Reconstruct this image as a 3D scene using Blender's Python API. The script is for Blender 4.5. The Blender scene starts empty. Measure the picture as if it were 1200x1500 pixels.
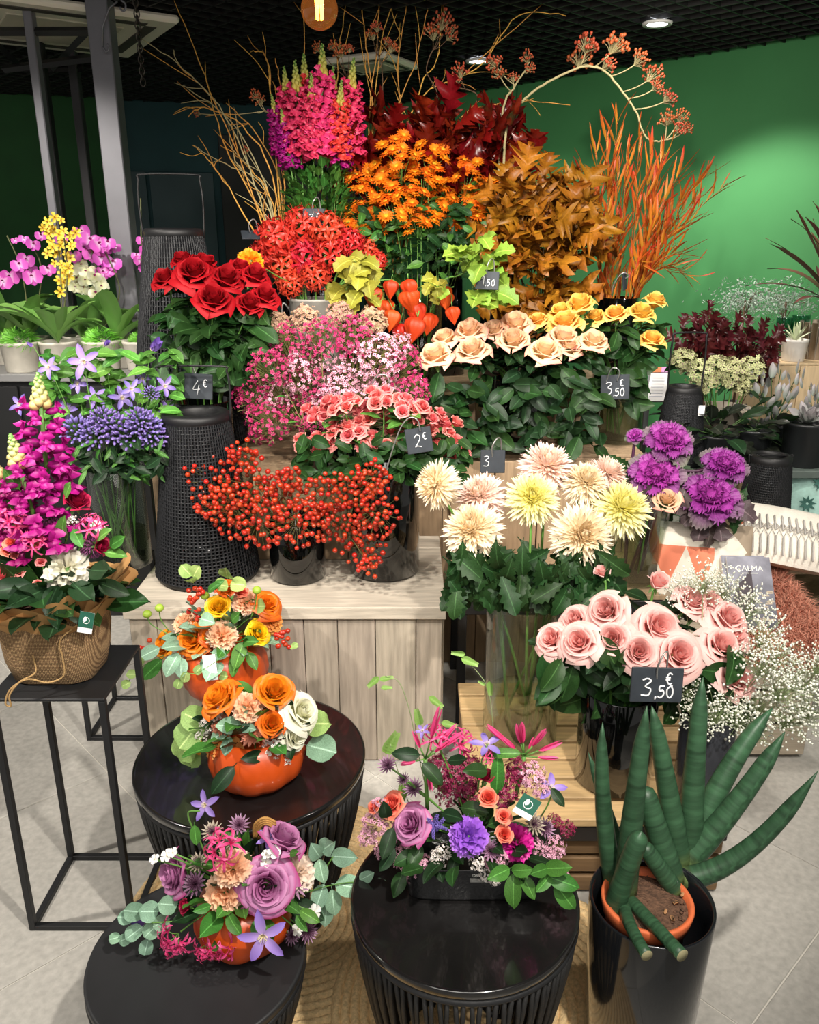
import bpy, bmesh, math, random
import numpy as np
from mathutils import Vector, Matrix
random.seed(7); rng = random.Random(11)
SC = bpy.context.scene; COL = SC.collection
pi = math.pi; sin = math.sin; cos = math.cos
R = math.radians
# ------------------------------------------------------------ camera
F = 1200.0; TH = R(18.5); EYE = 1.6
cd = bpy.data.cameras.new('camera'); cam = bpy.data.objects.new('camera', cd); COL.objects.link(cam)
cam.location = (0, 0, EYE); cam.rotation_euler = (pi/2-TH, 0, 0)
cd.sensor_fit = 'HORIZONTAL'; cd.sensor_width = 36; cd.lens = 36*F/1200; cd.clip_start = .05; cd.clip_end = 60
SC.camera = cam
# ------------------------------------------------------------ world, lights, exposure
w = bpy.data.worlds.new('shop'); SC.world = w; w.use_nodes = True
w.node_tree.nodes['Background'].inputs[0].default_value = (1, .96, .9, 1)
w.node_tree.nodes['Background'].inputs[1].default_value = .3
SC.view_settings.view_transform = 'Standard'; SC.view_settings.look = 'None'
SC.view_settings.gamma = 1; SC.view_settings.use_curve_mapping = False; SC.view_settings.exposure = .12
def spot(loc, target, power, ang, blend=.5, rad=.04, col=(1, .93, .84)):
    l = bpy.data.lights.new('spot_lamp', 'SPOT'); l.energy = power; l.spot_size = R(ang); l.spot_blend = blend
    l.shadow_soft_size = rad; l.color = col
    o = bpy.data.objects.new('spot_lamp', l); COL.objects.link(o); o.location = loc
    o.rotation_euler = (Vector(target)-Vector(loc)).to_track_quat('-Z', 'Y').to_euler(); return o
def area(loc, target, power, size, col=(1, .95, .88)):
    l = bpy.data.lights.new('ceiling_panel_lamp', 'AREA'); l.energy = power; l.size = size; l.color = col
    o = bpy.data.objects.new('ceiling_panel_lamp', l); COL.objects.link(o); o.location = loc
    o.rotation_euler = (Vector(target)-Vector(loc)).to_track_quat('-Z', 'Y').to_euler(); return o
spot((.55, .35, 2.45), (-.2, 2.1, .6), 190, 75, .6)
spot((-.75, .9, 2.45), (-.25, 2.7, 1.0), 165, 70, .6)
spot((1.3, 1.0, 2.45), (.4, 2.6, .8), 80, 75, .6)
spot((-1.9, 1.3, 2.45), (-1.1, 2.4, .4), 150, 80, .6)
spot((.2, 1.9, 2.45), (.25, 3.3, 1.45), 125, 85, .7)
spot((1.5, 2.3, 2.45), (1.35, 3.0, .4), 60, 85, .7)
spot((-1.6, 2.4, 2.45), (-1.55, 3.5, 1.2), 120, 80, .7)  # extra spot, added to lighten the steel posts behind the orchids
spot((1.1, 4.13, 2.44), (1.75, 4.2, 1.1), 80, 92, .5, .05)
spot((.37, 4.95, 2.44), (.75, 5.3, 1.0), 34, 90, .6, .05)
spot((.9, 3.2, 2.45), (1.3, 5.0, 1.7), 40, 110, 1, .2)  # wide fill added for the upper green wall, no fixture of its own
spot((-2.2, 4.2, 2.45), (-2.7, 5.8, 1.4), 10, 100, .9, .1)  # added to lift the dark left wall, no known lamp there
area((0, .1, 2.45), (0, 2.2, .7), 45, 1.6)  # soft overhead fill, an added light and not a panel of the ceiling
# ------------------------------------------------------------ pixel of the photograph -> point of the place
cT, sT = cos(TH), sin(TH)
def ray(px, py):
    x = (px-600)/F; y = -(py-750)/F
    return Vector((x, y*sT+cT, y*cT-sT))
def P(px, py, Y):
    d = ray(px, py); return Vector((0, 0, EYE))+d*(Y/d.y)
def PZ(px, py, z):
    d = ray(px, py); return Vector((0, 0, EYE))+d*((z-EYE)/d.z)
def depth(p): return p.y*cT-(p.z-EYE)*sT
def mpx(p): return depth(p)/F                      # metres per pixel at p
def px_of(p): return 600+F*p.x/depth(p)
CAMP = Vector((0, 0, EYE))
# ------------------------------------------------------------ materials
def lin(h):
    h = h.lstrip('#'); c = [int(h[i:i+2], 16)/255 for i in (0, 2, 4)]
    return tuple((v/12.92 if v <= .04045 else ((v+.055)/1.055)**2.4) for v in c)+(1,)
MATS = {}
def mat(name, ramp, rough=.5, vary=.0, huevar=.0, noise=0, nscale=40, nstretch=None, coord='Object', trans=0, coat=0, metal=0, bump=0, bscale=80, spec=.5, axis='v'):
    """Principled material. ramp: a colour, or [(position, colour)] along the UV v of a petal or leaf."""
    if name in MATS: return MATS[name]
    m = bpy.data.materials.new(name); m.use_nodes = True; nt = m.node_tree; N = nt.nodes; L = nt.links
    b = N['Principled BSDF']; out = N['Material Output']
    b.inputs['Roughness'].default_value = rough; b.inputs['Metallic'].default_value = metal
    b.inputs['Coat Weight'].default_value = coat; b.inputs['Coat Roughness'].default_value = .04
    b.inputs['Specular IOR Level'].default_value = spec
    if isinstance(ramp, str): c = N.new('ShaderNodeRGB'); c.outputs[0].default_value = lin(ramp); col = c.outputs[0]
    else:
        uv = N.new('ShaderNodeUVMap'); uv.uv_map = 'UV'; sp = N.new('ShaderNodeSeparateXYZ'); L.new(uv.outputs[0], sp.inputs[0])
        r = N.new('ShaderNodeValToRGB'); e = r.color_ramp.elements
        while len(e) < len(ramp): e.new(.5)
        for k, (p, h) in enumerate(ramp): e[k].position = p; e[k].color = lin(h)
        L.new(sp.outputs[1 if axis == 'v' else 0], r.inputs[0]); col = r.outputs[0]
    tc = None
    if noise or bump:
        tc = N.new('ShaderNodeTexCoord'); src = tc.outputs[coord]
        if nstretch:
            mp = N.new('ShaderNodeMapping'); mp.inputs['Scale'].default_value = nstretch; L.new(src, mp.inputs[0]); src = mp.outputs[0]
    if noise:
        n = N.new('ShaderNodeTexNoise'); n.inputs['Scale'].default_value = nscale; n.inputs['Detail'].default_value = 6; L.new(src, n.inputs['Vector'])
        mr = N.new('ShaderNodeMapRange'); mr.inputs[1].default_value = .3; mr.inputs[2].default_value = .7
        mr.inputs[3].default_value = 1-noise; mr.inputs[4].default_value = 1+noise; L.new(n.outputs[0], mr.inputs[0])
        h = N.new('ShaderNodeHueSaturation'); L.new(mr.outputs[0], h.inputs['Value']); L.new(col, h.inputs['Color']); col = h.outputs[0]
    if vary or huevar:
        oi = N.new('ShaderNodeObjectInfo'); h = N.new('ShaderNodeHueSaturation')
        mr = N.new('ShaderNodeMapRange'); mr.inputs[3].default_value = 1-vary; mr.inputs[4].default_value = 1+vary
        L.new(oi.outputs['Random'], mr.inputs[0]); L.new(mr.outputs[0], h.inputs['Value'])
        if huevar:
            m2 = N.new('ShaderNodeMath'); m2.operation = 'MULTIPLY'; m2.inputs[1].default_value = 7.31; L.new(oi.outputs['Random'], m2.inputs[0])
            m3 = N.new('ShaderNodeMath'); m3.operation = 'FRACT'; L.new(m2.outputs[0], m3.inputs[0])
            mr2 = N.new('ShaderNodeMapRange'); mr2.inputs[3].default_value = .5-huevar; mr2.inputs[4].default_value = .5+huevar
            L.new(m3.outputs[0], mr2.inputs[0]); L.new(mr2.outputs[0], h.inputs['Hue'])
        L.new(col, h.inputs['Color']); col = h.outputs[0]
    L.new(col, b.inputs['Base Color'])
    if bump:
        n = N.new('ShaderNodeTexNoise'); n.inputs['Scale'].default_value = bscale; n.inputs['Detail'].default_value = 4; L.new(src, n.inputs['Vector'])
        bp = N.new('ShaderNodeBump'); bp.inputs['Strength'].default_value = bump; bp.inputs['Distance'].default_value = .01
        L.new(n.outputs[0], bp.inputs['Height']); L.new(bp.outputs[0], b.inputs['Normal'])
    if trans:
        t = N.new('ShaderNodeBsdfTranslucent'); L.new(col, t.inputs[0]); mx = N.new('ShaderNodeMixShader'); mx.inputs[0].default_value = trans
        L.new(b.outputs[0], mx.inputs[1]); L.new(t.outputs[0], mx.inputs[2]); L.new(mx.outputs[0], out.inputs[0])
    MATS[name] = m; return m
def glassmat(name, col, rough=.02, dens=.09, fmax=.75, glow=None):
    """thin clear glass: mostly lets light straight through, mirrors more towards its edges"""
    if name in MATS: return MATS[name]
    m = bpy.data.materials.new(name); m.use_nodes = True; nt = m.node_tree; N = nt.nodes; L = nt.links; N.remove(N['Principled BSDF'])
    t = N.new('ShaderNodeBsdfTransparent'); t.inputs[0].default_value = lin(col); g = N.new('ShaderNodeBsdfGlossy'); g.inputs['Roughness'].default_value = rough
    lw = N.new('ShaderNodeLayerWeight'); lw.inputs[0].default_value = .35; mr = N.new('ShaderNodeMapRange'); mr.inputs[3].default_value = dens; mr.inputs[4].default_value = fmax; L.new(lw.outputs['Facing'], mr.inputs[0])
    pw = N.new('ShaderNodeMath'); pw.operation = 'POWER'; pw.inputs[1].default_value = 1.6; L.new(mr.outputs[0], pw.inputs[0]); mx = N.new('ShaderNodeMixShader'); L.new(pw.outputs[0], mx.inputs[0]); L.new(t.outputs[0], mx.inputs[1]); L.new(g.outputs[0], mx.inputs[2]); out = mx.outputs[0]
    if glow:
        e = N.new('ShaderNodeEmission'); e.inputs[0].default_value = lin(glow[0]); e.inputs[1].default_value = glow[1]; ad = N.new('ShaderNodeAddShader'); L.new(out, ad.inputs[0]); L.new(e.outputs[0], ad.inputs[1]); out = ad.outputs[0]
    L.new(out, N['Material Output'].inputs[0]); MATS[name] = m; return m
def emit(name, col, s):
    m = bpy.data.materials.new(name); m.use_nodes = True; b = m.node_tree.nodes['Principled BSDF']
    b.inputs['Emission Color'].default_value = lin(col); b.inputs['Emission Strength'].default_value = s; b.inputs['Base Color'].default_value = lin(col); return m
# ------------------------------------------------------------ mesh building
class MB:
    def __init__(s): s.v = []; s.f = []; s.uv = []; s.mi = []
    def add(s, vs, fs, uv=None, m=0, M=None):
        o = len(s.v)
        if M is not None: vs = [M @ Vector(q) for q in vs]
        s.v += [tuple(q) for q in vs]; s.f += [tuple(i+o for i in f) for f in fs]
        s.uv += uv if uv else [(.5, .5)]*len(vs); s.mi += [m]*len(fs); return s
    def join(s, o, M=None, m=None):
        return s.add(o.v, o.f, o.uv, 0, M) if m is None else s.add(o.v, o.f, o.uv, m, M)
    def mesh(s, name, mats, smooth=True):
        me = bpy.data.meshes.new(name); me.from_pydata(s.v, [], s.f)
        if not isinstance(mats, (list, tuple)): mats = [mats]
        for m in mats: me.materials.append(m)
        lay = me.uv_layers.new(name='UV'); vi = np.empty(len(me.loops), 'i'); me.loops.foreach_get('vertex_index', vi)
        uv = np.array(s.uv, 'f')[vi] if len(vi) else np.zeros((0, 2), 'f'); lay.data.foreach_set('uv', uv.ravel())
        me.polygons.foreach_set('material_index', s.mi); me.polygons.foreach_set('use_smooth', [smooth]*len(s.f)); me.update(); return me
def grid(fn, nu, nv, closed=False):
    vs = []; uv = []; fs = []
    for j in range(nv+1):
        for i in range(nu+1):
            u = -1+2*i/nu; v = j/nv; vs.append(fn(u, v)); uv.append(((u+1)/2, v))
    k = nu+1
    for j in range(nv):
        for i in range(nu): a = j*k+i; fs.append((a, a+1, a+k+1, a+k))
    return vs, fs, uv
def prof(p, q):
    n = (p/(p+q))**p*(q/(p+q))**q if p+q else 1
    return lambda v: (max(v, 1e-6)**p*max(1-v, 1e-6)**q)/n
LEAF = prof(.75, .9); LANCE = prof(.6, .8); PETAL = prof(.9, .35); ROUND = prof(.5, .5); SPAT = prof(1.6, .5)
def strap(mb, L, W, pf=LEAF, a0=0., bend=0., cup=0., nu=2, nv=5, wave=0., wf=9., ph=0., M=None, m=0, twist=0., lean=0., minw=0.):
    """petal or leaf: grows along +X, broad along Y, faces +Z; a0 start angle, bend total curl, cup hollow."""
    xs = [0]; zs = [0]; th = [a0+bend*j/nv for j in range(nv+1)]
    for j in range(nv):
        t = (th[j]+th[j+1])/2; xs.append(xs[-1]+L/nv*cos(t)); zs.append(zs[-1]+L/nv*sin(t))
    def fn(u, v):
        j = round(v*nv); wd = max(W*pf(v) if callable(pf) else W*pf[j], minw); t = th[j]; tw = twist*v
        n = cup*wd*u*u+wave*W*sin(wf*v+ph+u*1.5)*abs(u)*min(1, v*2)
        y = wd*u*cos(tw); n += wd*u*sin(tw); ln = lean*wd*abs(u)
        return (xs[j]-n*sin(t)+ln*cos(t), y, zs[j]+n*cos(t)+ln*sin(t))
    vs, fs, uv = grid(fn, nu, nv); mb.add(vs, fs, uv, m, M); return mb
def tube(mb, pts, rad, n=5, m=0, cap=True, closed=False):
    pts = [Vector(p) for p in pts]; k = len(pts); vs = []; uv = []
    rr = rad if isinstance(rad, (list, tuple)) else [rad]*k
    t = (pts[1]-pts[0]).normalized(); up = Vector((0, 0, 1)) if abs(t.z) < .9 else Vector((1, 0, 0)); a = t.cross(up).normalized()
    for i, p in enumerate(pts):
        t = (pts[(i+1) % k]-pts[i-1]) if closed else (pts[min(i+1, k-1)]-pts[max(i-1, 0)])
        if t.length < 1e-9: t = Vector((0, 0, 1))
        t.normalize(); a = (a-t*a.dot(t))
        if a.length < 1e-6: a = t.orthogonal()
        a.normalize(); b = t.cross(a)
        for j in range(n):
            q = 2*pi*j/n; vs.append(p+(a*cos(q)+b*sin(q))*rr[i]); uv.append((j/n, i/max(1, k-1)))
    fs = [((i % k)*n+j, (i % k)*n+(j+1) % n, ((i+1) % k)*n+(j+1) % n, ((i+1) % k)*n+j) for i in range(k if closed else k-1) for j in range(n)]
    if cap and not closed: fs += [tuple(range(n))[::-1], tuple((k-1)*n+j for j in range(n))]
    mb.add(vs, fs, uv, m); return mb
def lathe(mb, pr, n=32, m=0, M=None, cap0=True, cap1=False, wob=None):
    vs = []; uv = []
    for i, (r, z) in enumerate(pr):
        for j in range(n):
            q = 2*pi*j/n; rr = r*(wob(q, z) if wob else 1); vs.append((rr*cos(q), rr*sin(q), z)); uv.append((j/n, i/(len(pr)-1)))
    fs = [(i*n+j, i*n+(j+1) % n, (i+1)*n+(j+1) % n, (i+1)*n+j) for i in range(len(pr)-1) for j in range(n)]
    if cap0: fs.append(tuple(range(n))[::-1])
    if cap1: fs.append(tuple((len(pr)-1)*n+j for j in range(n)))
    mb.add(vs, fs, uv, m, M); return mb
def ball(mb, c, r, n=7, k=5, m=0, s=(1, 1, 1), M=None):
    c = Vector(c); pr = [(r*sin(pi*i/k), -r*cos(pi*i/k)) for i in range(k+1)]; pr[0] = (r*.02, -r); pr[-1] = (r*.02, r)
    T = Matrix.Translation(c) @ Matrix.Diagonal((s[0], s[1], s[2], 1)); T = T if M is None else M @ T
    return lathe(mb, pr, n, m, T, True, True)
def box(mb, lo, hi, bev=.002, m=0, M=None):
    """box with chamfered edges"""
    x0, y0, z0 = lo; x1, y1, z1 = hi; b = min(bev, (x1-x0)/3, (y1-y0)/3, (z1-z0)/3); vs = []; ix = {}
    for X in (0, 1):
        for Y in (0, 1):
            for Z in (0, 1):
                for A in range(3):
                    q = [(x0, x1)[X], (y0, y1)[Y], (z0, z1)[Z]]; sg = [(1, -1)[X], (1, -1)[Y], (1, -1)[Z]]
                    for k in range(3):
                        if k != A: q[k] += sg[k]*b
                    ix[X, Y, Z, A] = len(vs); vs.append(q)
    fs = []
    for A in range(3):
        B, C = (A+1) % 3, (A+2) % 3
        for s in (0, 1):
            f = []
            for bb, cc in ((0, 0), (1, 0), (1, 1), (0, 1)):
                k = [0]*3; k[A] = s; k[B] = bb; k[C] = cc; f.append(ix[k[0], k[1], k[2], A])
            fs.append(tuple(f if s else f[::-1]))
        for bb in (0, 1):          # edges along axis A between faces B and C
            for cc in (0, 1):
                def id_(s, ax): k = [0]*3; k[A] = s; k[B] = bb; k[C] = cc; return ix[k[0], k[1], k[2], ax]
                fs.append((id_(0, B), id_(1, B), id_(1, C), id_(0, C)))
    for X in (0, 1):
        for Y in (0, 1):
            for Z in (0, 1): fs.append(tuple(ix[X, Y, Z, a] for a in range(3)))
    mb.add(vs, fs, None, m, M); return mb
def fixn(me):
    bm = bmesh.new(); bm.from_mesh(me); bmesh.ops.recalc_face_normals(bm, faces=bm.faces); bm.to_mesh(me); bm.free(); return me
# ------------------------------------------------------------ objects
WM = {}; ALL = {}
I4 = Matrix.Identity(4)
def tag(o, label=None, cat=None, group=None, kind=None):
    for k, v in (('label', label), ('category', cat), ('group', group), ('kind', kind)):
        if v: o[k] = v
    return o
def thing(name, label, cat, loc=(0, 0, 0), group=None, rot=None):
    o = bpy.data.objects.new(name, None); COL.objects.link(o); o.empty_display_size = .05
    M = Matrix.Translation(Vector(loc)) @ (rot if rot is not None else I4); o.matrix_basis = M; WM[o.name] = M
    return tag(o, label, cat, group)
def part(name, me, parent, M=None, label=None, local=False):
    """mesh object under parent; M is its placement in the world (or in the parent, local=True)."""
    o = bpy.data.objects.new(name, me); COL.objects.link(o); M = M if M is not None else I4
    if parent is not None:
        o.parent = parent; pw = WM[parent.name]; Wd = pw @ M if local else M; o.matrix_basis = M if local else pw.inverted() @ M; WM[o.name] = Wd
    else: o.matrix_basis = M; WM[o.name] = M
    if label: o['label'] = label
    return o
def solo(name, me, label, cat, M=None, group=None): return tag(part(name, me, None, M), label, cat, group)
def wpart(name, mb, mats, parent, label=None, smooth=True):
    """part whose mesh was laid out in world coordinates"""
    inv = WM[parent.name].inverted(); mb.v = [tuple(inv @ Vector(q)) for q in mb.v]
    return part(name, mb.mesh(name, mats, smooth), parent, I4, label, local=True)
def zM(loc, d, spin=0., s=1.):           # heads: local Z along d
    z = Vector(d).normalized(); x = Vector((0, 0, 1)).cross(z)
    x = Vector((1, 0, 0)) if x.length < 1e-3 else x.normalized(); y = z.cross(x)
    M3 = Matrix((x, y, z)).transposed() @ Matrix.Rotation(spin, 3, 'Z')
    return Matrix.Translation(Vector(loc)) @ M3.to_4x4() @ Matrix.Diagonal((s, s, s, 1) if not isinstance(s, tuple) else s+(1,))
def xM(loc, d, roll=0., s=1., up=(0, 0, 1)):  # leaves: local X along d, Z as far up as it goes
    x = Vector(d).normalized(); y = Vector(up).cross(x); y = Vector((0, 1, 0)) if y.length < 1e-3 else y.normalized(); z = x.cross(y)
    M3 = Matrix((x, y, z)).transposed() @ Matrix.Rotation(roll, 3, 'X')
    return Matrix.Translation(Vector(loc)) @ M3.to_4x4() @ Matrix.Diagonal((s, s, s, 1) if not isinstance(s, tuple) else s+(1,))
def bez(a, c, b, n): a, c, b = Vector(a), Vector(c), Vector(b); return [a*(1-t)**2+c*2*t*(1-t)+b*t*t for t in [i/n for i in range(n+1)]]
def cr(pts, n=4):
    pts = [Vector(p) for p in pts]; q = [2*pts[0]-pts[1]]+pts+[2*pts[-1]-pts[-2]]; o = []
    for i in range(1, len(q)-2):
        p0, p1, p2, p3 = q[i-1:i+3]
        for k in range(n):
            t = k/n; o.append(.5*(2*p1+(p2-p0)*t+(2*p0-5*p1+4*p2-p3)*t*t+(3*p1-p0-3*p2+p3)*t**3))
    return o+[pts[-1]]
ORD = ['first', 'second', 'third', 'fourth', 'fifth', 'sixth', 'seventh', 'eighth', 'ninth', 'tenth', 'eleventh', 'twelfth', 'thirteenth', 'fourteenth', 'fifteenth', 'sixteenth', 'seventeenth', 'eighteenth', 'nineteenth', 'twentieth']
def U(a, b): return rng.uniform(a, b)
def rdir(): 
    z = U(-1, 1); q = U(0, 2*pi); r = math.sqrt(1-z*z); return Vector((r*cos(q), r*sin(q), z))
# ============================================================ the setting
M_tile = mat('stone_tile', '#b3b0a9', .55, .06, noise=.14, nscale=55, bump=.06, bscale=300)
M_grout = mat('grout', '#d2cec5', .8)
a45 = R(43.5); Zr = Matrix.Rotation(a45, 4, 'Z')
fl = part('floor', box(MB(), (-5, -2, -.06), (5, 7.5, -.004), 0).mesh('floor', M_grout, False), None); fl['kind'] = 'structure'
tme = box(MB(), (-.298, -.298, -.012), (.298, .298, 0), .0015).mesh('tile', M_tile, False)
e1 = Vector((cos(a45), sin(a45), 0)); e2 = Vector((-sin(a45), cos(a45), 0)); o0 = Vector((-.919, 1.403, 0))
for i in range(-9, 11):
    for j in range(-9, 11):
        c = o0+e1*(.6*i+.22)+e2*(.6*j+.3); d = depth(Vector((c.x, c.y, 0)))
        if d > .5 and c.y > .75 and c.y < 6.3 and abs(c.x) < .62*d+.5 and c.y-4.4 < (1.94-c.x): part('tile', tme, fl, Matrix.Translation(c) @ Zr)
ZC = 2.5
M_ceil = mat('ceiling_black', '#070707', .9)
ce = part('ceiling', box(MB(), (-5, -2, 2.62), (5, 7.5, 2.7), 0).mesh('ceiling', M_ceil, False), None); ce['kind'] = 'structure'
g = MB(); M_grid = mat('ceiling_grid_black', '#1d1d1c', .5)
for k in range(-40, 62):
    s = k*.095
    for A, B in ((e1, e2), (e2, e1)):
        # bars of the open cell ceiling, clipped to the seen part
        ts = [t*.25 for t in range(-24, 34) if 2.2 < (A*(t*.25)+B*s).y+1.2 < 7.4 and abs((A*(t*.25)+B*s).x) < 4.4]
        if len(ts) < 2: continue
        p0 = A*ts[0]+B*s+Vector((0, 1.2, 0)); p1 = A*ts[-1]+B*s+Vector((0, 1.2, 0)); n = B*.004
        vs = [p0-n, p1-n, p1+n, p0+n]; z0, z1 = ZC, ZC+.04
        g.add([(q.x, q.y, z0) for q in vs]+[(q.x, q.y, z1) for q in vs], [(3, 2, 1, 0), (0, 1, 5, 4), (1, 2, 6, 5), (2, 3, 7, 6), (3, 0, 4, 7)])
gp = part('ceiling_grid', g.mesh('ceiling_grid', M_grid, False), ce); gp['kind'] = 'stuff'
def wall(name, a, b, m, z1=2.62, th=.12):
    a = Vector((a[0], a[1], 0)); b = Vector((b[0], b[1], 0)); d = (b-a); L = d.length; M = Matrix.Translation(a) @ Matrix.Rotation(math.atan2(d.y, d.x), 4, 'Z')
    o = part(name, box(MB(), (0, 0, 0), (L, th, z1), .001).mesh(name, m, False), None, M); o['kind'] = 'structure'; return o, M, L
M_green = mat('green_paint', '#458c52', .75, noise=.05, nscale=3, bump=.02, bscale=200)

wr, wrM, wrL = wall('wall_right', (-.35, 6.735), (3.7, 2.585), M_green)
# fine vertical joint in the green wall
tj = part('trim_1', box(MB(), (1.46, -.004, 0), (1.468, .002, 2.6), .0005).mesh('trim_1', mat('joint', '#2c6b40', .8), False), None, wrM); tj['kind'] = 'structure'
M_teal = mat('dark_teal_paint', '#164448', .7, noise=.1, nscale=6)
wb, wbM, wbL = wall('wall_back', (-2.35, 6.2), (-.3, 6.72), M_teal)
M_dg = mat('dark_green_paint', '#174f1f', .75, noise=.15, nscale=5, bump=.03)
wl, wlM, wlL = wall('wall_left', (-4.6, 5.45), (-2.0, 6.22), M_dg)
M_dgrey = mat('dark_grey_panel', '#1b1f1c', .6)
pe = part('trim_2', box(MB(), (1.0, -.05, 0), (wbL-.1, 0, 2.3), .003).mesh('trim_2', M_dgrey, False), None, wbM); pe['kind'] = 'structure'
for k, (x0, x1) in enumerate(((.05, .48), (.5, .95))):
    o = part('door_%d' % (k+1), box(MB(), (x0, -.03, 0), (x1, 0, 2.05), .004).mesh('door', mat('dark_teal_door', '#12383d', .55), False), None, wbM); o['kind'] = 'structure'
    part('door_handle', box(MB(), (.43 if k == 0 else .53, -.07, 1.0), (.445 if k == 0 else .545, -.03, 1.2), .003).mesh('door_handle', mat('door_metal', '#2a2c2c', .4, metal=.8)), o, wbM)
# ceiling cassettes (air units), square beige panels
M_beige = mat('cassette_plastic', '#f3ecd9', .5); M_slot = mat('cassette_slot', '#4a463e', .6)
def cassette(loc, s, rot, label):
    t = thing('ceiling_cassette', label, 'air vent', loc, rot=Matrix.Rotation(rot, 4, 'Z'))
    part('panel', box(MB(), (-s, -s, -.02), (s, s, .012), .012).mesh('panel', M_beige, False), t, local=True)
    part('grille', box(MB(), (-s*.55, -s*.55, -.026), (s*.55, s*.55, -.019), .004).mesh('grille', mat('cassette_grille', '#cfc6b2', .6, bump=.2, bscale=300), False), t, local=True)
    for q in range(4): part('air_slot', box(MB(), (-s*.72, s*.72, -.023), (s*.72, s*.84, -.019), .002).mesh('air_slot', M_slot, False), t, Matrix.Rotation(q*pi/2, 4, 'Z'), local=True)
cassette(PZ(545, 92, 2.48), .185, R(62), 'square beige air cassette in the black ceiling behind the curly twigs')
cassette(PZ(82, 38, 2.48), .42, R(32), 'large beige air cassette in the ceiling above the steel posts')
# downlights
for px, py, lab in ((963, 35, 'round ceiling downlight lit beside the green wall'), (700, 90, 'round ceiling downlight lit behind the rose hip twigs')):
    p = PZ(px, py, 2.485); t = thing('ceiling_downlight', lab, 'lamp', p)
    part('trim_ring', lathe(MB(), [(.045, -.004), (.062, -.006), (.066, .004), (.045, .01)], 24, cap0=False).mesh('trim_ring', mat('white_metal', '#d8d8d4', .4)), t, local=True)
    part('lens', lathe(MB(), [(.047, .0), (.001, .001)], 24, cap0=False).mesh('lens', emit('downlight_lens', '#f4f6ff', 9)), t, local=True)
# ---- steel rack posts, upper bars, hook and chain (far behind the orchids)
M_post = mat('dark_steel', '#77777d', .45, metal=.3, noise=.08, nscale=8); M_postd = mat('black_steel', '#1d1d1f', .5)
rk = thing('steel_rack', 'tall grey steel frame of four posts standing behind the orchids', 'rack', P(200, 480, 3.75)*1)
def post(pt, pb, Y, wpx, m=M_post, z0=.0, z1=2.505, dep=.05):
    a = P(pb[0], pb[1], Y); wd = wpx*mpx(a)/2; x = P((pt[0]+pb[0])/2, (pt[1]+pb[1])/2, Y).x
    wpart('post', box(MB(), (x-wd, Y-dep/2, z0), (x+wd, Y+dep/2, z1), .004), m, rk, smooth=False)
post((40, 0), (80, 310), 3.75, 12); post((57, 60), (85, 310), 4.3, 14, M_postd); post((98, 20), (138, 345), 4.5, 12, mat('mid_steel', '#39393c', .5)); post((150, 60), (197, 480), 3.75, 29, M_post, dep=.09)
for (x0, Y0, x1, Y1, z) in ((-1.75, 3.75, -1.2, 3.75, 2.39), (-1.72, 3.75, -1.9, 4.5, 2.39), (-1.3, 3.75, -1.75, 4.5, 2.39), (-1.95, 4.5, -1.6, 4.5, 2.39), (-1.9, 4.3, -1.3, 4.0, 2.35)):
    wpart('top_bar', tube(MB(), [(x0, Y0, z), (x1, Y1, z)], .017, 4), M_postd, rk, smooth=False)
hk = MB(); c = P(165, 10, 3.68); r = .045
tube(hk, [P(150, 70, 3.66), P(150, 40, 3.66), P(160, 12, 3.66), P(172, 2, 3.66)], .004, 5)
tube(hk, cr([P(177, 0, 3.66), P(184, 6, 3.66), P(183, 15, 3.66), P(178, 15, 3.66), P(176, 10, 3.66)], 3), .004, 5)
tube(hk, cr([P(157, 64, 3.66), P(160, 70, 3.66), P(156, 76, 3.66), P(150, 68, 3.66)], 3), .004, 5)
wpart('bracket_hook', hk, M_post, rk)
ch = thing('hanging_chain', 'short dark link chain hanging from the ceiling near the steel posts', 'chain', P(198, 0, 3.6))
ringm = tube(MB(), [(.010*cos(q), 0, .017*sin(q)) for q in [2*pi*i/10 for i in range(10)]], .0028, 4, closed=True).mesh('link', mat('chain_metal', '#4b4640', .4, metal=.8))
p0 = P(197, -14, 3.6); p1 = P(207, 120, 3.6)
for k in range(17): part('link', ringm, ch, Matrix.Translation(p0.lerp(Vector((p0.x, p0.y, p1.z)), k/16)) @ Matrix.Rotation(pi/2*(k % 2), 4, 'Z'))
# ---- pendant bulb
pb = P(468, 14, 2.7); t = thing('pendant_bulb', 'glowing round filament bulb hanging above the snapdragons', 'lamp', pb)
rb = 27*mpx(pb)
part('glass_globe', lathe(MB(), [(rb*sin(a), -rb*cos(a)) for a in [pi*i/16*.94+.01 for i in range(17)]], 28).mesh('glass_globe', glassmat('amber_glass', '#ffd9a8', .03, .1, .6, ('#ff9a4a', .09))), t, local=True)
fm = MB()
for q in range(6): tube(fm, [(rb*.16*cos(q*pi/3), rb*.16*sin(q*pi/3), -rb*.5), (rb*.22*cos(q*pi/3+.4), rb*.22*sin(q*pi/3+.4), rb*.55)], rb*.05, 5)
part('filament', fm.mesh('filament', emit('filament_glow', '#ffb050', 14)), t, local=True)
part('socket', lathe(MB(), [(rb*.3, rb*.92), (rb*.33, rb*1.5), (rb*.2, rb*1.6), (.004, rb*1.7), (.004, ZC-pb.z+.05)], 16).mesh('socket', M_postd), t, local=True)
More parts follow.
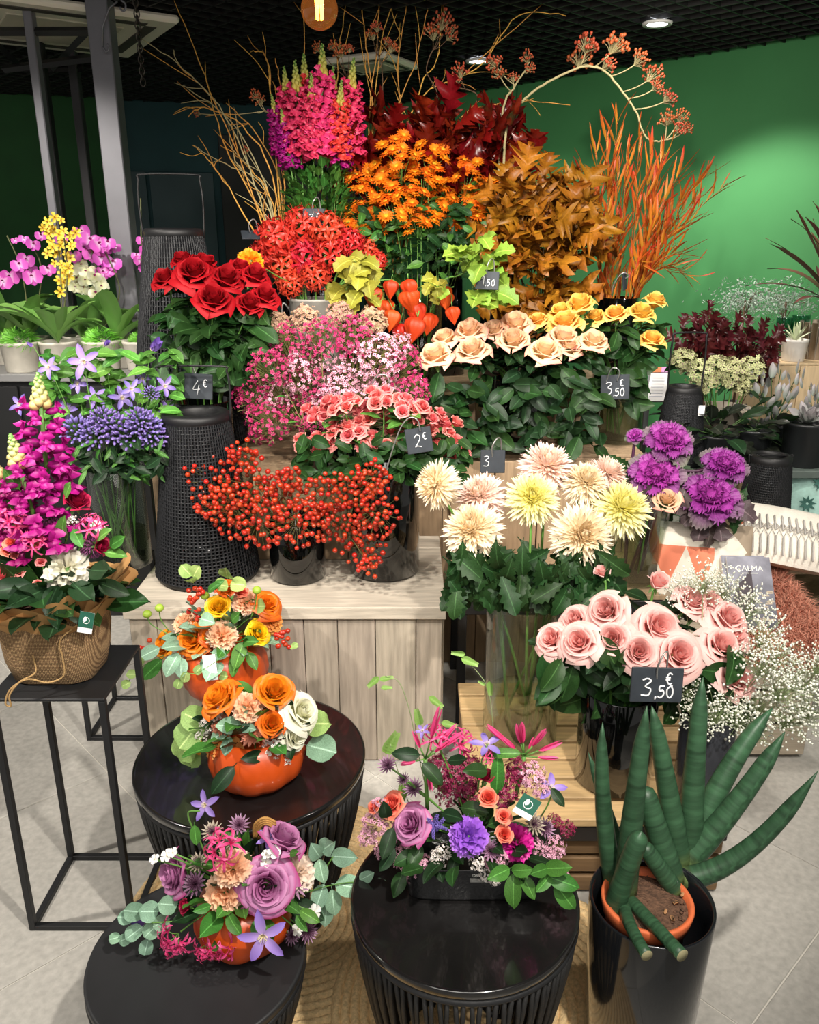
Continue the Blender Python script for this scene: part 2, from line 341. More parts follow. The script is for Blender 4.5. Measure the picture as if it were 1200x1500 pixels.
# ============================================================ big furniture
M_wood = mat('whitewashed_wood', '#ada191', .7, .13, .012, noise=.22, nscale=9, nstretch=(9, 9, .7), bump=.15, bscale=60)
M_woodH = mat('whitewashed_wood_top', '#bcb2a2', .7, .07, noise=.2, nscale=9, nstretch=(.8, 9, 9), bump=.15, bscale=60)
def planks_v(t, x0, x1, y, z0, z1, n, m, th=.016, seed=1, name='plank'):
    r = random.Random(seed); ws = [r.uniform(.7, 1.3) for _ in range(n)]; s = sum(ws); x = x0
    for wv in ws:
        d = (x1-x0)*wv/s
        wpart(name, box(MB(), (x+.0012, y+r.uniform(0, .002), z0), (x+d-.0012, y+th, z1), .0016), m, t, smooth=False); x += d
cx0, cx1, cy0, cy1, cz = -.862, .11, 2.236, 2.86, .55
t = thing('wooden_crate', 'large pale whitewashed plank crate carrying the lantern and black vases', 'crate', ((cx0+cx1)/2, 2.5, 0))
wpart('inner_box', box(MB(), (cx0+.02, cy0+.03, .0), (cx1-.02, cy1-.02, cz-.045), .002), mat('crate_inner', '#4d4338', .8), t, smooth=False)
planks_v(t, cx0+.012, cx1-.01, cy0+.012, .005, cz-.04, 9, M_wood)
for k in range(6):
    y0 = cy0+.012+.03+k*.098
    wpart('side_plank', box(MB(), (cx0+.004, y0, .005), (cx0+.02, y0+.096, cz-.04), .0016), M_wood, t, smooth=False)
    wpart('side_plank', box(MB(), (cx1-.02, y0, .005), (cx1-.004, y0+.096, cz-.04), .0016), M_wood, t, smooth=False)
for k in range(5):
    y0 = cy0+k*.125; wpart('top_plank', box(MB(), (cx0, y0, cz-.04 if k == 0 else cz-.02), (cx1, y0+.1235, cz-(.0015*(k % 2))), .002), M_woodH, t, smooth=False)
# small brown crate on it, behind the berries
M_brown = mat('brown_crate_wood', '#9c8468', .7, .1, noise=.2, nscale=10, nstretch=(8, 8, .8), bump=.1)
def small_crate(lo, hi, n, label, m, seed=3):
    t = thing('wooden_box', label, 'crate', ((lo[0]+hi[0])/2, (lo[1]+hi[1])/2, lo[2]))
    wpart('inner_box', box(MB(), (lo[0]+.016, lo[1]+.016, lo[2]), (hi[0]-.016, hi[1]-.01, hi[2]-.012), .002), mat('crate_inner', '#4d4338', .8), t, smooth=False)
    planks_v(t, lo[0], hi[0], lo[1], lo[2]+.001, hi[2]-.0125, n, m, .015, seed)
    for k in range(2):
        x = (lo[0], hi[0]-.015)[k]; wpart('side_plank', box(MB(), (x, lo[1]+.016, lo[2]+.001), (x+.015, hi[1], hi[2]-.0125), .002), m, t, smooth=False)
    nn = max(2, round((hi[1]-lo[1])/.11)); dy = (hi[1]-lo[1])/nn
    for k in range(nn): wpart('top_plank', box(MB(), (lo[0], lo[1]+dy*k+.001, hi[2]-.012), (hi[0], lo[1]+dy*(k+1)-.001, hi[2]), .002), m, t, smooth=False)
    return t
small_crate((P(368, 680, 2.62).x, 2.62, .55), (P(560, 680, 2.62).x, 2.85, .86), 4, 'small brown plank crate under the waxflowers on the pale crate', M_brown)
small_crate((-.95, 2.9, 0), (.86, 3.32, .85), 12, 'long low plank crate carrying the peach roses and physalis', M_brown, 5)
small_crate((-.62, 3.34, 0), (.95, 3.95, 1.0), 12, 'high plank crate at the back carrying snapdragons and branches', M_brown, 6)
# ---- pallet steps under the glass vase and the pink roses
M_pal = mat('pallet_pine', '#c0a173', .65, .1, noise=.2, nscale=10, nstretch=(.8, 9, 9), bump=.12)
M_pald = mat('pallet_dark', '#7a6042', .75, .1, noise=.2, nscale=10, nstretch=(.8, 9, 9))  # darker copy of the pine, shade on the front face put into its colour
t = thing('wooden_pallet', 'pine slatted pallet under the tall glass vase and pink rose vase', 'pallet', (.45, 1.95, 0))
for k in range(8):
    y0 = 1.665+k*.083; wpart('slat', box(MB(), (.155, y0, .225), (.80, y0+.07, .248+U(0, .002)), .003), M_pal, t, smooth=False)
for k, z in enumerate((.008, .066, .122)): wpart('face_slat', box(MB(), (.16, 1.69, z), (.79, 1.71, z+.045), .003), M_pald, t, smooth=False)
for x in (.16, .44, .71): wpart('block', box(MB(), (x, 1.712, 0), (x+.08, 2.3, .224), .003), M_pald, t, smooth=False)
wpart('gap_strip', box(MB(), (.158, 1.672, .175), (.79, 1.69, .223), .003), mat('gap_black', '#2b2724', .6), t, smooth=False)  # dark strip put in for the black shaded gap under the top slats
# dark shelf behind glass vase
t = thing('metal_shelf', 'low black metal shelf with a plank top behind the tall glass vase', 'shelf', (.5, 2.6, 0))
for x in (.16, .92):
    for y in (2.46, 2.84): wpart('leg', box(MB(), (x, y, 0), (x+.03, y+.03, .42), .002), M_postd, t, smooth=False)
wpart('front_rail', box(MB(), (.16, 2.455, .42), (.95, 2.49, .47), .002), M_postd, t, smooth=False)
for k in range(4): wpart('board', box(MB(), (.15, 2.46+k*.102, .471), (.96, 2.56+k*.102, .49), .002), M_brown, t, smooth=False)
for k in range(5): wpart('back_board', box(MB(), (.15+k*.16, 2.84, .492), (.305+k*.16, 2.86, .84), .002), M_brown, t, smooth=False)
# ---- metal stands
M_blk = mat('black_powder_metal', '#1b1c1e', .55, noise=.1, nscale=30)
def stand(x0, x1, y0, y1, z, label, r=.0075):
    t = thing('metal_stand', label, 'stand', ((x0+x1)/2, (y0+y1)/2, 0))
    wpart('top_plate', box(MB(), (x0-r, y0-r, z-.008), (x1+r, y1+r, z), .002), M_blk, t, smooth=False)
    for x in (x0, x1):
        for y in (y0, y1): wpart('leg', box(MB(), (x-r, y-r, 0), (x+r, y+r, z-.008), .001), M_blk, t, smooth=False)
    for y in (y0, y1): wpart('foot_rail', box(MB(), (x0+r, y-r, 0), (x1-r, y+r, .014), .001), M_blk, t, smooth=False)
    for x in (x0, x1): wpart('foot_rail', box(MB(), (x-r, y0+r, 0), (x+r, y1-r, .014), .001), M_blk, t, smooth=False)
stand(-.918, -.675, 1.575, 1.812, .645, 'slim black metal stand carrying the burlap wrapped bouquet')
stand(-1.075, -.885, 2.37, 2.62, .585, 'slim black metal stand behind, carrying the purple flower vase')
# low black stool under the third pumpkin
t = thing('black_stool', 'low black block stool behind the round table under a pumpkin', 'stool', (-.50, 2.075, 0))
wpart('seat', box(MB(), (-.60, 1.975, .29), (-.40, 2.175, .325), .006), M_blk, t, smooth=False)
for x in (-.59, -.435):
    for y in (1.985, 2.14): wpart('leg', box(MB(), (x, y, 0), (x+.025, y+.025, .289), .003), M_blk, t, smooth=False)
# ---- drum tables
M_lacq = mat('black_lacquer', '#191818', .16, coat=.6, noise=.35, nscale=7, bump=.09, bscale=14)
M_rope = mat('black_rope', '#191919', .6, bump=.3, bscale=400)
M_matt = mat('black_matt_top', '#222325', .5, noise=.12, nscale=14)
def drum(c, r, z, label, top, ns, rb=.62, waist=0):
    t = thing('drum_table', label, 'table', (c[0], c[1], 0))
    part('tabletop', lathe(MB(), [(r*.98, -.02), (r*.998, -.016), (r, -.004), (r*.992, 0), (r*.97, -.001), (r*.5, -.001), (.001, -.001)], 72).mesh('tabletop', top), t, Matrix.Translation((0, 0, z)), local=True)
    part('rim_ring', tube(MB(), [(r*.965*cos(q), r*.965*sin(q), z-.028) for q in [2*pi*i/48 for i in range(48)]], .008, 6, closed=True).mesh('rim_ring', M_blk), t, local=True)
    part('base_ring', tube(MB(), [(r*rb*cos(q), r*rb*sin(q), .008) for q in [2*pi*i/48 for i in range(48)]], .008, 6, closed=True).mesh('base_ring', M_blk), t, local=True)
    def strand(tw):
        pts = []
        for i in range(8):
            v = i/7; rr = r*(.975+(rb-.975)*v**1.35); q = tw*v; pts.append((rr*cos(q), rr*sin(q), (z-.03)*(1-v)+.01*v))
        return tube(MB(), pts, .0045, 5).mesh('rope', M_rope)
    A, B = strand(.10), strand(-.06)
    for k in range(ns): part('rope', (A, B)[k % 2], t, Matrix.Rotation(2*pi*k/ns, 4, 'Z'), local=True)
drum((-.372, 1.645), .268, .45, 'large round black rope side table under the middle pumpkin arrangement', M_lacq, 110)
drum((-.406, 1.221), .206, .30, 'lowest round side table with matt black top under the pink pumpkin arrangement', M_matt, 90)
drum((.103, 1.228), .213, .435, 'round black lacquered rope side table under the black box of flowers', M_lacq, 96)
# ---- jute rugs: spirals of braid
M_jute = mat('jute_braid', '#d9bb8a', .9, noise=.25, nscale=120, bump=.5, bscale=250)
def rug(c, r, label, z=.0, dr=.021, ex=1.0):
    t = thing('jute_rug', label, 'rug', (c[0], c[1], z)); k = 0; rr = r
    while rr > r*.1:
        n = max(24, int(rr*2*pi/.0085)); mb = MB(); vs = []; fs = []
        for i in range(n):
            q = 2*pi*i/n; b = .0016*sin(q*rr/.0075*pi/2); 
            for (dx, dz) in ((-dr*.5, .001), (-dr*.28, .008+b), (0, .0095-b), (dr*.28, .008+b), (dr*.5, .001)):
                e = rr+dx; vs.append((e*cos(q)*ex, e*sin(q), dz))
        for i in range(n):
            for j in range(4): a = i*5+j; b_ = ((i+1) % n)*5+j; fs.append((a, b_, b_+1, a+1))
        mb.add(vs, fs); part('braid_ring', mb.mesh('braid_ring', M_jute), t, local=True); rr -= dr*.97
rug((-.27, 1.60), .43, 'round braided jute rug under the large and the lowest drum tables', .001)
rug((.20, 1.36), .36, 'round braided jute rug under the lacquered drum table and planter', .012)
rug((-.13, .98), .22, 'small round braided jute mat in front between the drum tables', .024, .019)
# ============================================================ plant parts (each mesh is shared by its copies)
G_STEM = mat('stem_green', '#5c8a3c', .5, .12)
G_STEMD = mat('stem_dark', '#3c5a2a', .55, .12)
def leafmat(name, base, rough=.4, vary=.22, hv=.015, trans=.22, rib=None):
    c = lin(base); up = '#%02x%02x%02x' % tuple(min(255, int(int(base[i:i+2], 16)*1.35+22)) for i in (1, 3, 5))
    return mat(name, [(0, base), (.455, base), (.5, up), (.545, base), (1, base)], rough, vary, hv, noise=.22, nscale=30, trans=trans, spec=.3, axis='u')
L_ROSE = leafmat('rose_leaf', '#26461f', .45); L_DARK = leafmat('dark_leaf', '#1d371d', .45); L_MID = leafmat('mid_leaf', '#4a7d34', .45)
L_LIME = leafmat('lime_leaf', '#7c9c38', .5); L_MUM = leafmat('mum_leaf', '#244320', .5); L_BRI = leafmat('bright_leaf', '#639a40', .5); L_EUC = leafmat('eucalyptus_leaf', '#8fb59a', .55)
L_EUCG = leafmat('eucalyptus_green_leaf', '#9dbb6e', .55); L_YEL = leafmat('yellow_leaf', '#8f8c30', .55); L_BLACK = leafmat('blackish_leaf', '#2a2f27', .3, .35, .03)
MESH = {}
def mk(key, fn):
    if key not in MESH: MESH[key] = fn()
    return MESH[key]
def leaf_mesh(key, m, L=1, W=.3, pf=LEAF, a0=.15, bend=-.5, cup=.25, wave=.08, nu=4, nv=7, lean=0, wf=9, stalk=.12):
    def f():
        mb = MB(); strap(mb, L, W, pf, a0, bend, cup, nu, nv, wave, wf, rng.random()*6, lean=lean, M=Matrix.Translation((stalk, 0, 0)))
        if stalk: tube(mb, [(0, 0, -.01), (stalk*1.3, 0, .01)], .016, 3)
        return mb.mesh(key, m)
    return mk(key, f)
def variants(key, n, fn): return [mk('%s_%d' % (key, i), lambda i=i: fn(i)) for i in range(n)]
def leafset(key, m, n=3, **k): return [leaf_mesh('%s%d' % (key, i), m, **dict(k, bend=k.get('bend', -.5)+(i-1)*.35, wave=k.get('wave', .08)*(1+.5*i))) for i in range(n)]
LV_ROSE = leafset('rose_leaf', L_ROSE, 4, W=.27); LV_DARK = leafset('dark_leaf', L_DARK, 4, W=.24); LV_BRI = leafset('bright_leaf', L_BRI, W=.24); LV_MID = leafset('mid_leaf', L_MID, W=.25)
LV_LANCE = leafset('lance_leaf', L_MID, W=.13, pf=LANCE); LV_EUC = leafset('round_leaf', L_EUC, W=.44, pf=ROUND, bend=-.3); LV_EUCG = leafset('green_round_leaf', L_EUCG, W=.44, pf=ROUND, bend=-.3)
LV_EUCL = leafset('grey_leaf', L_EUC, W=.32, bend=-.3)
LV_MUM = leafset('lobed_leaf', L_MUM, W=.27, pf=[.08, .2, .55, .42, .8, .6, 1, .66, .82, .55, .5, .3, 0], nv=12, lean=.35, bend=-.9)
OAKW = [.02, .06, .22, .42, .16, .6, .85, .26, .75, 1, .3, .5, .7, .2, .3, 0]
def oakset(key, ramp, n=4, W=.42, cup=.35, wave=.25, rough=.3, vary=.3):
    m = mat(key, ramp, rough, vary, .008, noise=.2, nscale=20, trans=.15, spec=.35)
    return [leaf_mesh('%s%d' % (key, i), m, W=W, pf=OAKW, nv=15, nu=4, lean=.55, cup=cup*(i % 3-.7), bend=-.7+.45*i, wave=wave, a0=.1) for i in range(n)]
LV_OAK = oakset('red_oak_leaf', '#74180f', vary=.4); LV_MAPLE = oakset('maple_leaf', [(0, '#8f5a14'), (.6, '#a06a1a'), (1, '#844a10')], W=.5, wave=.4, rough=.45)
LV_BURG = oakset('burgundy_oak_leaf', '#4a1a1e', W=.4)
LV_IVY = leafset('lime_lobed_leaf', L_LIME, W=.45, pf=[.1, .55, .9, .7, 1, .75, .55, .62, .4, .18, 0], nv=10, lean=.25)
LV_YEL = leafset('yellow_lobed_leaf', L_YEL, W=.42, pf=[.1, .55, .9, .7, 1, .75, .55, .62, .4, .18, 0], nv=10, lean=.25, bend=-1.2)
M_WIL = mat('willow_leaf_orange', [(0, '#c99a2e'), (.45, '#dd7a2a'), (1, '#d2512c')], .45, .2, .02, trans=.25)
LV_WIL = leafset('willow_leaf', M_WIL, n=4, W=.05, pf=LANCE, a0=.1, bend=.1, nu=2, cup=.4, stalk=.03)
def calyx(mb, r, m):
    ball(mb, (0, 0, -.05), .2*r, 8, 5, m, (1, 1, .9))
    for k in range(5): strap(mb, .5*r, .1*r, LANCE, -.2, -.8, .2, 2, 4, M=Matrix.Rotation(k*2*pi/5, 4, 'Z'), m=m)
def rose_mesh(key, m, op=.8, n=27, nu=6, nv=6, tight=1., seed=0):
    """goblet of wrapped petals: a tight spiral heart, outer petals rolled back with pointed lips"""
    def f():
        r_ = random.Random(seed); mb = MB()
        for k in range(n):
            t = k/(n-1); q0 = k*2.3998+r_.uniform(-.22, .22); rt = .05+(.55+.33*op)*t**.92; r0 = .03+.16*t; h = (.92+.14*sin(pi*min(1, t*1.25))-(.40*op)*max(0, t-.3)/.7)*r_.uniform(.95, 1.06)
            D = 1.5-.78*t**.6; roll = .05+(.07+.20*op)*t; pt = .05*t; wv = r_.uniform(0, 6); tl = r_.uniform(-.05, .05)
            def fn(u, v):
                wd = .45+.55*sin(pi*min(v, .85)/1.7); q = q0+u*D*wd; c = max(0, (v-.62)/.38)
                r = r0+(rt-r0)*sin(v*pi/2)**.85+.07*sin(pi*v)*(1-t)+.05*u*(1-t)+roll*c*(1+.35*u*u)+.02*sin(3*u+wv)*v*t
                z = h*v*(1-(.10+.13*t)*u*u*v)+pt*max(0, 1-2.2*abs(u))*c-roll*1.25*c*c+.035*sin(2.2*u+wv)*c+tl*v
                return (r*cos(q), r*sin(q), z)
            vs, fs, uv = grid(fn, nu, nv); uv = [(b, b*(.72+.28*t)) for a, b in uv]; mb.add(vs, fs, uv, 0)  # runs along each petal, so the ramp's dark base shades between petals
        calyx(mb, 1, 1); return mb.mesh(key, [m, G_STEM])
    return mk(key, f)
def roses(key, m, cnt=3, op=(.6, .95), **k): return [rose_mesh('%s%d' % (key, i), m, op[0]+(op[1]-op[0])*i/max(1, cnt-1), seed=i+len(key), **k) for i in range(cnt)]
def carn_mesh(key, m, n=44, seed=0, spread=1.75):
    def f():
        r_ = random.Random(seed+3); mb = MB()
        for k in range(n):
            t = ((k+.5)/n); th = spread*t**.6; q0 = k*2.3998; L = r_.uniform(.85, 1.05)*(1-.12*t); ph = r_.uniform(0, 6); am = r_.uniform(.07, .14)
            d = Vector((sin(th)*cos(q0), sin(th)*sin(q0), cos(th))); a = Vector((-sin(q0), cos(q0), 0)); nn = d.cross(a); tw = r_.uniform(-.7, .7); a, nn = a*cos(tw)+nn*sin(tw), nn*cos(tw)-a*sin(tw)
            def fn(u, v):
                w = .34*v**1.5; s = L*(.15+.85*v)*(1-.22*u*u*v); i = round((u+1)*4)
                if v > .95: s *= 1+.10*(i % 2)
                return d*s+a*(u*w)+nn*(am*v*v*sin(5.5*u+ph)+.05*u*u)
            vs, fs, uv = grid(fn, 8, 4); uv = [(b, .5*b+.5*t) for _, b in uv]; mb.add(vs, fs, uv, 0, Matrix.Diagonal((1, 1, .8, 1)))
        ball(mb, (0, 0, -.15), .24, 8, 5, 1, (1, 1, 1.6)); return mb.mesh(key, [m, G_STEM])
    return mk(key, f)
def mum_mesh(key, m, n=210, W=.075, th1=2.15, seed=0, inc=.9, Lk=(.5, 1.)):
    def f():
        r_ = random.Random(seed); mb = MB()
        for k in range(n):
            t = (k+.5)/n; th = .08+th1*t**.62; q = k*2.39996+r_.uniform(-.1, .1); L = (Lk[0]+(Lk[1]-Lk[0])*min(1, t*1.6))*r_.uniform(.85, 1.12)
            M = Matrix.Rotation(q, 4, 'Z') @ Matrix.Rotation(-(pi/2-th), 4, 'Y') @ Matrix.Rotation(r_.uniform(-.35, .35), 4, 'X')
            nb = len(mb.v); strap(mb, L, W*r_.uniform(.8, 1.25), prof(.7, .3), .1-inc*.5, inc*(1-.9*t)+r_.uniform(-.2, .35), .55, 2, 5, M=M)
            for j in range(nb, len(mb.v)): mb.uv[j] = (mb.uv[j][1], t*.7+.3*mb.uv[j][1])
        ball(mb, (0, 0, -.12), .22, 8, 4, 1, (1, 1, .7)); return mb.mesh(key, [m, G_STEM])
    return mk(key, f)
def daisy_mesh(key, m, mc, n=15, W=.15, layers=2):
    def f():
        mb = MB()
        for l in range(layers):
            for k in range(n-3*l): strap(mb, 1-.22*l, W, PETAL, .12+.3*l, -.25+rng.uniform(-.2, .2), .3, 2, 3, M=Matrix.Rotation(2*pi*(k+.4*l)/(n-3*l), 4, 'Z'))
        ball(mb, (0, 0, .05), .3, 9, 5, 1, (1, 1, .55)); return mb.mesh(key, [m, mc])
    return mk(key, f)
def nerine_mesh(key, m, nf=11, seed=0, th=1.9, fl=.62):
    """umbel of spidery florets, each six curled tepals on a short stalk"""
    def f():
        r_ = random.Random(seed); mb = MB()
        for k in range(nf):
            t = (k+.5)/nf; a = th*t**.55; q = k*2.3998; d = Vector((sin(a)*cos(q), sin(a)*sin(q), cos(a))); b = d*.42
            tube(mb, [(0, 0, 0), b*.6+Vector((0, 0, .04)), b], .022, 4, 1); M0 = zM(b, d, r_.uniform(0, 6))
            for j in range(6): strap(mb, fl*r_.uniform(.85, 1.1), .058, prof(.5, .45), 1.15, -1.5-r_.uniform(0, 1.2), .35, 2, 6, .5, 11, r_.uniform(0, 6), M=M0 @ Matrix.Rotation(j*pi/3, 4, 'Z'))
            for j in range(3): q2 = r_.uniform(0, 6); tube(mb, [M0 @ Vector((0, 0, 0)), M0 @ Vector((.05*cos(q2), .05*sin(q2), .3)), M0 @ Vector((.14*cos(q2), .14*sin(q2), .48))], .008, 3, 0)
        return mb.mesh(key, [m, G_STEM])
    return mk(key, f)
def star_mesh(key, m, mc, n=6, W=.17, L=1, bend=-.5, pf=None, a0=.35):
    def f():
        mb = MB()
        for k in range(n): strap(mb, L*rng.uniform(.9, 1.08), W, pf or prof(.8, .8), a0, bend+rng.uniform(-.3, .3), .35, 4, 6, .12, 7, k, M=Matrix.Rotation(2*pi*k/n, 4, 'Z'))
        for k in range(14): q = k*2.4; tube(mb, [(0, 0, 0), (.1*cos(q), .1*sin(q), .12), (.17*cos(q), .17*sin(q), .22)], .016, 3, 1)
        return mb.mesh(key, [m, mc])
    return mk(key, f)
def astr_mesh(key, m, mc):
    def f():
        mb = MB()
        for l in range(2):
            for k in range(14): strap(mb, 1-.15*l, .1, LANCE, .25+.3*l, .25, .3, 2, 3, M=Matrix.Rotation(2*pi*(k+.5*l)/14, 4, 'Z'))
        for k in range(40):
            q = k*2.4; a = .9*(k/40)**.5; d = Vector((sin(a)*cos(q), sin(a)*sin(q), cos(a))); tube(mb, [(0, 0, .05), d*.55], .014, 3, 1); ball(mb, d*.58, .035, 4, 3, 1)
        return mb.mesh(key, [m, mc])
    return mk(key, f)
def spike_ball(key, m, n=150, W=.03):
    def f():
        mb = MB()
        for k in range(n):
            z = 1-1.75*(k+.5)/n; q = k*2.4; r = math.sqrt(max(0, 1-z*z)); d = Vector((r*cos(q), r*sin(q), z))
            M = zM(d*.55, d, q)
            for j in range(3): strap(mb, .42, W*1.5, LANCE, 1.1, -.5, .2, 1, 2, M=M @ Matrix.Rotation(j*2.1, 4, 'Z'))
            tube(mb, [(0, 0, 0), d*.55], .012, 3, 1, cap=False)
        return mb.mesh(key, [m, G_STEM])
    return mk(key, f)
def blossom(mb, M, r, m=0, mc=1):
    """tiny five-petalled waxy flower with a cup centre"""
    for k in range(5):
        q = 2*pi*k/5; a, b = q-.5, q+.5
        mb.add([(0, 0, .05*r), (.6*r*cos(a), .6*r*sin(a), .12*r), (1.0*r*cos(q-.25), r*sin(q-.25), .2*r), (1.0*r*cos(q+.25), r*sin(q+.25), .2*r), (.6*r*cos(b), .6*r*sin(b), .12*r)], [(0, 1, 2, 3, 4)], [(.5, 0)]+[(.5, 1)]*4, m, M)
    mb.add([(.3*r*cos(k*pi/2), .3*r*sin(k*pi/2), .16*r) for k in range(4)], [(0, 1, 2, 3)], None, mc, M)
def wax_mesh(key, m, mc, n=60, r=.085, stem=None, seed=0, spread=.9, tall=1., wispy=True):
    """a spray of waxflower: thin twigs with many little blossoms; fits a unit ball"""
    def f():
        r_ = random.Random(seed); mb = MB()
        for k in range(n):
            z = r_.uniform(-.45, 1); q = r_.uniform(0, 2*pi); rr = math.sqrt(max(0, 1-z*z))*r_.uniform(.55, 1); p = Vector((rr*cos(q)*spread, rr*sin(q)*spread, z*tall*r_.uniform(.7, 1)))
            c = Vector((p.x*.35, p.y*.35, p.z*.3-.35)); 
            if k % 2 == 0: tube(mb, [c, c.lerp(p, .55)+Vector((0, 0, .05)), p], .011, 3, 2, cap=False)
            d = (p+Vector((0, 0, .5))).normalized(); blossom(mb, zM(p, d+rdir()*.5, q), r*r_.uniform(.75, 1.2))
            if wispy and k % 3 == 0:
                d2 = (p+rdir()*.8).normalized(); M = xM(p*.8, d2, q); strap(mb, .28, .012, LANCE, 0, .4, 0, 1, 2, M=M, m=2)
        return mb.mesh(key, [m, mc, stem or G_STEMD])
    return mk(key, f)
def snap_mesh(key, m, nf=34, seed=0, budm=None, h0=0, h1=.72):
    """snapdragon flowers round a spire of unit height: tubular, two-lipped florets, getting smaller upward"""
    def f():
        r_ = random.Random(seed); mb = MB()
        for k in range(nf):
            t = k/(nf-1); z = h0+(h1-h0)*t; q = k*2.3998; s = (.15-.07*t)*r_.uniform(.9, 1.1); d = Vector((cos(q), sin(q), .25)); M = xM((.02*cos(q), .02*sin(q), z), d, 0)
            ball(mb, (s*.55, 0, 0), s*.36, 6, 4, 0, (1.5, 1, 1), M)
            for (sy, up, ln, bd) in ((-.35, .5, .75, 1.2), (.35, .5, .75, 1.2)): strap(mb, s*ln, s*.42, SPAT, up, bd, -.3, 2, 4, .3, 6, q, M=M @ Matrix.Translation((s*.75, 0, s*.15)) @ Matrix.Rotation(sy*1.5, 4, 'X') @ Matrix.Rotation(sy, 4, 'Z'))
            for sy in (-.7, 0, .7): strap(mb, s*.7, s*.38, SPAT, -.15, -1.5, .3, 2, 4, .35, 6, q+sy, M=M @ Matrix.Translation((s*.8, 0, -s*.1)) @ Matrix.Rotation(sy, 4, 'Z'))
        return mb.mesh(key, [m])
    return mk(key, f)
def budspire_mesh(key, m, seed=0, h0=.7, h1=1.):
    def f():
        mb = MB(); 
        for k in range(26):
            t = k/25; z = h0+(h1-h0)*t; q = k*2.4; s = .045*(1-.75*t); ball(mb, (cos(q)*s*.8, sin(q)*s*.8, z), s*.75, 6, 4, 0, (1, 1, 1.3))
            mb.uv[-30:] = [(u, t) for u, _ in mb.uv[-30:]]
        tube(mb, [(0, 0, h0-.7), (0, 0, h1)], .014, 5, 1); return mb.mesh(key, [m, G_STEM])
    return mk(key, f)
def physalis_mesh(key, m):
    def f():
        mb = MB(); pr = []
        for i in range(11):
            t = i/10; r = .52*sin(pi*t**.62)**.85*(1-.5*t**2.2) if 0 < t < 1 else .012; pr.append((r, -1.25*t))
        lathe(mb, pr, 40, 0, None, True, True, lambda q, z: .86+.26*(1-abs(sin(2.5*q+.35*z)))**1.5+.03*sin(9*q+8*z)); tube(mb, [(0, 0, 0), (0, 0, .12), (.05, 0, .3)], .03, 4, 1)
        return mb.mesh(key, [m, G_STEM])
    return mk(key, f)
BERRY = lambda key, m: mk(key, lambda: ball(ball(MB(), (0, 0, 0), 1, 8, 6), (0, 0, 1), .14, 4, 3, 1).mesh(key, [m, mat('berry_tip', '#3a1a12', .7)]))
def pom_mesh(key, m, n=120, seed=0): return mum_mesh(key, m, n, .09, 1.75, seed, 1.1, (.45, 1.))
def kale_mesh(key, m, seed=0, n=26):
    def f():
        r_ = random.Random(seed); mb = MB()
        for k in range(n):
            t = (k+.5)/n; th = .08+1.6*t**.85; q0 = k*2.3998; L = .38+.68*t; ph = r_.uniform(0, 6)
            d = Vector((sin(th)*cos(q0), sin(th)*sin(q0), cos(th)*.85)); a = Vector((-sin(q0), cos(q0), 0)); nn = d.cross(a)
            def fn(u, v):
                w = (.24+.30*t)*v**.75*(1-.25*v**6); i = u*15+ph; ed = max(v**4, abs(u)**4*v); rf = .075*ed
                return d*L*(.12+.88*v*(1-.28*u*u))+a*(u*w+.03*ed*sin(i*2.3))+nn*(rf*sin(i*1.5)+rf*.6*sin(i*2.7+1)-.22*(1-u*u)*v+.10*v*v)
            vs, fs, uv = grid(fn, 22, 7); uv = [(b, .75*t+.25*b*t) for _, b in uv]; mb.add(vs, fs, uv, 0)
        return mb.mesh(key, [m])
    return mk(key, f)
def orchid_mesh(key, m, ml):
    def f():
        mb = MB()
        for q in (pi/2, pi/2+2.2, pi/2-2.2): strap(mb, .9, .32, prof(.6, .5), .1, -.3, .2, 4, 5, M=Matrix.Rotation(q, 4, 'Z'))
        for q in (.15, pi-.15): strap(mb, 1., .62, prof(.45, .35), .2, -.35, .15, 4, 5, M=Matrix.Translation((0, 0, .04)) @ Matrix.Rotation(q, 4, 'Z'))
        for q in (-pi/2-.5, -pi/2, -pi/2+.5): strap(mb, .4, .14, SPAT, .7, .6, .5, 2, 4, M=Matrix.Translation((0, 0, .08)) @ Matrix.Rotation(q, 4, 'Z'), m=1)
        return mb.mesh(key, [m, ml])
    return mk(key, f)
def pumpkin_mesh(key, r, h, m, open_=True, ribs=10):
    def f():
        mb = MB(); pr = [(r*.02, 0), (r*.55, 0), (r*.78, h*.06), (r*.94, h*.22), (r, h*.45), (r*.97, h*.68), (r*.86, h*.88), (r*.72, h*.99), (r*.66, h), (r*.6, h*.95), (r*.7, h*.6), (r*.5, h*.4), (.001, h*.38)]
        lathe(mb, pr, 60, 0, None, False, False, lambda q, z: 1-.045*abs(cos(ribs/2*q))**6+.012*sin(3*q+1)); return mb.mesh(key, m)
    return mk(key, f)
# ------------------------------------------------------------ vases
M_VGLASS = glassmat('clear_glass', '#eef4f0'); M_WATER = glassmat('vase_water', '#e3e8cf', .02, .04, .3)
M_VBLACK = mat('black_gloss_glass', '#060707', .06, coat=.6); M_VCHAR = mat('charcoal_gloss', '#34363c', .22, coat=.3)
def vase(c, r, h, label, kind='black', water=.4, rt=None, m=None):
    t = thing('glass_vase' if kind == 'glass' else 'black_vase', label, 'vase', c); rt = rt or r; w_ = .004
    pr = [(.001, 0), (r*.9, 0), (r, .006), (r+(rt-r)*.5, h*.5), (rt, h-.002), (rt-w_*.5, h), (rt-w_, h-.002), (r-w_, .02), (r*.85, .014), (.001, .014)]
    part('body', lathe(MB(), pr, 48, cap0=False).mesh('body', m or (M_VGLASS if kind == 'glass' else M_VBLACK)), t, local=True)
    if kind == 'glass' and water:
        rw = r-w_-.0012; part('water', lathe(MB(), [(.001, .0155), (rw, .0155), (rw, h*water), (.001, h*water)], 40, cap0=False).mesh('water', M_WATER), t, local=True)
    return t
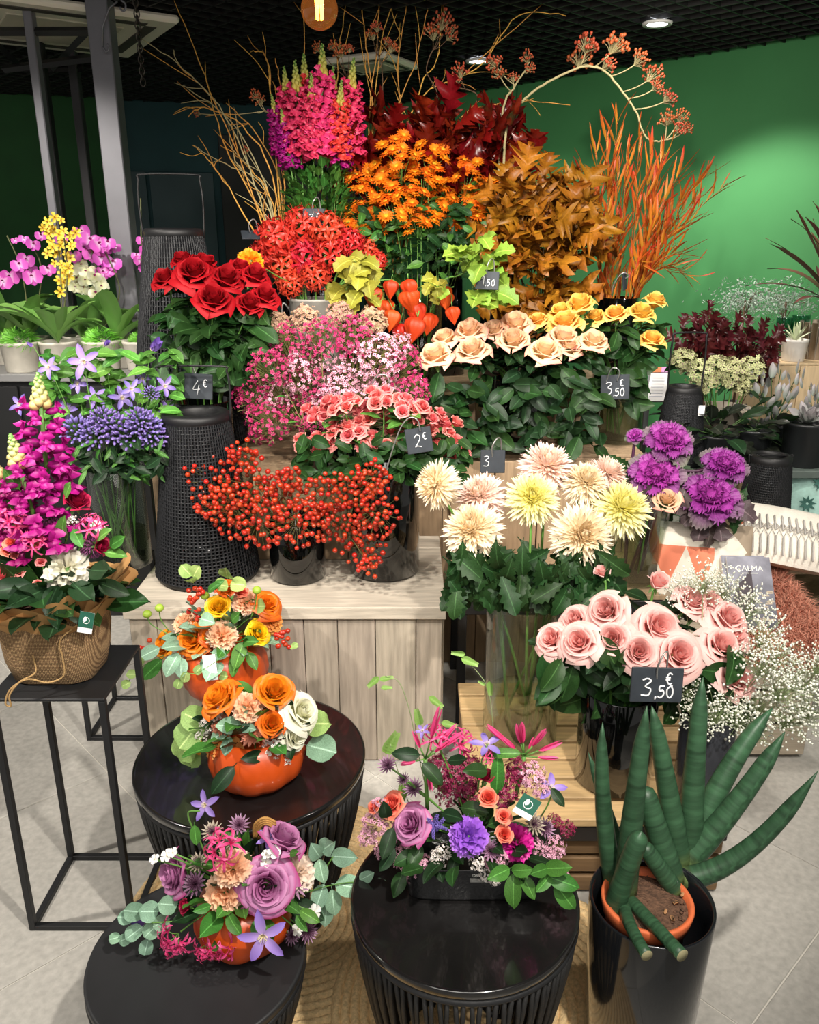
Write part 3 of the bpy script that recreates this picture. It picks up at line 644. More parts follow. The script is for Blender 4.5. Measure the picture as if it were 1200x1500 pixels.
# ------------------------------------------------------------ one cut stem standing in a vase
def stem(name, label, cat, group, base, mouth, head, rs=.003, sm=None, heads=(), leaves=(), face=None, curve=None):
    """heads: (part name, mesh, scale[, spin]); leaves: (meshes, how many, t0, t1, size, droop)."""
    base = Vector(base); mouth = Vector(mouth); head = Vector(head); t = thing(name, label, cat, base, group)
    pts = cr([base, mouth, curve or (mouth.lerp(head, .55)+Vector((0, 0, .06*(head-mouth).length))), head], 5)
    wpart('stem', tube(MB(), pts, [rs*(1.1-.3*i/(len(pts)-1)) for i in range(len(pts))], 5), sm or G_STEM, t)
    tan = (pts[-1]-pts[-2]).normalized(); d = Vector(face) if face is not None else tan
    for h in heads: part(h[0], h[1], t, zM(head, d, h[3] if len(h) > 3 else U(0, 6), h[2]))
    for (ms, n, t0, t1, sz, dr) in leaves:
        for k in range(n):
            a = t0+(t1-t0)*(k+rng.random()*.6)/n; i = min(len(pts)-2, int(a*(len(pts)-1))); p = pts[i].lerp(pts[i+1], a*(len(pts)-1)-i)
            q = U(0, 2*pi); d2 = Vector((cos(q), sin(q)-.25, dr+U(-.25, .25)))
            part('leaf', rng.choice(ms), t, xM(p, d2, U(-.5, .5), sz*U(.75, 1.2)))
    return t, pts
def camface(p, up=.6, cam_=.7, out=None, o=0):
    d = (CAMP-p).normalized()*cam_+Vector((0, 0, up))
    if out is not None: e = Vector((p.x-out[0], p.y-out[1], 0)); d += e.normalized()*o if e.length > 1e-4 else Vector()
    return d.normalized()
def inside(c, r, z): q = U(0, 2*pi); s = r*math.sqrt(rng.random()); return Vector((c[0]+s*cos(q), c[1]+s*sin(q), z))
def toward(c, r, z, h): d = Vector((h[0]-c[0], h[1]-c[1], 0)); L = d.length; d = d/L*min(L, r) if L > 1e-5 else d; return Vector((c[0]+d.x, c[1]+d.y, z))
# ------------------------------------------------------------ slate price signs on bent wires
M_SLATE = mat('slate', '#2f353c', .6, noise=.2, nscale=30); M_CHALK = mat('chalk', '#eef0f2', .9); M_WIRE = mat('grey_wire', '#a9a9a6', .35, metal=.7)
GL = {'1': [[(.1, .7), (.35, 1), (.3, 0)]], '2': [[(.05, .75), (.25, 1), (.5, .85), (.4, .5), (.05, .05), (.2, .12), (.55, .02)]],
      '3': [[(.05, .9), (.3, 1), (.5, .85), (.2, .55), (.5, .4), (.4, .05), (.0, .05)]], '4': [[(.35, 1), (.02, .4), (.5, .42)], [(.42, .7), (.3, 0)]],
      '5': [[(.5, 1), (.15, .98), (.1, .6), (.4, .6), (.45, .25), (.2, 0), (0, .1)]], '0': [[(.3, 1), (.05, .7), (.08, .2), (.3, 0), (.5, .3), (.48, .75), (.3, 1), (.45, 1.0)]],
      ',': [[(.15, .12), (.08, -.2)]], '€': [[(.55, .9), (.3, 1), (.12, .7), (.12, .3), (.3, 0), (.55, .1)], [(0, .6), (.4, .62)], [(0, .4), (.38, .42)]]}
def slate(p, w_, h_, glyphs, label, yaw=0, roll=0, pitch=0, hook=None):
    """glyphs: (character, x, y, size) in units of the board's width from its lower corner"""
    t = thing('price_sign', label, 'price sign', p, rot=Matrix.Rotation(yaw, 4, 'Z') @ Matrix.Rotation(pitch, 4, 'X') @ Matrix.Rotation(roll, 4, 'Y'))
    part('board', box(MB(), (-w_/2, -.003, -h_/2), (w_/2, .003, h_/2), .0012).mesh('board', M_SLATE, False), t, local=True)
    mb = MB()
    for ch, x, y, s in glyphs:
        for st in GL[ch]:
            pp = [Vector((-w_/2+(x+a*s)*w_, -.0034, -h_/2+(y+b*s)*w_)) for a, b in st]; pp = cr(pp, 4) if len(pp) > 2 else pp
            tube(mb, pp, w_*.017, 4)
    part('lettering', mb.mesh('lettering', M_CHALK), t, local=True)
    if hook: wpart('wire', tube(MB(), cr(hook, 5), .0022, 5), M_WIRE, t)
    return t
# ============================================================ bunches of cut flowers in vases
def order(lst, key): return {id(x): i for i, x in enumerate(sorted(lst, key=key))}
def hm(p, rpx): return rpx*mpx(p)
# ---- woven lanterns
M_WEAVE = mat('black_wicker', '#1c1d20', .5, noise=.2, nscale=40); M_LIN = mat('lantern_rim', '#151517', .5)
def lantern_shell(r0, r1, h, nv=76, nh=46):
    mb = MB()
    for k in range(nv):
        q = 2*pi*k/nv; pts = []
        for i in range(nh+1):
            v = i/nh; r = r0+(r1-r0)*v+(.0012 if (i+k) % 2 else -.0012); pts.append((r*cos(q), r*sin(q), .02+(h-.035)*v))
        tube(mb, pts, .0033*(1+.3*(r0-.1)/.1), 3, cap=False)
    for i in range(nh+1):
        v = i/nh; r = r0+(r1-r0)*v; tube(mb, [(r*cos(2*pi*k/nv*2), r*sin(2*pi*k/nv*2), .02+(h-.035)*v) for k in range(nv//2)], .0036, 3, closed=True)
    return mb
def lantern(c, r0, r1, h, label, handle=.14, yaw=0, shell=None):
    t = thing('woven_lantern', label, 'lantern', c, rot=Matrix.Rotation(yaw, 4, 'Z'))
    s = part('woven_shell', shell or mk('shell%.2f%.2f%.2f' % (r0, r1, h), lambda: lantern_shell(r0, r1, h).mesh('woven_shell', M_WEAVE)), t, local=True); s['kind'] = 'stuff'
    part('rim', lathe(MB(), [(r1*.74, h-.03), (r1*.72, h-.004), (r1*.78, h+.003), (r1*.97, h+.002), (r1*1.05, h-.006), (r1*1.05, h-.024), (r1*.98, h-.03)], 40, cap0=False).mesh('rim', M_LIN), t, local=True)
    part('base', lathe(MB(), [(.001, 0), (r0*.92, 0), (r0*.98, .006), (r0*.99, .02), (r0*.96, .024), (.001, .022)], 40, cap0=False).mesh('base', M_LIN), t, local=True)
    w_ = r1*1.06; part('handle', tube(MB(), cr([(-w_, 0, h-.03), (-w_*1.05, 0, h+handle*.5), (-w_*.99, 0, h+handle*.9), (-w_*.86, 0, h+handle), (w_*.86, 0, h+handle), (w_*.99, 0, h+handle*.9), (w_*1.05, 0, h+handle*.5), (w_, 0, h-.03)], 4), .0036, 6).mesh('handle', M_LIN), t, local=True)
    part('candle_cup', lathe(MB(), [(.001, .024), (.05, .024), (.05, .12), (.046, .12), (.046, .04), (.001, .04)], 24, cap0=False).mesh('candle_cup', mat('dark_glass_cup', '#101214', .15)), t, local=True)
    return t
lantern((-.662, 2.50, .55), .165, .1, .54, 'black woven cone lantern with wire handle standing on the pale crate')
pt = P(262, 520, 3.02); lantern((pt.x, 3.09, .85), .215, .1, .78, 'tall black woven lantern rising behind the red roses', .18, .1)
# ---- red roses
M_RED = mat('red_petal', [(0, '#3c0208'), (.6, '#8c0712'), (1, '#a50c18')], .6, .1, trans=.1, spec=.25)  # rose ramps: own petal gradient, plus shade painted in at the base
M_PEACH = mat('peach_petal', [(0, '#eec57e'), (.6, '#f0cfa4'), (.88, '#eebd9f'), (1, '#dd8e84')], .55, .08, .006, trans=.2)
M_YELR = mat('yellow_petal', [(0, '#e99a2e'), (.6, '#efbd50'), (1, '#f5d57c')], .55, .08, .01, trans=.2)
M_PINKR = mat('pink_petal', [(0, '#e08a84'), (.4, '#eda8a2'), (.75, '#f2bdb7'), (1, '#f5d2ca')], .5, .05, trans=.2)
M_SPRAY = mat('spray_petal', [(0, '#c8404c'), (.6, '#e86e70'), (1, '#f4a59c')], .55, .1, .006, trans=.15)
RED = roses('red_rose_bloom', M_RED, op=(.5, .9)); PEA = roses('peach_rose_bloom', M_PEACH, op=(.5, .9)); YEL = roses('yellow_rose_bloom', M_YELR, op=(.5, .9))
PNK = roses('pink_rose_bloom', M_PINKR, 4, op=(.7, 1.05)); SPR = roses('spray_rose_bloom', M_SPRAY, 3, op=(.3, .8), n=19, nu=4, nv=4)
PNKB = roses('pink_rose_bud', M_PINKR, 1, op=(.1, .1), n=15)
def rosebunch(heads, Y, vc, vz, vh, vr, meshes, name, label, group, leaves, rs=.0032, face=(.7, .6, .35), sc=1.0, tall=1.15):
    """heads: (px, py, radius px, dY); label has {} for the ordinal"""
    o = order(heads, lambda h: h[0])
    for h in heads:
        dy = h[3] if len(h) > 3 else U(-.04, .04); p = P(h[0], h[1], Y+dy); s = hm(p, h[2])*sc
        f = camface(p, face[0], face[1], vc, face[2]); b = p-f*s*.5*tall
        m = h[4] if len(h) > 4 else rng.choice(meshes)
        stem(name, label.format(ORD[o[id(h)]]), 'rose', group, inside(vc, vr*.5, vz+.03), toward(vc, vr*.75, vz+vh+.01, b), b, rs, None, [('bloom', m, (s, s, s*tall))], leaves, face=f)
vc = P(297, 600, 2.755); vase((vc.x, 2.755, .55), .098, .53, 'tall black vase of red roses behind the lantern')
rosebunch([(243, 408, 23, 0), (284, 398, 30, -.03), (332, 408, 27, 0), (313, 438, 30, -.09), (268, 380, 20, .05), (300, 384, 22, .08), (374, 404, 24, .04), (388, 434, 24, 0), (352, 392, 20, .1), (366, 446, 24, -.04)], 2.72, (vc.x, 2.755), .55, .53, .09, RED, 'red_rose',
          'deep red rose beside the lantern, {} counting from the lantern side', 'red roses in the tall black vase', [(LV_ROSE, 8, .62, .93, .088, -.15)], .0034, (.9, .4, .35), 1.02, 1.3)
# ---- peach roses and yellow roses
vc = P(757, 620, 3.02); vase((vc.x, 3.02, .852), .1, .26, 'black vase of peach roses on the plank crate')
rosebunch([(637, 520, 28, -.1), (651, 494, 22, 0), (688, 484, 26, 0), (692, 512, 28, -.1), (723, 482, 23, .04), (755, 474, 28, .05), (752, 497, 28, -.03), (798, 513, 27, -.1), (826, 494, 27, -.02), (833, 508, 22, -.05), (870, 499, 25, -.05)], 2.92, (vc.x, 3.02), .852, .26, .09, PEA, 'peach_rose',
          'peach rose with pink edges, {} counting from the waxflower side', 'peach roses on the plank crate', [(LV_DARK, 12, .45, .93, .095, -.1)], .0034, (1, .3, .25), 1.0, 1.12)
vy = P(902, 650, 3.12); VY = (vy.x, 3.12, .852); vase(VY, .092, .29, 'clear glass vase of yellow roses with a price sign hung on it', 'glass', .5)
rosebunch([(850, 446, 26, 0), (822, 456, 22, 0), (828, 472, 28, -.08), (872, 464, 20, 0), (902, 459, 20, -.03), (940, 458, 24, 0), (960, 440, 20, .05), (788, 469, 19, 0), (955, 497, 22, -.05)], 3.08, VY, .852, .29, .08, YEL, 'yellow_rose',
          'warm yellow rose below the orange willow leaves, {} counting from the peach roses', 'yellow roses in the glass vase', [(LV_ROSE, 8, .5, .93, .095, -.1)], .0034, (1, .25, .25), 1.0, 1.12)
# ---- pink spray roses
VS = (PZ(562, 858, .55).x, 2.53, .552); vase(VS, .115, .40, 'wide glossy black vase of pink spray roses on the pale crate')
spr = [(458, 652), (470, 605), (500, 592), (505, 632), (535, 606), (545, 650), (562, 585), (585, 622), (598, 596), (625, 612), (650, 628), (662, 655), (612, 645), (640, 668)]
o = order(spr, lambda h: h[0])
for h in spr:
    p = P(h[0], h[1], 2.50+U(-.05, .05)); d = camface(p, .9, .35, VS, .5)
    t, pts = stem('spray_rose', 'pink spray rose stem with small blooms, {} counting from the lantern side'.format(ORD[o[id(h)]]), 'rose', 'pink spray roses in the wide black vase', inside(VS, .05, .58), toward(VS, .09, .96, p), p, .0026, None, [], [(LV_MID, 6, .55, .92, .06, 0), (LV_ROSE, 3, .5, .8, .07, -.2)])
    for k in range(7):
        q = k*2.4+U(0, 1); ro = hm(p, 22)*math.sqrt((k+.3)/7); e = p+Vector((ro*1.15*cos(q), ro*.6*sin(q), ro*.75*sin(q)*.7+U(0, .012))); f = (d+Vector((cos(q), sin(q), 0))*.35).normalized(); s = hm(p, U(11, 15.5))
        fs_ = wpart('flower_stalk', tube(MB(), bez(pts[-3], (pts[-1]+e)/2, e-f*s*.3, 4), .0013, 4), G_STEM, t)
        part('bloom', rng.choice(SPR), fs_, zM(e-f*s*.5, f, q, s))
# ---- waxflowers on the small box
M_WXD = mat('wax_magenta', '#b62a63', .5, .15); M_WXP = mat('wax_pink', '#dfa0b4', .5, .12); M_WXC = mat('wax_centre', '#6b1030', .5); M_TW = mat('olive_twig', '#7b7a45', .6)
M_HYB = mat('faded_hydrangea', '#b98f78', .6, .15, .02)
WXD = variants('wax_dark', 3, lambda i: wax_mesh('wax_dark', M_WXD, M_WXC, 190, .075, M_TW, i)); WXP = variants('wax_pale', 3, lambda i: wax_mesh('wax_pale', M_WXP, M_WXC, 190, .075, M_TW, i+5))
VW = (P(480, 560, 2.735).x, 2.735, .862); vase(VW, .1, .13, 'short black vase of waxflowers standing on the small box')
wx = [(365, 575, 34, 0), (385, 615, 36, 0), (392, 535, 36, 0), (425, 598, 34, 0), (418, 500, 36, 0), (452, 555, 36, 0), (470, 490, 36, 0), (520, 487, 38, 0), (592, 530, 36, 0), (610, 568, 28, 0), (462, 625, 26, 0),
      (432, 540, 34, 1), (520, 535, 40, 1), (558, 515, 38, 1), (560, 558, 36, 1), (585, 505, 28, 1), (480, 590, 34, 1), (500, 560, 34, 1), (455, 515, 34, 1), (540, 580, 30, 1), (400, 570, 30, 1)]
for k in (0, 1):
    L_ = [h for h in wx if h[3] == k]; o = order(L_, lambda h: h[0])
    for h in L_:
        p = P(h[0], h[1], 2.70+U(-.08, .08)); s = hm(p, h[2]); d = (p-Vector((VW[0], VW[1]+.1, .95))).normalized()+Vector((0, -.3, .5))
        stem('waxflower_spray', (('magenta', 'pale pink')[k]+' waxflower spray on the small box, {} of its colour from the lantern side').format(ORD[o[id(h)]]), 'flower', ('magenta', 'pale pink')[k]+' waxflowers', inside(VW, .04, .88), toward(VW, .08, .985, p), p-d.normalized()*s*.3, .002, M_TW, [('blossoms', rng.choice((WXD, WXP)[k]), s*1.12)], [(LV_LANCE, 5, .6, .95, .04, .3)], face=d)
HYB = mk('hyd_b', lambda: wax_mesh('hyd_b', M_HYB, mat('hyd_c', '#7d8a4a', .6), 260, .12, M_TW, 9, .85, .8, False))
for i, (px, py) in enumerate(((405, 478), (448, 468), (500, 462), (545, 470))):
    p = P(px, py, 2.82); stem('faded_hydrangea', 'faded brown pink hydrangea head above the waxflowers, {} from the red roses'.format(ORD[i]), 'flower', 'faded hydrangeas behind the waxflowers', inside(VW, .04, .88), toward(VW, .08, .985, p), p, .003, None, [('flower_head', HYB, hm(p, 27))], [(LV_DARK, 3, .6, .9, .08, 0)], face=camface(p))
# ---- red berry sprays hanging over two black vases
M_BER = mat('red_berry', '#b5321a', .3, .2, .006, coat=.25); BR = BERRY('berry', M_BER); M_BTW = mat('berry_twig', '#5b5a2a', .6)
VB = (PZ(432, 860, .55).x, 2.48, .552); vase(VB, .09, .2, 'short glossy black vase of red berries on the pale crate')
bs = [(312, 705, 40), (342, 745, 44), (318, 735, 30), (372, 712, 38), (378, 765, 44), (412, 728, 40), (436, 765, 42), (425, 700, 20), (357, 668, 26), (478, 722, 38), (500, 765, 40), (522, 718, 40), (550, 752, 38), (545, 700, 28), (535, 800, 32), (470, 750, 24), (540, 825, 14)]
o = order(bs, lambda h: h[0])
for h in bs:
    p = P(h[0], h[1], 2.34+U(-.05, .05)+(.06 if h[0] < 330 else 0)); s = hm(p, h[2]); m0 = toward(VB, .07, .76, p); b0 = inside(VB, .04, .6)
    t = thing('berry_spray', 'spray of small red berries hanging over the black vases, {} from the lantern'.format(ORD[o[id(h)]]), 'berries', b0, 'red berry sprays on the pale crate')
    mb = MB(); tube(mb, cr([b0, m0, m0.lerp(p, .5)+Vector((0, 0, .05)), p], 4), .0022, 4); bl = []
    for k in range(int(h[2]*1.45)):
        q = k*2.4; rr = s*math.sqrt((k+.5)/(h[2]*1.45))*U(.85, 1.1); e = p+Vector((rr*1.05*cos(q), U(-.05, .04)-.01, rr*.95*sin(q)))
        tube(mb, [p+(e-p)*U(.1, .4)+Vector((0, .012, 0)), p.lerp(e, .75)+Vector((0, .006, -.004)), e], .0008, 3, cap=False); bl.append(e)
    wpart('twigs', mb, M_BTW, t)
    for e in bl: part('berry', BR, t, zM(e, rdir(), 0, .0076*U(.85, 1.15)))
# ---- physalis with lime and yellow leaves
M_PHY = mat('physalis_lantern', [(0, '#c83a14'), (1, '#d94c1a')], .5, .12, .008, noise=.15, nscale=40, trans=.2, bump=.2, bscale=60); PHY = variants('physalis', 2, lambda i: physalis_mesh('physalis', M_PHY))
VP = (P(617, 460, 3.05).x, 3.05, .852); vase(VP, .075, .54, 'tall clear glass vase of physalis in front of the orange daisies', 'glass', .6)
for i, (tip, bls, lvs, lm) in enumerate((((552, 425), [(550, 437, 17), (563, 455, 16), (574, 424, 14), (577, 470, 16)], [(545, 395, 26), (520, 385, 24)], LV_YEL), ((600, 425), [(598, 424, 15), (597, 442, 19), (609, 460, 17), (586, 490, 16), (612, 484, 19)], [(630, 418, 18), (640, 424, 16)], LV_YEL),
        ((665, 420), [(630, 474, 16), (645, 436, 17), (662, 462, 13), (655, 440, 12)], [(668, 375, 24), (640, 420, 18)], LV_IVY), ((705, 385), [], [(690, 385, 26), (720, 380, 24), (715, 405, 26), (700, 432, 28), (728, 425, 26), (686, 372, 26), (708, 362, 22)], LV_IVY),
        ((505, 400), [], [(505, 395, 26), (525, 405, 26), (500, 425, 26), (540, 405, 22), (515, 435, 24), (530, 385, 22), (495, 440, 18), (550, 430, 18)], LV_YEL))):
    p = P(tip[0], tip[1], 2.95); b0 = inside(VP, .03, .9)
    t, pts = stem('physalis_branch', ('physalis branch with orange lanterns nearest the red spidery flowers', 'physalis branch with orange lanterns in the middle of its vase', 'physalis branch with orange lanterns next to the lime leaves', 'branch of bright lime lobed leaves beside the orange lanterns', 'branch of drooping yellow leaves beside the red spidery flowers')[i], 'branch', None, b0, toward(VP, .06, 1.4, p), p, .003)
    for (x, y, r) in bls:
        e = P(x, y, 2.90+U(-.04, .04)); fs_ = wpart('flower_stalk', tube(MB(), bez(pts[-6], pts[-2]+Vector((0, 0, .02)), e+Vector((0, 0, hm(e, r))), 5), .0014, 4), G_STEM, t)
        part('lantern_husk', rng.choice(PHY), fs_, zM(e+Vector((0, 0, hm(e, r))), Vector((U(-.3, .3), U(-.1, .3), 1)), U(0, 6), hm(e, r)*1.7))
    for (x, y, r) in [(x+U(-14, 14)*q_, y+U(-12, 12)*q_, r*.72) for x, y, r in lvs for q_ in (0, 1, 1)]:
        e = P(x, y, 2.88+U(-.07, .05)); d = Vector((U(-1, 1), -.6, U(-.7, .5))); part('leaf', rng.choice(lm), t, xM(e-d.normalized()*hm(e, r)*.7, d, U(-.4, .4), hm(e, r)*2.0, (0, -.75, .65)))
        wpart('leaf_stalk', tube(MB(), [pts[-4].lerp(pts[-1], U(0, 1)), e-d.normalized()*hm(e, r)*.7], .001, 3), G_STEM, t)
# ---- red spidery nerines in the grey bucket
M_NER = mat('nerine_red', [(0, '#cc1c1c'), (1, '#e83a38')], .45, .12, .01, trans=.15); NER = variants('nerine', 3, lambda i: nerine_mesh('nerine', M_NER, 17, i, 2.1, .66))
M_BUCK = mat('grey_zinc', '#a7a39b', .5, noise=.12, nscale=20)
def bucket(c, r, h, label, m=M_BUCK, rt=1.12):
    t = thing('flower_bucket', label, 'bucket', c)
    part('body', lathe(MB(), [(.001, 0), (r*.92, 0), (r, .01), (r*rt, h-.012), (r*rt*1.04, h-.01), (r*rt*1.04, h), (r*rt*.96, h), (r*.9, .02), (.001, .02)], 36, cap0=False).mesh('body', m), t, local=True)
    part('handle', tube(MB(), cr([(-r*rt, 0, h-.05), (-r*rt*1.25, -.01, h-.02), (-r*rt*1.3, -.01, h-.08), (-r*rt*1.02, 0, h-.1)], 4), .004, 5).mesh('handle', M_WIRE), t, local=True); return t
VN = (P(463, 450, 3.46).x, 3.46, 1.002); bucket(VN, .095, .365, 'grey zinc bucket of red spidery flowers')
ne = [(400, 345, 38), (440, 328, 38), (482, 335, 36), (412, 382, 36), (446, 372, 36), (486, 368, 34), (516, 352, 26), (424, 412, 26), (462, 402, 28), (538, 366, 26), (385, 368, 28), (555, 380, 18)]
o = order(ne, lambda h: h[0])
for h in ne:
    p = P(h[0], h[1], 3.36+U(-.05, .05)); f = camface(p, .6, .4, VN, .6); s = hm(p, h[2])*1.05
    stem('nerine', 'bright red spidery nerine in the zinc bucket, {} from the lantern side'.format(ORD[o[id(h)]]), 'flower', 'red nerines in the zinc bucket', inside(VN, .04, 1.04), toward(VN, .08, 1.37, p), p-f*s*.2, .0042, G_STEM, [('flower_head', rng.choice(NER), s)], face=f)
M_ORY = mat('orange_yellow_petal', [(0, '#f07a12'), (1, '#fbb81e')], .5, .1, trans=.2)
ORYC = mk('oryc', lambda: carn_mesh('oryc', M_ORY, 30, 4)); p = P(367, 384, 3.2)
stem('orange_carnation', 'yellow orange ruffled flower beside the red spidery flowers', 'flower', None, inside(VN, .04, 1.04), toward(VN, .08, 1.37, p), p, .003, None, [('bloom', ORYC, hm(p, 22))], face=camface(p))
# ---- orange spray daisies
M_ORD = mat('orange_daisy', [(0, '#f6a11c'), (1, '#ea6a12')], .5, .12, .01, trans=.15); M_ORC = mat('daisy_disc', '#e8a51c', .7); DAI = variants('daisy', 3, lambda i: daisy_mesh('daisy', M_ORD, M_ORC))
VD = (P(612, 420, 3.66).x, 3.66, 1.002); vase(VD, .1, .32, 'clear glass vase of orange daisies on the high crate', 'glass', .6)
dz = [(540, 285), (525, 318), (572, 255), (585, 225), (598, 280), (555, 330), (618, 262), (640, 300), (655, 250), (672, 285), (690, 262), (700, 305), (715, 290), (612, 325), (575, 305), (668, 322), (628, 235), (535, 260)]
o = order(dz, lambda h: h[0])
for h in dz:
    p = P(h[0], h[1], 3.58+U(-.1, .1)); d = (Vector((p.x-VD[0], p.y-VD[1]-.1, .35))).normalized()
    t, pts = stem('daisy_spray', 'spray of small orange daisies, {} counting from the snapdragons'.format(ORD[o[id(h)]]), 'flower', 'orange daisy sprays on the high crate', inside(VD, .04, 1.03), toward(VD, .08, 1.33, p), p, .0025, None, [], [(LV_MID, 9, .55, .97, .055, .2), (LV_MUM, 4, .5, .9, .075, 0)])
    for k in range(9):
        q = k*2.4+U(0, 1); ro = hm(p, 26)*math.sqrt((k+.3)/9); e = p+Vector((ro*1.2*cos(q), ro*sin(q)*.6-.01, ro*.8*sin(q)+U(0, .02))); f = (Vector((cos(q)*.5, -.5, .75))+rdir()*.3).normalized()
        fs_ = wpart('flower_stalk', tube(MB(), bez(pts[-4], (pts[-1]+e)/2, e, 3), .001, 3), G_STEM, t); part('bloom', rng.choice(DAI), fs_, zM(e, f, q, hm(p, U(11, 14))))
# ---- snapdragons
M_SNC = mat('snap_coral', '#e23a5c', .5, .12, .02, trans=.15); M_SNM = mat('snap_magenta', '#a81078', .5, .12, .01, trans=.15); M_BUD = mat('snap_bud', [(0, '#c9b452'), (1, '#86a352')], .5)
SNC = variants('snap_coral', 3, lambda i: snap_mesh('snap_coral', M_SNC, 40, i, h0=.05, h1=.74)); SNM = variants('snap_mag', 2, lambda i: snap_mesh('snap_mag', M_SNM, 40, i+4, h0=.05, h1=.74)); BUD = variants('bud', 2, lambda i: budspire_mesh('bud', M_BUD, i, .72, 1.02))
VG = (P(470, 330, 3.68).x, 3.68, 1.002); vase(VG, .115, .60, 'tall black vase of snapdragons on the high crate')
sn = [(416, 100, 225, 0, .02), (432, 92, 235, 0, -.04), (445, 82, 225, 0, .05), (472, 68, 230, 0, -.05), (488, 100, 225, 0, .04), (518, 88, 228, 0, 0), (500, 120, 238, 0, -.06), (398, 140, 232, 1, 0), (412, 160, 250, 1, -.05), (505, 150, 250, 1, -.05), (525, 130, 225, 1, .03), (456, 110, 240, 0, -.08)]
o = order(sn, lambda h: h[0])
for h in sn:
    a = P(h[0]*.75+470*.25, h[2], 3.66+h[4]); e = P(h[0], h[1], 3.66+h[4]); L = (e-a).length; b0 = inside(VG, .04, 1.05)
    t = thing('snapdragon', ('coral pink', 'magenta')[h[3]]+' snapdragon spire above the tall black vase, {} from the posts side'.format(ORD[o[id(h)]]), 'flower', b0, 'snapdragons on the high crate')
    wpart('stem', tube(MB(), cr([b0, toward(VG, .08, 1.61, a), a, e], 4), .0035, 5), G_STEM, t); M = zM(a, e-a, U(0, 6), (L*1.05, L*1.05, L))
    part('flowers', rng.choice((SNC, SNM)[h[3]]), t, M); part('buds', rng.choice(BUD), t, M)
    for k in range(34):
        z = U(1.6, 1.88); q = U(0, 6.28); rr = .12*U(.7, 1.05); pp = Vector((VG[0]+rr*cos(q), VG[1]+rr*sin(q), z+.0)); part('leaf', rng.choice(LV_LANCE if k % 2 else LV_MID), t, xM(pp, Vector((cos(q)*.6, sin(q)*.6-.2, U(.1, 1))), U(-.5, .5), U(.045, .07)))
# ---- leafy branches: red oak, maple, orange willow leaves
def branch(name, label, cat, group, pts, ms, n, size, t0=.35, sm=None, rs=.003, droop=.0, side=1., jit=0., upv=(0, 0, 1)):
    t = thing(name, label, cat, pts[0], group); c = cr(pts, 6); wpart('stem', tube(MB(), c, [rs*(1.15-.75*i/(len(c)-1)) for i in range(len(c))], 5), sm or G_STEMD, t)
    for k in range(n):
        a = t0+(1-t0)*(k+.5)/n; i = min(len(c)-2, int(a*(len(c)-1))); p = c[i]; tn = (c[i+1]-c[i]).normalized(); q = k*2.4+U(-.5, .5)
        b1 = tn.orthogonal().normalized(); b2 = tn.cross(b1); d = (b1*cos(q)+b2*sin(q))*side+tn*.75+Vector((0, -.15, droop)); part('leaf', rng.choice(ms), t, xM(p+rdir()*jit, d, U(-.6, .6), size*U(.75, 1.15), upv))
    return t
M_BARK = mat('brown_bark', '#5f4630', .7)
VO = (P(655, 330, 3.82).x, 3.83, 1.002); vase(VO, .09, .55, 'black vase of red oak branches behind the orange daisies')
oak = [(540, 200), (560, 175), (590, 185), (620, 175), (650, 195), (690, 190), (725, 180), (755, 185), (785, 230), (575, 235), (530, 240), (660, 165), (700, 230), (745, 225), (610, 215)]
o = order(oak, lambda h: h[0])
for h in oak:
    e = P(h[0], h[1], 3.80+U(-.12, .1)); m0 = toward(VO, .08, 1.56, e); branch('red_oak_branch', 'branch of dark red oak leaves behind the daisies, {} from the snapdragons'.format(ORD[o[id(h)]]), 'branch', 'red oak branches', [inside(VO, .04, 1.04), m0, m0.lerp(e, .5)+Vector((0, 0, .02)), e], LV_OAK, 13, .17, .5, M_BARK, .003, 0, .8, upv=(0, -.8, .6))
VM = (P(795, 430, 3.52).x, 3.52, 1.002); vase(VM, .09, .34, 'black vase of brown maple branches behind the peach roses')
mp_ = [(735, 275), (760, 265), (790, 260), (820, 270), (850, 290), (730, 320), (765, 320), (800, 315), (840, 330), (735, 370), (775, 375), (815, 370), (855, 360), (745, 420), (790, 425), (830, 420), (770, 450)]
o = order(mp_, lambda h: h[0])
for h in mp_:
    e = P(h[0], h[1], 3.42+U(-.1, .1)); m0 = toward(VM, .08, 1.35, e); branch('maple_branch', 'branch of rusty brown autumn leaves, {} from the orange daisies'.format(ORD[o[id(h)]]), 'branch', 'brown maple branches', [inside(VM, .04, 1.04), m0, m0.lerp(e, .55)+Vector((0, .02, .04)), e], LV_MAPLE, 9, .14, .55, M_BARK, .0028, -.1, .8, upv=(0, -.8, .6))
VL = (P(905, 450, 3.58).x, 3.58, 1.002); vase(VL, .085, .36, 'black vase of orange willow leaf stems next to the maple branches')
wl_ = [(905, 165), (872, 212), (888, 190), (938, 195), (955, 215), (975, 222), (1000, 245), (1040, 252), (1066, 268), (1015, 325), (995, 372), (985, 400), (850, 255), (905, 245), (935, 275), (965, 265), (1000, 290), (1030, 285), (870, 290), (915, 310), (955, 335), (985, 345), (1010, 405), (940, 390), (900, 360), (965, 300), (890, 250), (920, 220)]
o = order(wl_, lambda h: h[0])
for h in wl_:
    e = P(h[0], h[1], 3.56+U(-.14, .12)); m0 = toward(VL, .075, 1.37, e); i = o[id(h)]
    lab = 'stem of narrow orange leaves, {} counting from the maple side'.format(ORD[i]) if i < 14 else 'stem of narrow orange leaves, {} counting from the open wall side'.format(ORD[27-i])
    branch('willow_leaf_stem', lab, 'branch', 'orange willow leaf stems', [inside(VL, .03, 1.04), m0, m0.lerp(e, .5)+Vector((0, 0, .05+.05*rng.random())), e], LV_WIL, 19, .115, .3, mat('orange_stem', '#b5652a', .6), .0024, .25, .55)
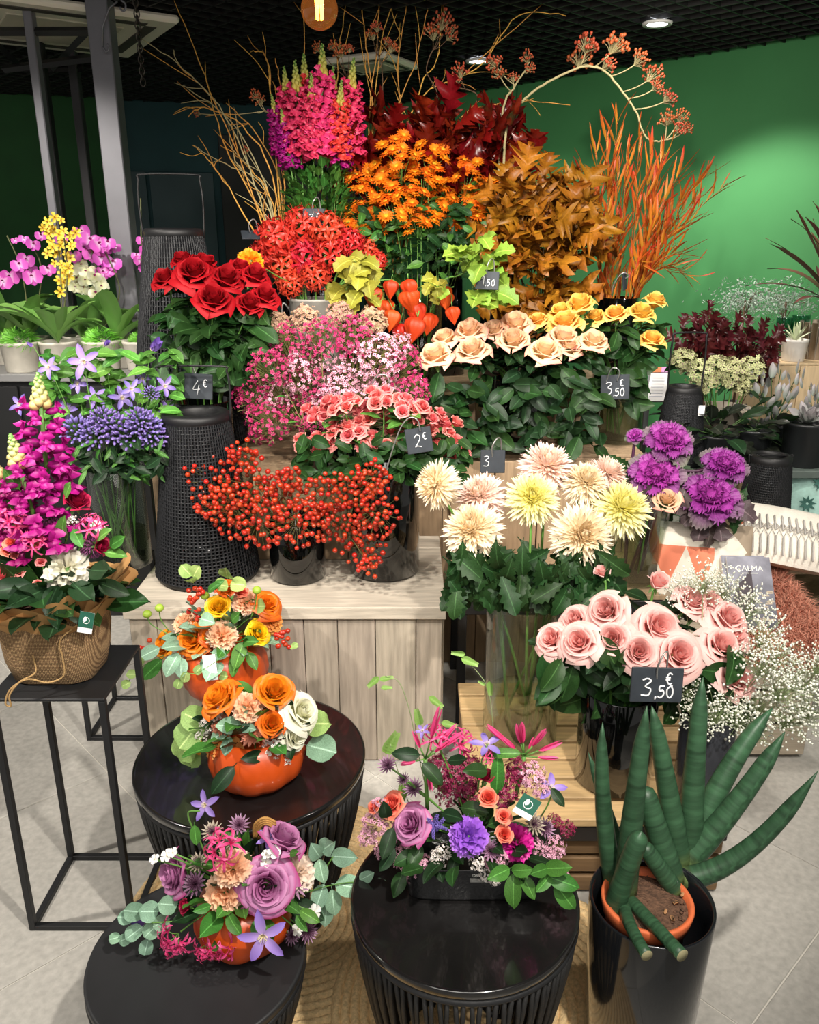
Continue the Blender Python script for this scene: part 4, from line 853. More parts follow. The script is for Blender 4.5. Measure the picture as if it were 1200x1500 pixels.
# ---- bare golden twigs and rose hips
M_GOLD = mat('golden_bark', '#d39c46', .6, .15, .01, noise=.25, nscale=60); M_PALE = mat('pale_bark', '#b0a578', .65, .15); M_HIP = mat('hip', '#b3542f', .45, .2, .008)
VT = (P(560, 330, 3.88).x, 3.9, 1.002); vase(VT, .09, .4, 'black vase of bare golden twigs at the back of the high crate'); VT2 = (P(420, 330, 3.82).x, 3.82, 1.002); vase(VT2, .075, .42, 'slim black vase of leaning golden twigs beside the snapdragons')
tw = [[(425, 330), (385, 320), (330, 215), (300, 110), (254, 0)], [(425, 330), (375, 300), (320, 160), (262, 95)], [(425, 330), (380, 290), (330, 170), (268, 100), (205, 55)], [(425, 330), (395, 290), (340, 180), (268, 124)], [(425, 330), (350, 300), (310, 240), (283, 212)], [(425, 330), (390, 280), (330, 240), (284, 214)],
      [(425, 330), (400, 260), (355, 185), (300, 158), (275, 172)], [(425, 330), (410, 270), (370, 190), (330, 150)], [(425, 330), (405, 230), (395, 120), (386, 78), (368, 75)], [(425, 330), (415, 250), (412, 140), (404, 85)], [(425, 330), (400, 300), (360, 240), (322, 212)], [(425, 330), (395, 310), (345, 235), (335, 180)]]
tw2 = [[(560, 330), (448, 230), (446, 100), (444, -20)], [(560, 330), (500, 180), (495, 90), (510, -10)], [(560, 330), (540, 200), (550, 90), (557, -15)], [(560, 330), (545, 220), (560, 60), (585, -15)], [(560, 330), (590, 200), (583, 90), (600, -20)], [(560, 330), (575, 200), (605, 100), (635, -15)], [(560, 330), (610, 150), (640, 90), (650, -20)], [(560, 330), (640, 160), (680, 110), (800, 0)], [(560, 330), (600, 170), (700, 100), (760, 22), (830, 22)], [(560, 330), (545, 150), (535, 60), (530, -10)], [(560, 330), (650, 200), (740, 150), (835, 153)]]
def twig(pts, Y, V, vt, name, label, group, m, rs=.0042, side=4):
    w_ = [P(x, y, Y+.02*i) for i, (x, y) in enumerate(pts[1:])]; b0 = inside(V, .03, 1.03); m0 = toward(V, .06, vt, w_[0]); c = cr([b0, m0]+w_, 6)
    c = [q+rdir()*.004 for q in c]; t = thing(name, label, 'branch', b0, group); wpart('stem', tube(MB(), c, [rs*(1.1-.7*i/len(c)) for i in range(len(c))], 5), m, t)
    for k in range(side):
        i = int(len(c)*U(.4, .9)); d = (c[min(i+1, len(c)-1)]-c[i-1]).normalized()+rdir()*.8; d.y *= .4; L = U(.06, .16)
        wpart('twiglet', tube(MB(), cr([c[i], c[i]+d*L*.5+rdir()*.008, c[i]+d*L+rdir()*.02], 4), [.0016]*8+[.0008], 4), m, t)
    return c, t
o = order(tw, lambda p: p[-1][0])
for p in tw: twig(p, 3.70, VT2, 1.41, 'golden_twig', 'bare twig leaning to the steel posts, {} counting from the posts'.format(ORD[o[id(p)]]), 'leaning bare twigs', M_GOLD if o[id(p)] % 3 else M_PALE)
o = order(tw2, lambda p: p[-1][0])
for p in tw2: twig(p, 3.86, VT, 1.39, 'golden_twig', 'bare golden twig rising to the ceiling, {} counting from the bulb'.format(ORD[o[id(p)]]), 'upright bare twigs', M_GOLD)
def hip_mesh(i):
    mb = MB(); r_ = random.Random(i)
    for k in range(30):
        t = (k+.5)/30; q = k*2.4; p = Vector((.75*math.sqrt(t)*cos(q), .75*math.sqrt(t)*sin(q), r_.uniform(.1, 1)*(1.15-.6*t))); tube(mb, [(0, 0, -.2), (p.x*.5, p.y*.5, p.z*.4), p], .022, 3, 1, cap=False); ball(mb, p, .10, 6, 4, 0, (1, 1, 1.2))
    return mb.mesh('hips', [M_HIP, M_PALE])
HIP = variants('hips', 3, hip_mesh); VR = (P(735, 330, 3.72).x, 3.74, 1.002); vase(VR, .08, .45, 'black vase of rose hip branches behind the maple leaves')
def hipbranch(main, cl, label, Y, rs=.0055, m=M_PALE, V=VR):
    w_ = [P(x, y, Y) for x, y in main]; b0 = inside(V, .02, 1.03); c = cr([b0, toward(V, .06, 1.44, w_[0])]+w_, 6); c = [q+rdir()*.002 for q in c]
    t = thing('rose_hip_branch', label, 'branch', b0); wpart('stem', tube(MB(), c, [rs*(1.15-.6*i/len(c)) for i in range(len(c))], 6), m, t)
    for (x, y, r) in cl:
        e = P(x, y, Y+U(-.05, .05)); j = min(range(len(c)), key=lambda k: (c[k]-e).length+(.15 if k == len(c)-1 else 0)); j = max(0, j-2); d = (e-c[j]).normalized()+Vector((0, 0, .4)); s = hm(e, r)
        st_ = wpart('side_twig', tube(MB(), bez(c[j], c[j].lerp(e, .5)+Vector((0, 0, -.02)), e-d.normalized()*s*.4, 5), rs*.5, 4), m, t); part('hips', rng.choice(HIP), st_, zM(e-d.normalized()*s*.5, d, U(0, 6), s))
hipbranch([(742, 185), (765, 150), (795, 125), (850, 99), (885, 104), (912, 135), (932, 165), (945, 200), (965, 207), (985, 202)], [(852, 82, 26), (862, 60, 24), (905, 62, 26), (893, 92, 18), (940, 85, 20), (960, 108, 22), (965, 125, 16), (982, 143, 18), (978, 172, 18), (1000, 168, 16), (998, 188, 15), (1010, 186, 12)], 'long arching rose hip branch over the orange leaves', 3.7)
hipbranch([(735, 180), (752, 130), (768, 105), (776, 90)], [(772, 82, 14), (778, 98, 12), (722, 88, 18), (730, 104, 16), (752, 112, 12)], 'short upright rose hip branch under the far downlight', 3.72)
hipbranch([(690, 190), (700, 140), (660, 125)], [(672, 102, 18), (665, 118, 14)], 'low rose hip branch above the red oak leaves', 3.8, .004, M_BARK)
hipbranch([(640, 170), (625, 100), (650, 50)], [(650, 28, 22), (635, 45, 20), (662, 48, 18)], 'rose hip branch rising high between golden twigs', 3.85, .004, M_BARK, VT)
hipbranch([(560, 180), (560, 100), (548, 70)], [(545, 50, 14), (552, 38, 12), (575, 68, 14), (568, 60, 10)], 'thin rose hip branch above the ceiling cassette', 3.86, .0035, M_BARK, VT)
hipbranch([(520, 160), (500, 95)], [(498, 72, 16), (488, 66, 12), (512, 70, 10), (465, 68, 12)], 'rose hip branch tucked behind the snapdragon tips', 3.86, .0035, M_BARK, VT)
hipbranch([(405, 190), (395, 165), (378, 165)], [(373, 138, 12), (380, 145, 12), (288, 165, 9), (360, 220, 9)], 'small hip branch on the posts side of the snapdragons', 3.74, .0035, M_PALE, VT2)
# ============================================================ lower and front vases
def skirt(t, px, Y, x0, x1, y0, y1, n, ms, size, sp=40, droop=-.3, face=.7):
    """extra leaves of the stem t hanging about its own column of the bunch"""
    for k in range(n):
        x = min(x1, max(x0, px+U(-sp, sp))); y = U(y0, y1); p = P(x, y, Y+U(-.06, .06)); d = Vector((U(-1, 1), U(-.8, .1), droop+U(-.4, .4)))
        part('leaf', rng.choice(ms), t, xM(p-d.normalized()*size*.5, d, U(-.5, .5), size*U(.75, 1.2), (0, -face, 1-face)))
def skirts(name, x0, x1, y0, y1, Y, n, ms, size, sp=40, droop=-.3, face=.7):
    for o in [o for o in COL.objects if o.get('category') and o.name.split('.')[0] == name]:
        e = [c for c in o.children if c.name.startswith('bloom')]
        x = px_of(WM[e[0].name].translation) if e else U(x0, x1)
        skirt(o, x, Y, x0, x1, y0, y1, n, ms, size, sp, droop, face)
skirts('red_rose', 235, 385, 455, 565, 2.72, 9, LV_ROSE, .1, 45, -.35)
skirts('peach_rose', 640, 880, 545, 665, 2.86, 13, LV_DARK+LV_ROSE, .095, 40, -.35)
skirts('yellow_rose', 800, 930, 500, 600, 3.05, 8, LV_ROSE, .1, 40, -.3)
skirts('spray_rose', 445, 680, 645, 700, 2.44, 8, LV_ROSE, .065, 60, -.2)
skirts('daisy_spray', 530, 720, 300, 410, 3.56, 7, LV_MID+LV_MUM, .07, 40, -.1)
# ---- clematis and purple bud clusters in the glass vase on the slim stand
M_CLE = mat('clematis_petal', [(0, '#b7a0dd'), (.5, '#9c85d2'), (1, '#7f69c0')], .5, .12, .01, trans=.2); M_CLC = mat('clematis_centre', '#e4d6b0', .6)
M_CLD = mat('clematis_dark', [(0, '#8a6ab8'), (1, '#5a3f95')], .5, .1, trans=.1)
CLE = variants('clem', 3, lambda i: star_mesh('clem', M_CLE, M_CLC, 6 if i else 5, .19, 1, -.5-.3*i, a0=.35)); CLB = mk('clem_bud', lambda: star_mesh('clem_bud', M_CLD, M_CLC, 5, .26, 1, .15, a0=1.2))
VC = (P(183, 825, 2.495).x, 2.495, .587); vase(VC, .088, .33, 'clear glass vase of purple flowers on the slim stand', 'glass', .35)
cf = [(100, 600, 18, 0), (123, 530, 22, 0), (72, 538, 16, 0), (115, 562, 15, 0), (140, 582, 15, 0), (178, 583, 17, 0), (192, 570, 14, 0), (221, 515, 20, 1), (208, 555, 11, 0), (241, 566, 15, 0), (245, 600, 13, 0), (30, 593, 15, 0), (50, 508, 9, 1), (153, 507, 10, 1)]
o = order(cf, lambda h: h[0])
for h in cf:
    p = P(h[0], h[1], 2.47+U(-.07, .07)); f = camface(p, .2, .8, VC, .5) if not h[3] else Vector((.5 if h[0] > 60 else -.8, -.2, .5))
    t, pts = stem('clematis_stem', ('clematis stem with a lilac star flower, {} counting from the frame edge' if not h[3] else 'clematis stem with a closed purple bud, {} counting from the frame edge').format(ORD[o[id(h)]]), 'flower', 'clematis in the glass vase', inside(VC, .05, .61), toward(VC, .07, .92, p), p, .0016, None, [('bloom', CLB if h[3] else rng.choice(CLE), hm(p, h[2])*1.25)], [], face=f)
    skirt(t, h[0], 2.5, 70, 255, 515, 635, 10, LV_MID+LV_BRI, .065, 45, 0, .5)
M_PUR = mat('purple_bud', [(0, '#5c7a4a'), (.5, '#6a559c'), (1, '#8f7fc4')], .5, .15, .01)
def budcl(i):
    mb = MB(); r_ = random.Random(i)
    for k in range(46):
        t = (k+.5)/46; a = 1.35*math.sqrt(t); q = k*2.4; d = Vector((sin(a)*cos(q), sin(a)*sin(q), cos(a))); L = r_.uniform(.85, 1.08)
        tube(mb, [(0, 0, -.3), d*.35, d*L*.7], .016, 3, 1, cap=False); ball(mb, (0, 0, 0), .085, 6, 5, 0, (1, 1, 2.1), zM(d*L*.9, d, q))
    return mb.mesh('buds', [M_PUR, G_STEMD])
BCL = variants('budcl', 3, budcl)
bc = [(112, 628, 24), (140, 632, 27), (168, 625, 27), (192, 634, 26), (214, 622, 25), (226, 636, 22), (150, 612, 20), (205, 612, 20), (222, 575, 12)]
o = order(bc, lambda h: h[0])
for h in bc:
    p = P(h[0], h[1], 2.40+U(-.03, .03)); f = camface(p, .8, .5, VC, .4)
    t, pts = stem('purple_bud_stem', 'stem with a tight purple bud cluster, {} counting from the frame edge'.format(ORD[o[id(h)]]), 'flower', 'purple bud clusters in the glass vase', inside(VC, .05, .61), toward(VC, .07, .92, p), p-f*hm(p, h[2])*.5, .0024, G_STEMD, [('buds', rng.choice(BCL), hm(p, h[2])*1.1)], [], face=f)
    skirt(t, h[0], 2.43, 105, 235, 645, 700, 11, LV_DARK+LV_LANCE, .06, 40, -.4)
# ---- large cream chrysanthemums in the tall glass vase on the pallet
M_MUC = mat('mum_cream', [(0, '#f3cf96'), (.25, '#f6e2bd'), (1, '#faf0dc')], .55, .05, trans=.2, axis='v'); M_MUY = mat('mum_yellow', [(0, '#f0e36a'), (.3, '#f5ee9c'), (1, '#faf6d8')], .55, .04, trans=.2); M_MUP = mat('mum_pink', [(0, '#f6dfa0'), (.3, '#f7dccc'), (1, '#f6dfdc')], .55, .04, trans=.2)
MUM = {k: variants('mum'+k, 2, lambda i, m=m: mum_mesh('mum'+k, m, 420, .052, 2.2, i, 1.0)) for k, m in (('c', M_MUC), ('y', M_MUY), ('p', M_MUP))}
MCP = (PZ(760, 1075, .25).x, 2.02, .252); vase(MCP, .104, .425, 'tall clear glass vase of cream chrysanthemums standing on the pallet', 'glass', .32)
ms = [(627, 710, 40, 'c', 'cream chrysanthemum facing the berries beside the black vase', (-.75, -.5, .15), 0), (699, 718, 42, 'p', 'pale pink chrysanthemum behind the big cream one', None, .06), (688, 768, 50, 'c', 'big cream chrysanthemum nearest the wooden crate corner', None, -.04), (781, 724, 44, 'y', 'pale yellow chrysanthemum in the middle of the glass vase bunch', None, 0), (804, 671, 46, 'p', 'blush pink chrysanthemum topmost in the bunch', None, .1),
      (862, 698, 38, 'c', 'cream chrysanthemum tucked behind the yellow one beside the kale', None, .06), (895, 683, 36, 'p', 'lilac white chrysanthemum half hidden under the kale', (.3, -.2, .8), .12), (917, 735, 50, 'y', 'pale yellow chrysanthemum beside the purple kale', None, .02), (858, 782, 52, 'c', 'lowest cream chrysanthemum above the pink roses', (.05, -.85, .35), -.05)]
for h in ms:
    p = P(h[0], h[1], 2.0+h[6]); f = Vector(h[5]).normalized() if h[5] else camface(p, .55, .7, MCP, .3); s = hm(p, h[2])*1.02
    t, pts = stem('chrysanthemum', h[4], 'flower', 'cream chrysanthemums in the tall glass vase', inside(MCP, .06, .28), toward(MCP, .08, .68, p), p-f*s*.25, .0042, None, [('bloom', rng.choice(MUM[h[3]]), s)], [], face=f)
    skirt(t, min(860, max(680, h[0])), 1.97, 668, 890, 805, 882, 18, LV_MUM, .095, 50, -.75)
# ---- pale pink roses in the black vase, price sign
VK = (PZ(912, 1180, .25).x, 1.83, .252); vase(VK, .098, .27, 'glossy black vase of pale pink roses on the pallet')
rosebunch([(808, 936, 27, 0), (848, 940, 33, -.05), (842, 908, 27, .03), (888, 894, 33, 0), (898, 936, 32, -.05), (965, 918, 37, -.02), (936, 955, 32, -.08), (995, 958, 37, -.09), (965, 852, 24, .06, PNKB[0]), (1015, 880, 28, .05), (1042, 882, 24, .06), (1068, 905, 32, .02), (1074, 930, 30, .0), (1058, 945, 32, -.04), (1080, 993, 33, -.09), (884, 838, 18, .12, PNKB[0])], 1.80, VK, .252, .27, .08, PNK, 'pink_rose',
          'pale pink rose above the slate price sign, {} counting from the glass vase', 'pale pink roses in the black vase', [(LV_DARK, 4, .6, .92, .09, -.1)], .004, (.55, .7, .5), .98)
skirts('pink_rose', 805, 1075, 950, 1040, 1.78, 4, LV_ROSE, .105, 45, -.3)
# ---- gypsophila
M_GYP = mat('gypsophila_white', '#e2e4d6', .7); M_GST = mat('gyp_stem', '#8fa070', .6)
def gyp(i):
    mb = MB(); r_ = random.Random(i)
    for k in range(150):
        d = Vector((r_.gauss(0, 1), r_.gauss(0, 1), r_.gauss(.3, .9))).normalized(); p = d*r_.uniform(.35, 1.05)
        if k % 2: tube(mb, [(0, 0, -.5), p*.5+Vector((0, 0, -.1)), p], .006, 3, 1, cap=False)
        ball(mb, p, r_.uniform(.03, .052), 5, 4, 0)
        if k % 2: ball(mb, p+Vector((r_.uniform(-.1, .1), r_.uniform(-.1, .1), .05)), .034, 5, 3, 0)
    return mb.mesh('blossoms', [M_GYP, M_GST])
GYP = variants('gyp', 3, gyp); VY2 = (.735, 1.745, .252); vase(VY2, .066, .25, 'charcoal vase of white baby breath beside the snake plant', m=M_VCHAR)
gy = [(1000, 868, 34), (1030, 852, 34), (1062, 862, 32), (1095, 890, 36), (1118, 930, 38), (1120, 975, 42), (1150, 1010, 44), (1185, 1000, 40), (1192, 1040, 42), (1160, 1055, 40), (1120, 1030, 44), (1085, 1050, 40), (1050, 1045, 38), (1022, 1050, 32), (1110, 1070, 36), (1140, 960, 36), (1205, 975, 34), (1010, 1010, 26)]
o = order(gy, lambda h: h[0])
for h in gy:
    p = P(h[0], h[1], (1.78 if h[1] < 950 else 1.68)+U(-.05, .05)+(.1 if h[1] < 900 else 0)); s = hm(p, h[2])*1.1
    t, pts = stem('gypsophila_stem', 'cloud of tiny white blossoms on a wiry stem, {} counting from the roses'.format(ORD[o[id(h)]]), 'flower', 'white baby breath stems', inside(VY2, .03, .3), toward(VY2, .05, .51, p), p, .0012, M_GST, [], [])
    b = part('blossoms', rng.choice(GYP), t, zM(p, p-pts[-4]+Vector((0, 0, .05)), U(0, 6), s)); b['kind'] = 'stuff'
# ---- ornamental kale
M_KAL = mat('kale_leaf', [(0, '#a83a9c'), (.5, '#9c3496'), (.72, '#7d3a7c'), (1, '#54683f')], .55, .08, .01, noise=.2, nscale=30); KAL = variants('kale', 2, lambda i: kale_mesh('kale', M_KAL, i)); M_KST = mat('kale_stem', '#4a2140', .5)
VX = (P(928, 850, 2.6).x, 2.6, .492); vase(VX, .1, .34, 'clear glass vase of purple kale on the low metal shelf', 'glass', .6)
kl = [(982, 640, 36, 'purple kale head highest in its vase', .04), (962, 690, 40, 'purple kale head nearest the yellow chrysanthemum', -.02), (1064, 676, 34, 'purple kale head nearest the dark lantern', .03), (1044, 722, 46, 'largest purple kale head above the triangle cushion', -.05), (930, 636, 13, 'tiny purple kale head under the sign stand', .08)]
for h in kl:
    p = P(h[0], h[1], 2.5+h[4]); f = camface(p, .75, .6, VX, .25); s = hm(p, h[2])*1.2
    t, pts = stem('kale_stem', h[3], 'flower', None, inside(VX, .05, .52), toward(VX, .08, .84, p), p-f*s*.3, .006, M_KST, [('kale_head', KAL[kl.index(h) % 2], s)], [], face=f)
    skirt(t, h[0], 2.56, 905, 1095, h[1]+38, h[1]+75, 3, LV_MUM, .09, 35, -.8)
LV_KAO = leafset('kale_outer_leaf', leafmat('kale_outer', '#574a4a', .5, .3, .04), 3, W=.36, pf=[.2, .5, .8, .62, 1, .75, .95, .7, .8, .5, .35], nv=10, lean=.2, wave=.3)
for x, y, r, d in ((1028, 768, 22, (-.3, -.5, -.8)), (1052, 766, 22, (.2, -.6, -.8)), (1084, 745, 24, (.8, -.5, -.3)), (1000, 728, 22, (-.4, -.6, -.6)), (1040, 778, 20, (0, -.5, -1)), (1072, 760, 20, (.5, -.6, -.6)), (955, 720, 22, (-.5, -.6, -.5)), (1016, 752, 18, (-.6, -.5, -.4)), (1062, 748, 18, (.5, -.6, -.3))):
    p = P(x, y, 2.46); dd = Vector(d).normalized(); part('leaf', rng.choice(LV_KAO+LV_MUM[:2]), t, xM(p-dd*hm(p, r), dd, U(-.4, .4), hm(p, r)*2, (0, -.8, .5)))
p = P(976, 740, 2.44); stem('rose_bud', 'pale salmon rose bud tucked under the kale', 'rose', None, inside(VX, .05, .52), toward(VX, .08, .84, p), p, .003, None, [('bloom', PEA[0], hm(p, 24))], [(LV_DARK, 2, .7, .9, .08, 0)], face=camface(p, .7, .5))
# ---- cylindrical snake plant
M_SNAKE = mat('snake_leaf', [(0, '#6b7a48'), (.1, '#34533a'), (1, '#2f4e36')], .42, .1, noise=.55, nscale=5, coord='UV', nstretch=(.25, 4.2, 1), spec=.35); M_CUT = mat('cut_tip', '#8a8463', .8)
M_TERR = mat('terracotta', '#d2693c', .7, noise=.1, nscale=40); M_SOIL = mat('soil', '#5e4433', .95, noise=.4, nscale=120, bump=.9, bscale=120)
zc = .40; pc = Vector((.465, 1.255, 0)); R0 = .118
t = thing('planter', 'tall glossy black planter holding the snake plant', 'planter', pc)
part('body', lathe(MB(), [(.001, .0), (R0*.84, .0), (R0*.87, .006), (R0*.95, zc*.6), (R0, zc-.006), (R0*.985, zc), (R0*.94, zc-.006), (R0*.9, zc-.06), (R0*.84, .05), (.001, .05)], 64, cap0=False).mesh('body', mat('black_ceramic', '#17191c', .12, coat=.5)), t, local=True)
sp = thing('snake_plant', 'cylindrical snake plant in a terracotta pot inside the black planter', 'plant', pc+Vector((-.004, .012, .2)))
rt_ = .088; zt = zc-.012
wpart('terracotta_pot', lathe(MB(), [(.001, .2), (.062, .2), (.078, zt-.035), (.083, zt-.033), (rt_, zt-.004), (rt_-.002, zt), (rt_-.009, zt-.001), (rt_-.012, zt-.02), (.06, zt-.06), (.001, zt-.06)], 48, cap0=False, M=Matrix.Translation(pc+Vector((-.004, .012, 0)))), M_TERR, sp)
so = MB(); r_ = random.Random(2); lathe(so, [(rt_-.011, zt-.016), (rt_*.6, zt-.012), (rt_*.3, zt-.009), (.001, zt-.008)], 40, cap0=False, M=Matrix.Translation(pc+Vector((-.004, .012, 0))))
for k in range(150):
    q = r_.uniform(0, 6.28); rr = (rt_-.014)*math.sqrt(r_.random()); ball(so, (pc.x-.004+rr*cos(q), pc.y+.012+rr*sin(q), zt-.011), r_.uniform(.001, .0035), 5, 3, 0, (1.4, 1, .7))
wpart('soil', so, M_SOIL, sp)
M_BARKCHIP = mat('bark_chip', '#a87d55', .9)
for (px, py) in ((990, 1322), (985, 1345), (1000, 1310), (975, 1335)): wpart('bark_chip', box(MB(), (-.006, -.003, -.002), (.006, .003, .002), .001, 0, Matrix.Translation(PZ(px, py, zt-.006)) @ Matrix.Rotation(px, 4, 'Z')), M_BARKCHIP, sp)
def snake(b, m, e, r, cut=False, dy=0):
    B = PZ(b[0], b[1], zt-.02); Mm = P(m[0], m[1], B.y+dy*.5); E = P(e[0], e[1], B.y+dy); c = bez(B, 2*Mm-(B+E)/2, E, 14); s = mpx(B); rr = []
    for i in range(15):
        v = i/14; rr.append(r*s*((1-.1*v) if cut == 1 else (1-.15*v)*(1 if v < .85 else max(.05, math.sqrt(max(0, 1-((v-.85)/.15)**2)))) if cut == 2 else (1-.5*v**1.2)*(1 if v < .8 else max(.06, 1-((v-.8)/.2)**1.5*.97))))
    mb = MB(); tube(mb, c, rr, 14, 0, cap=cut != 1)
    if cut == 1: n = len(mb.v); mb.v += [tuple(c[-1])]; mb.uv += [(.5, 1)]; mb.f += [(n-14+j, n-14+(j+1) % 14, n) for j in range(14)]; mb.mi += [1]*14
    wpart('leaf', mb, [M_SNAKE, M_CUT], sp)
for a in (((998, 1288), (1095, 1245), (1198, 1130), 17, 0, -.02), ((1003, 1265), (1080, 1175), (1150, 1072), 19, 0, .03), ((1008, 1250), (1066, 1130), (1132, 1037), 19, 0, .08), ((1010, 1260), (1018, 1120), (1030, 992), 19, 0, .06), ((996, 1268), (975, 1140), (955, 1034), 18, 0, .05),
          ((988, 1290), (962, 1215), (942, 1150), 18, 2, .05), ((915, 1310), (930, 1170), (948, 1034), 18, 0, .02), ((900, 1295), (884, 1180), (883, 1058), 15, 0, .05), ((915, 1270), (890, 1190), (862, 1102), 11, 0, .08), ((900, 1330), (918, 1275), (940, 1218), 16, 2, -.03), ((990, 1305), (965, 1270), (940, 1235), 14, 2, .02)):
    snake(*a[:4], cut=a[4], dy=a[5])
for a in (((915, 1322), (922, 1352), (948, 1400), 9, 1, -.17), ((922, 1318), (955, 1352), (1000, 1400), 10, 1, -.17), ((938, 1268), (945, 1320), (972, 1372), 9, 0, -.09)): snake(*a[:4], cut=a[4], dy=a[5])
# ============================================================ arrangements
M_PUMP = mat('pumpkin_skin', '#c24a14', .38, .06, noise=.16, nscale=14, coat=.15)
M_MAUV = mat('mauve_petal', [(0, '#952a76'), (.4, '#b3609a'), (.82, '#c486b2'), (1, '#c03c88')], .5, .05, trans=.15); MAU = roses('mauve_bloom', M_MAUV, 3, op=(.55, .85))
M_ORR = mat('orange_rose_petal', [(0, '#eda21c'), (.65, '#ee8c18'), (1, '#e2641a')], .5, .08, .01, trans=.18); ORR = roses('orange_bloom', M_ORR, 3, op=(.4, .9))
M_COR = mat('coral_petal', [(0, '#e84a4a'), (.7, '#f0705c'), (1, '#f49a7c')], .5, .06, trans=.15); COR = roses('coral_bloom', M_COR, 2, op=(.4, .7), n=21)
M_CRM = mat('cream_petal', [(0, '#dfe0a0'), (.5, '#eeedcf'), (1, '#f4f2e2')], .5, .04, trans=.2); CRM = roses('cream_bloom', M_CRM, 2, op=(.5, .9))
M_RAN = mat('ranunculus_yellow', [(0, '#b9c23a'), (.25, '#f3c01a'), (1, '#f8c81e')], .45, .08, .01, trans=.2); RAN = roses('ran_bloom', M_RAN, 2, op=(.3, .45), n=34); M_RAO = mat('ranunculus_orange', [(0, '#e89a1a'), (1, '#f59a1c')], .45, .08, trans=.2); RAO = roses('ran_orange', M_RAO, 1, op=(.4, .4), n=30)
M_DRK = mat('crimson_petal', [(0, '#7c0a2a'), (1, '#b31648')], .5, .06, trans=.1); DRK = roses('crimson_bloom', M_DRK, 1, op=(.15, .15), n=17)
M_CPE = mat('carn_peach', [(0, '#f3b078'), (.6, '#f6c8a4'), (1, '#f8dcc6')], .6, .05, trans=.2); CPE = variants('cpe', 2, lambda i: carn_mesh('cpe', M_CPE, 46, i)); M_CAP = mat('carn_apricot', [(0, '#e89a4a'), (1, '#f3b468')], .6, .05, trans=.2); CAP = variants('cap', 1, lambda i: carn_mesh('cap', M_CAP, 46, 3))
M_CCR = mat('carn_cream', [(0, '#f3d9c0'), (1, '#f8ece2')], .6, .03, trans=.2); CCR = variants('ccr', 1, lambda i: carn_mesh('ccr', M_CCR, 44, 5)); M_CLI = mat('carn_lilac', [(0, '#7d3cb8'), (.7, '#a866dc'), (1, '#c08ae6')], .6, .03, trans=.15); CLI = variants('cli', 1, lambda i: carn_mesh('cli', M_CLI, 50, 6))
M_MAG = mat('pom_magenta', [(0, '#b3127c'), (1, '#e22aa4')], .5, .05, trans=.12); MAG = variants('mag', 1, lambda i: carn_mesh('mag', M_MAG, 56, 7, 1.9)); M_TER = mat('pom_terracotta', [(0, '#a8662e'), (.3, '#cc7a5c'), (1, '#d9937c')], .6, .06); TER = variants('ter', 2, lambda i: pom_mesh('ter', M_TER, 110, i))
M_AST = mat('astrantia', [(0, '#6e3a5a'), (1, '#a4809c')], .6, .12); M_ASC = mat('astrantia_centre', '#5b2f4c', .7); AST = mk('ast', lambda: astr_mesh('ast', M_AST, M_ASC)); M_ASG = mat('astrantia_grey', [(0, '#8a7f6a'), (1, '#b3a695')], .6, .1); ASG = mk('asg', lambda: astr_mesh('asg', M_ASG, M_ASC))
M_NEP = mat('nerine_pink', [(0, '#d92a70'), (1, '#f0609a')], .45, .06, trans=.15); NEP = variants('nep', 2, lambda i: nerine_mesh('nep', M_NEP, 5, i, 1.3, .85))
M_WHT = mat('white_petal', '#f4f4ee', .55, .02, trans=.2); PHL = mk('phl', lambda: star_mesh('phl', M_WHT, M_CLC, 5, .4, 1, -.3, prof(1.2, .4), .2)); WXW = variants('wxw', 2, lambda i: wax_mesh('wxw', mat('wax_white', '#f1e9e4', .5), mat('wax_white_c', '#a08a5a', .6), 70, .12, M_TW, i))
WXK = variants('wxk', 2, lambda i: wax_mesh('wxk', mat('wax_rose', '#e3a9c0', .5, .05), M_WXC, 110, .13, M_TW, i+3)); WXB = variants('wxb', 2, lambda i: wax_mesh('wxb', mat('wax_burgundy', '#8c1848', .5, .1), mat('wax_burg_c', '#5c1030', .6), 200, .10, M_TW, i+7, wispy=False))
ALL_ = mk('allium', lambda: spike_ball('allium', mat('allium', [(0, '#6a2a5a'), (1, '#a85a94')], .6, .08))); LAVM = mat('lavender', [(0, '#5a4a9a'), (1, '#7d6cbc')], .6, .1)
LAV = mk('lav', lambda: (lambda mb: [ball(mb, (.03*cos(k*2.4), .03*sin(k*2.4), -.5+1.0*k/40), .075*(1-.5*k/40), 5, 4, 0, (1, 1, 1.4), Matrix.Translation((.09*cos(k*2.4)*(1-.6*k/40), .09*sin(k*2.4)*(1-.6*k/40), 0))) for k in range(40)] and mb.mesh('lav', [LAVM]))(MB()))
M_BUDG = mat('green_bud', '#9ab83e', .5); BUDG = mk('budg', lambda: (lambda mb: [ball(mb, (0, 0, 0), 1, 12, 8, 0, (1, 1, .85))]+[strap(mb, 1.5, .4, LANCE, .9, 1.6, .2, 2, 4, M=Matrix.Translation((0, 0, -.9)) @ Matrix.Rotation(k*1.257, 4, 'Z')) for k in range(5)] and mb.mesh('budg', [M_BUDG]))(MB()))
M_OAT = mat('oat_spikelet', [(0, '#7fae4a'), (1, '#a8c878')], .6, .08, trans=.2)
def oat():
    mb = MB()
    for k in range(7):
        for s in (-1, 1): strap(mb, .42-.02*k, .1, LANCE, .1, 0, .3, 2, 3, M=Matrix.Translation((.1*k, 0, 0)) @ Matrix.Rotation(s*(.5-.03*k), 4, 'Z') @ Matrix.Rotation(s*.4, 4, 'X'))
    return mb.mesh('oat', [M_OAT])
OAT = mk('oat', oat)
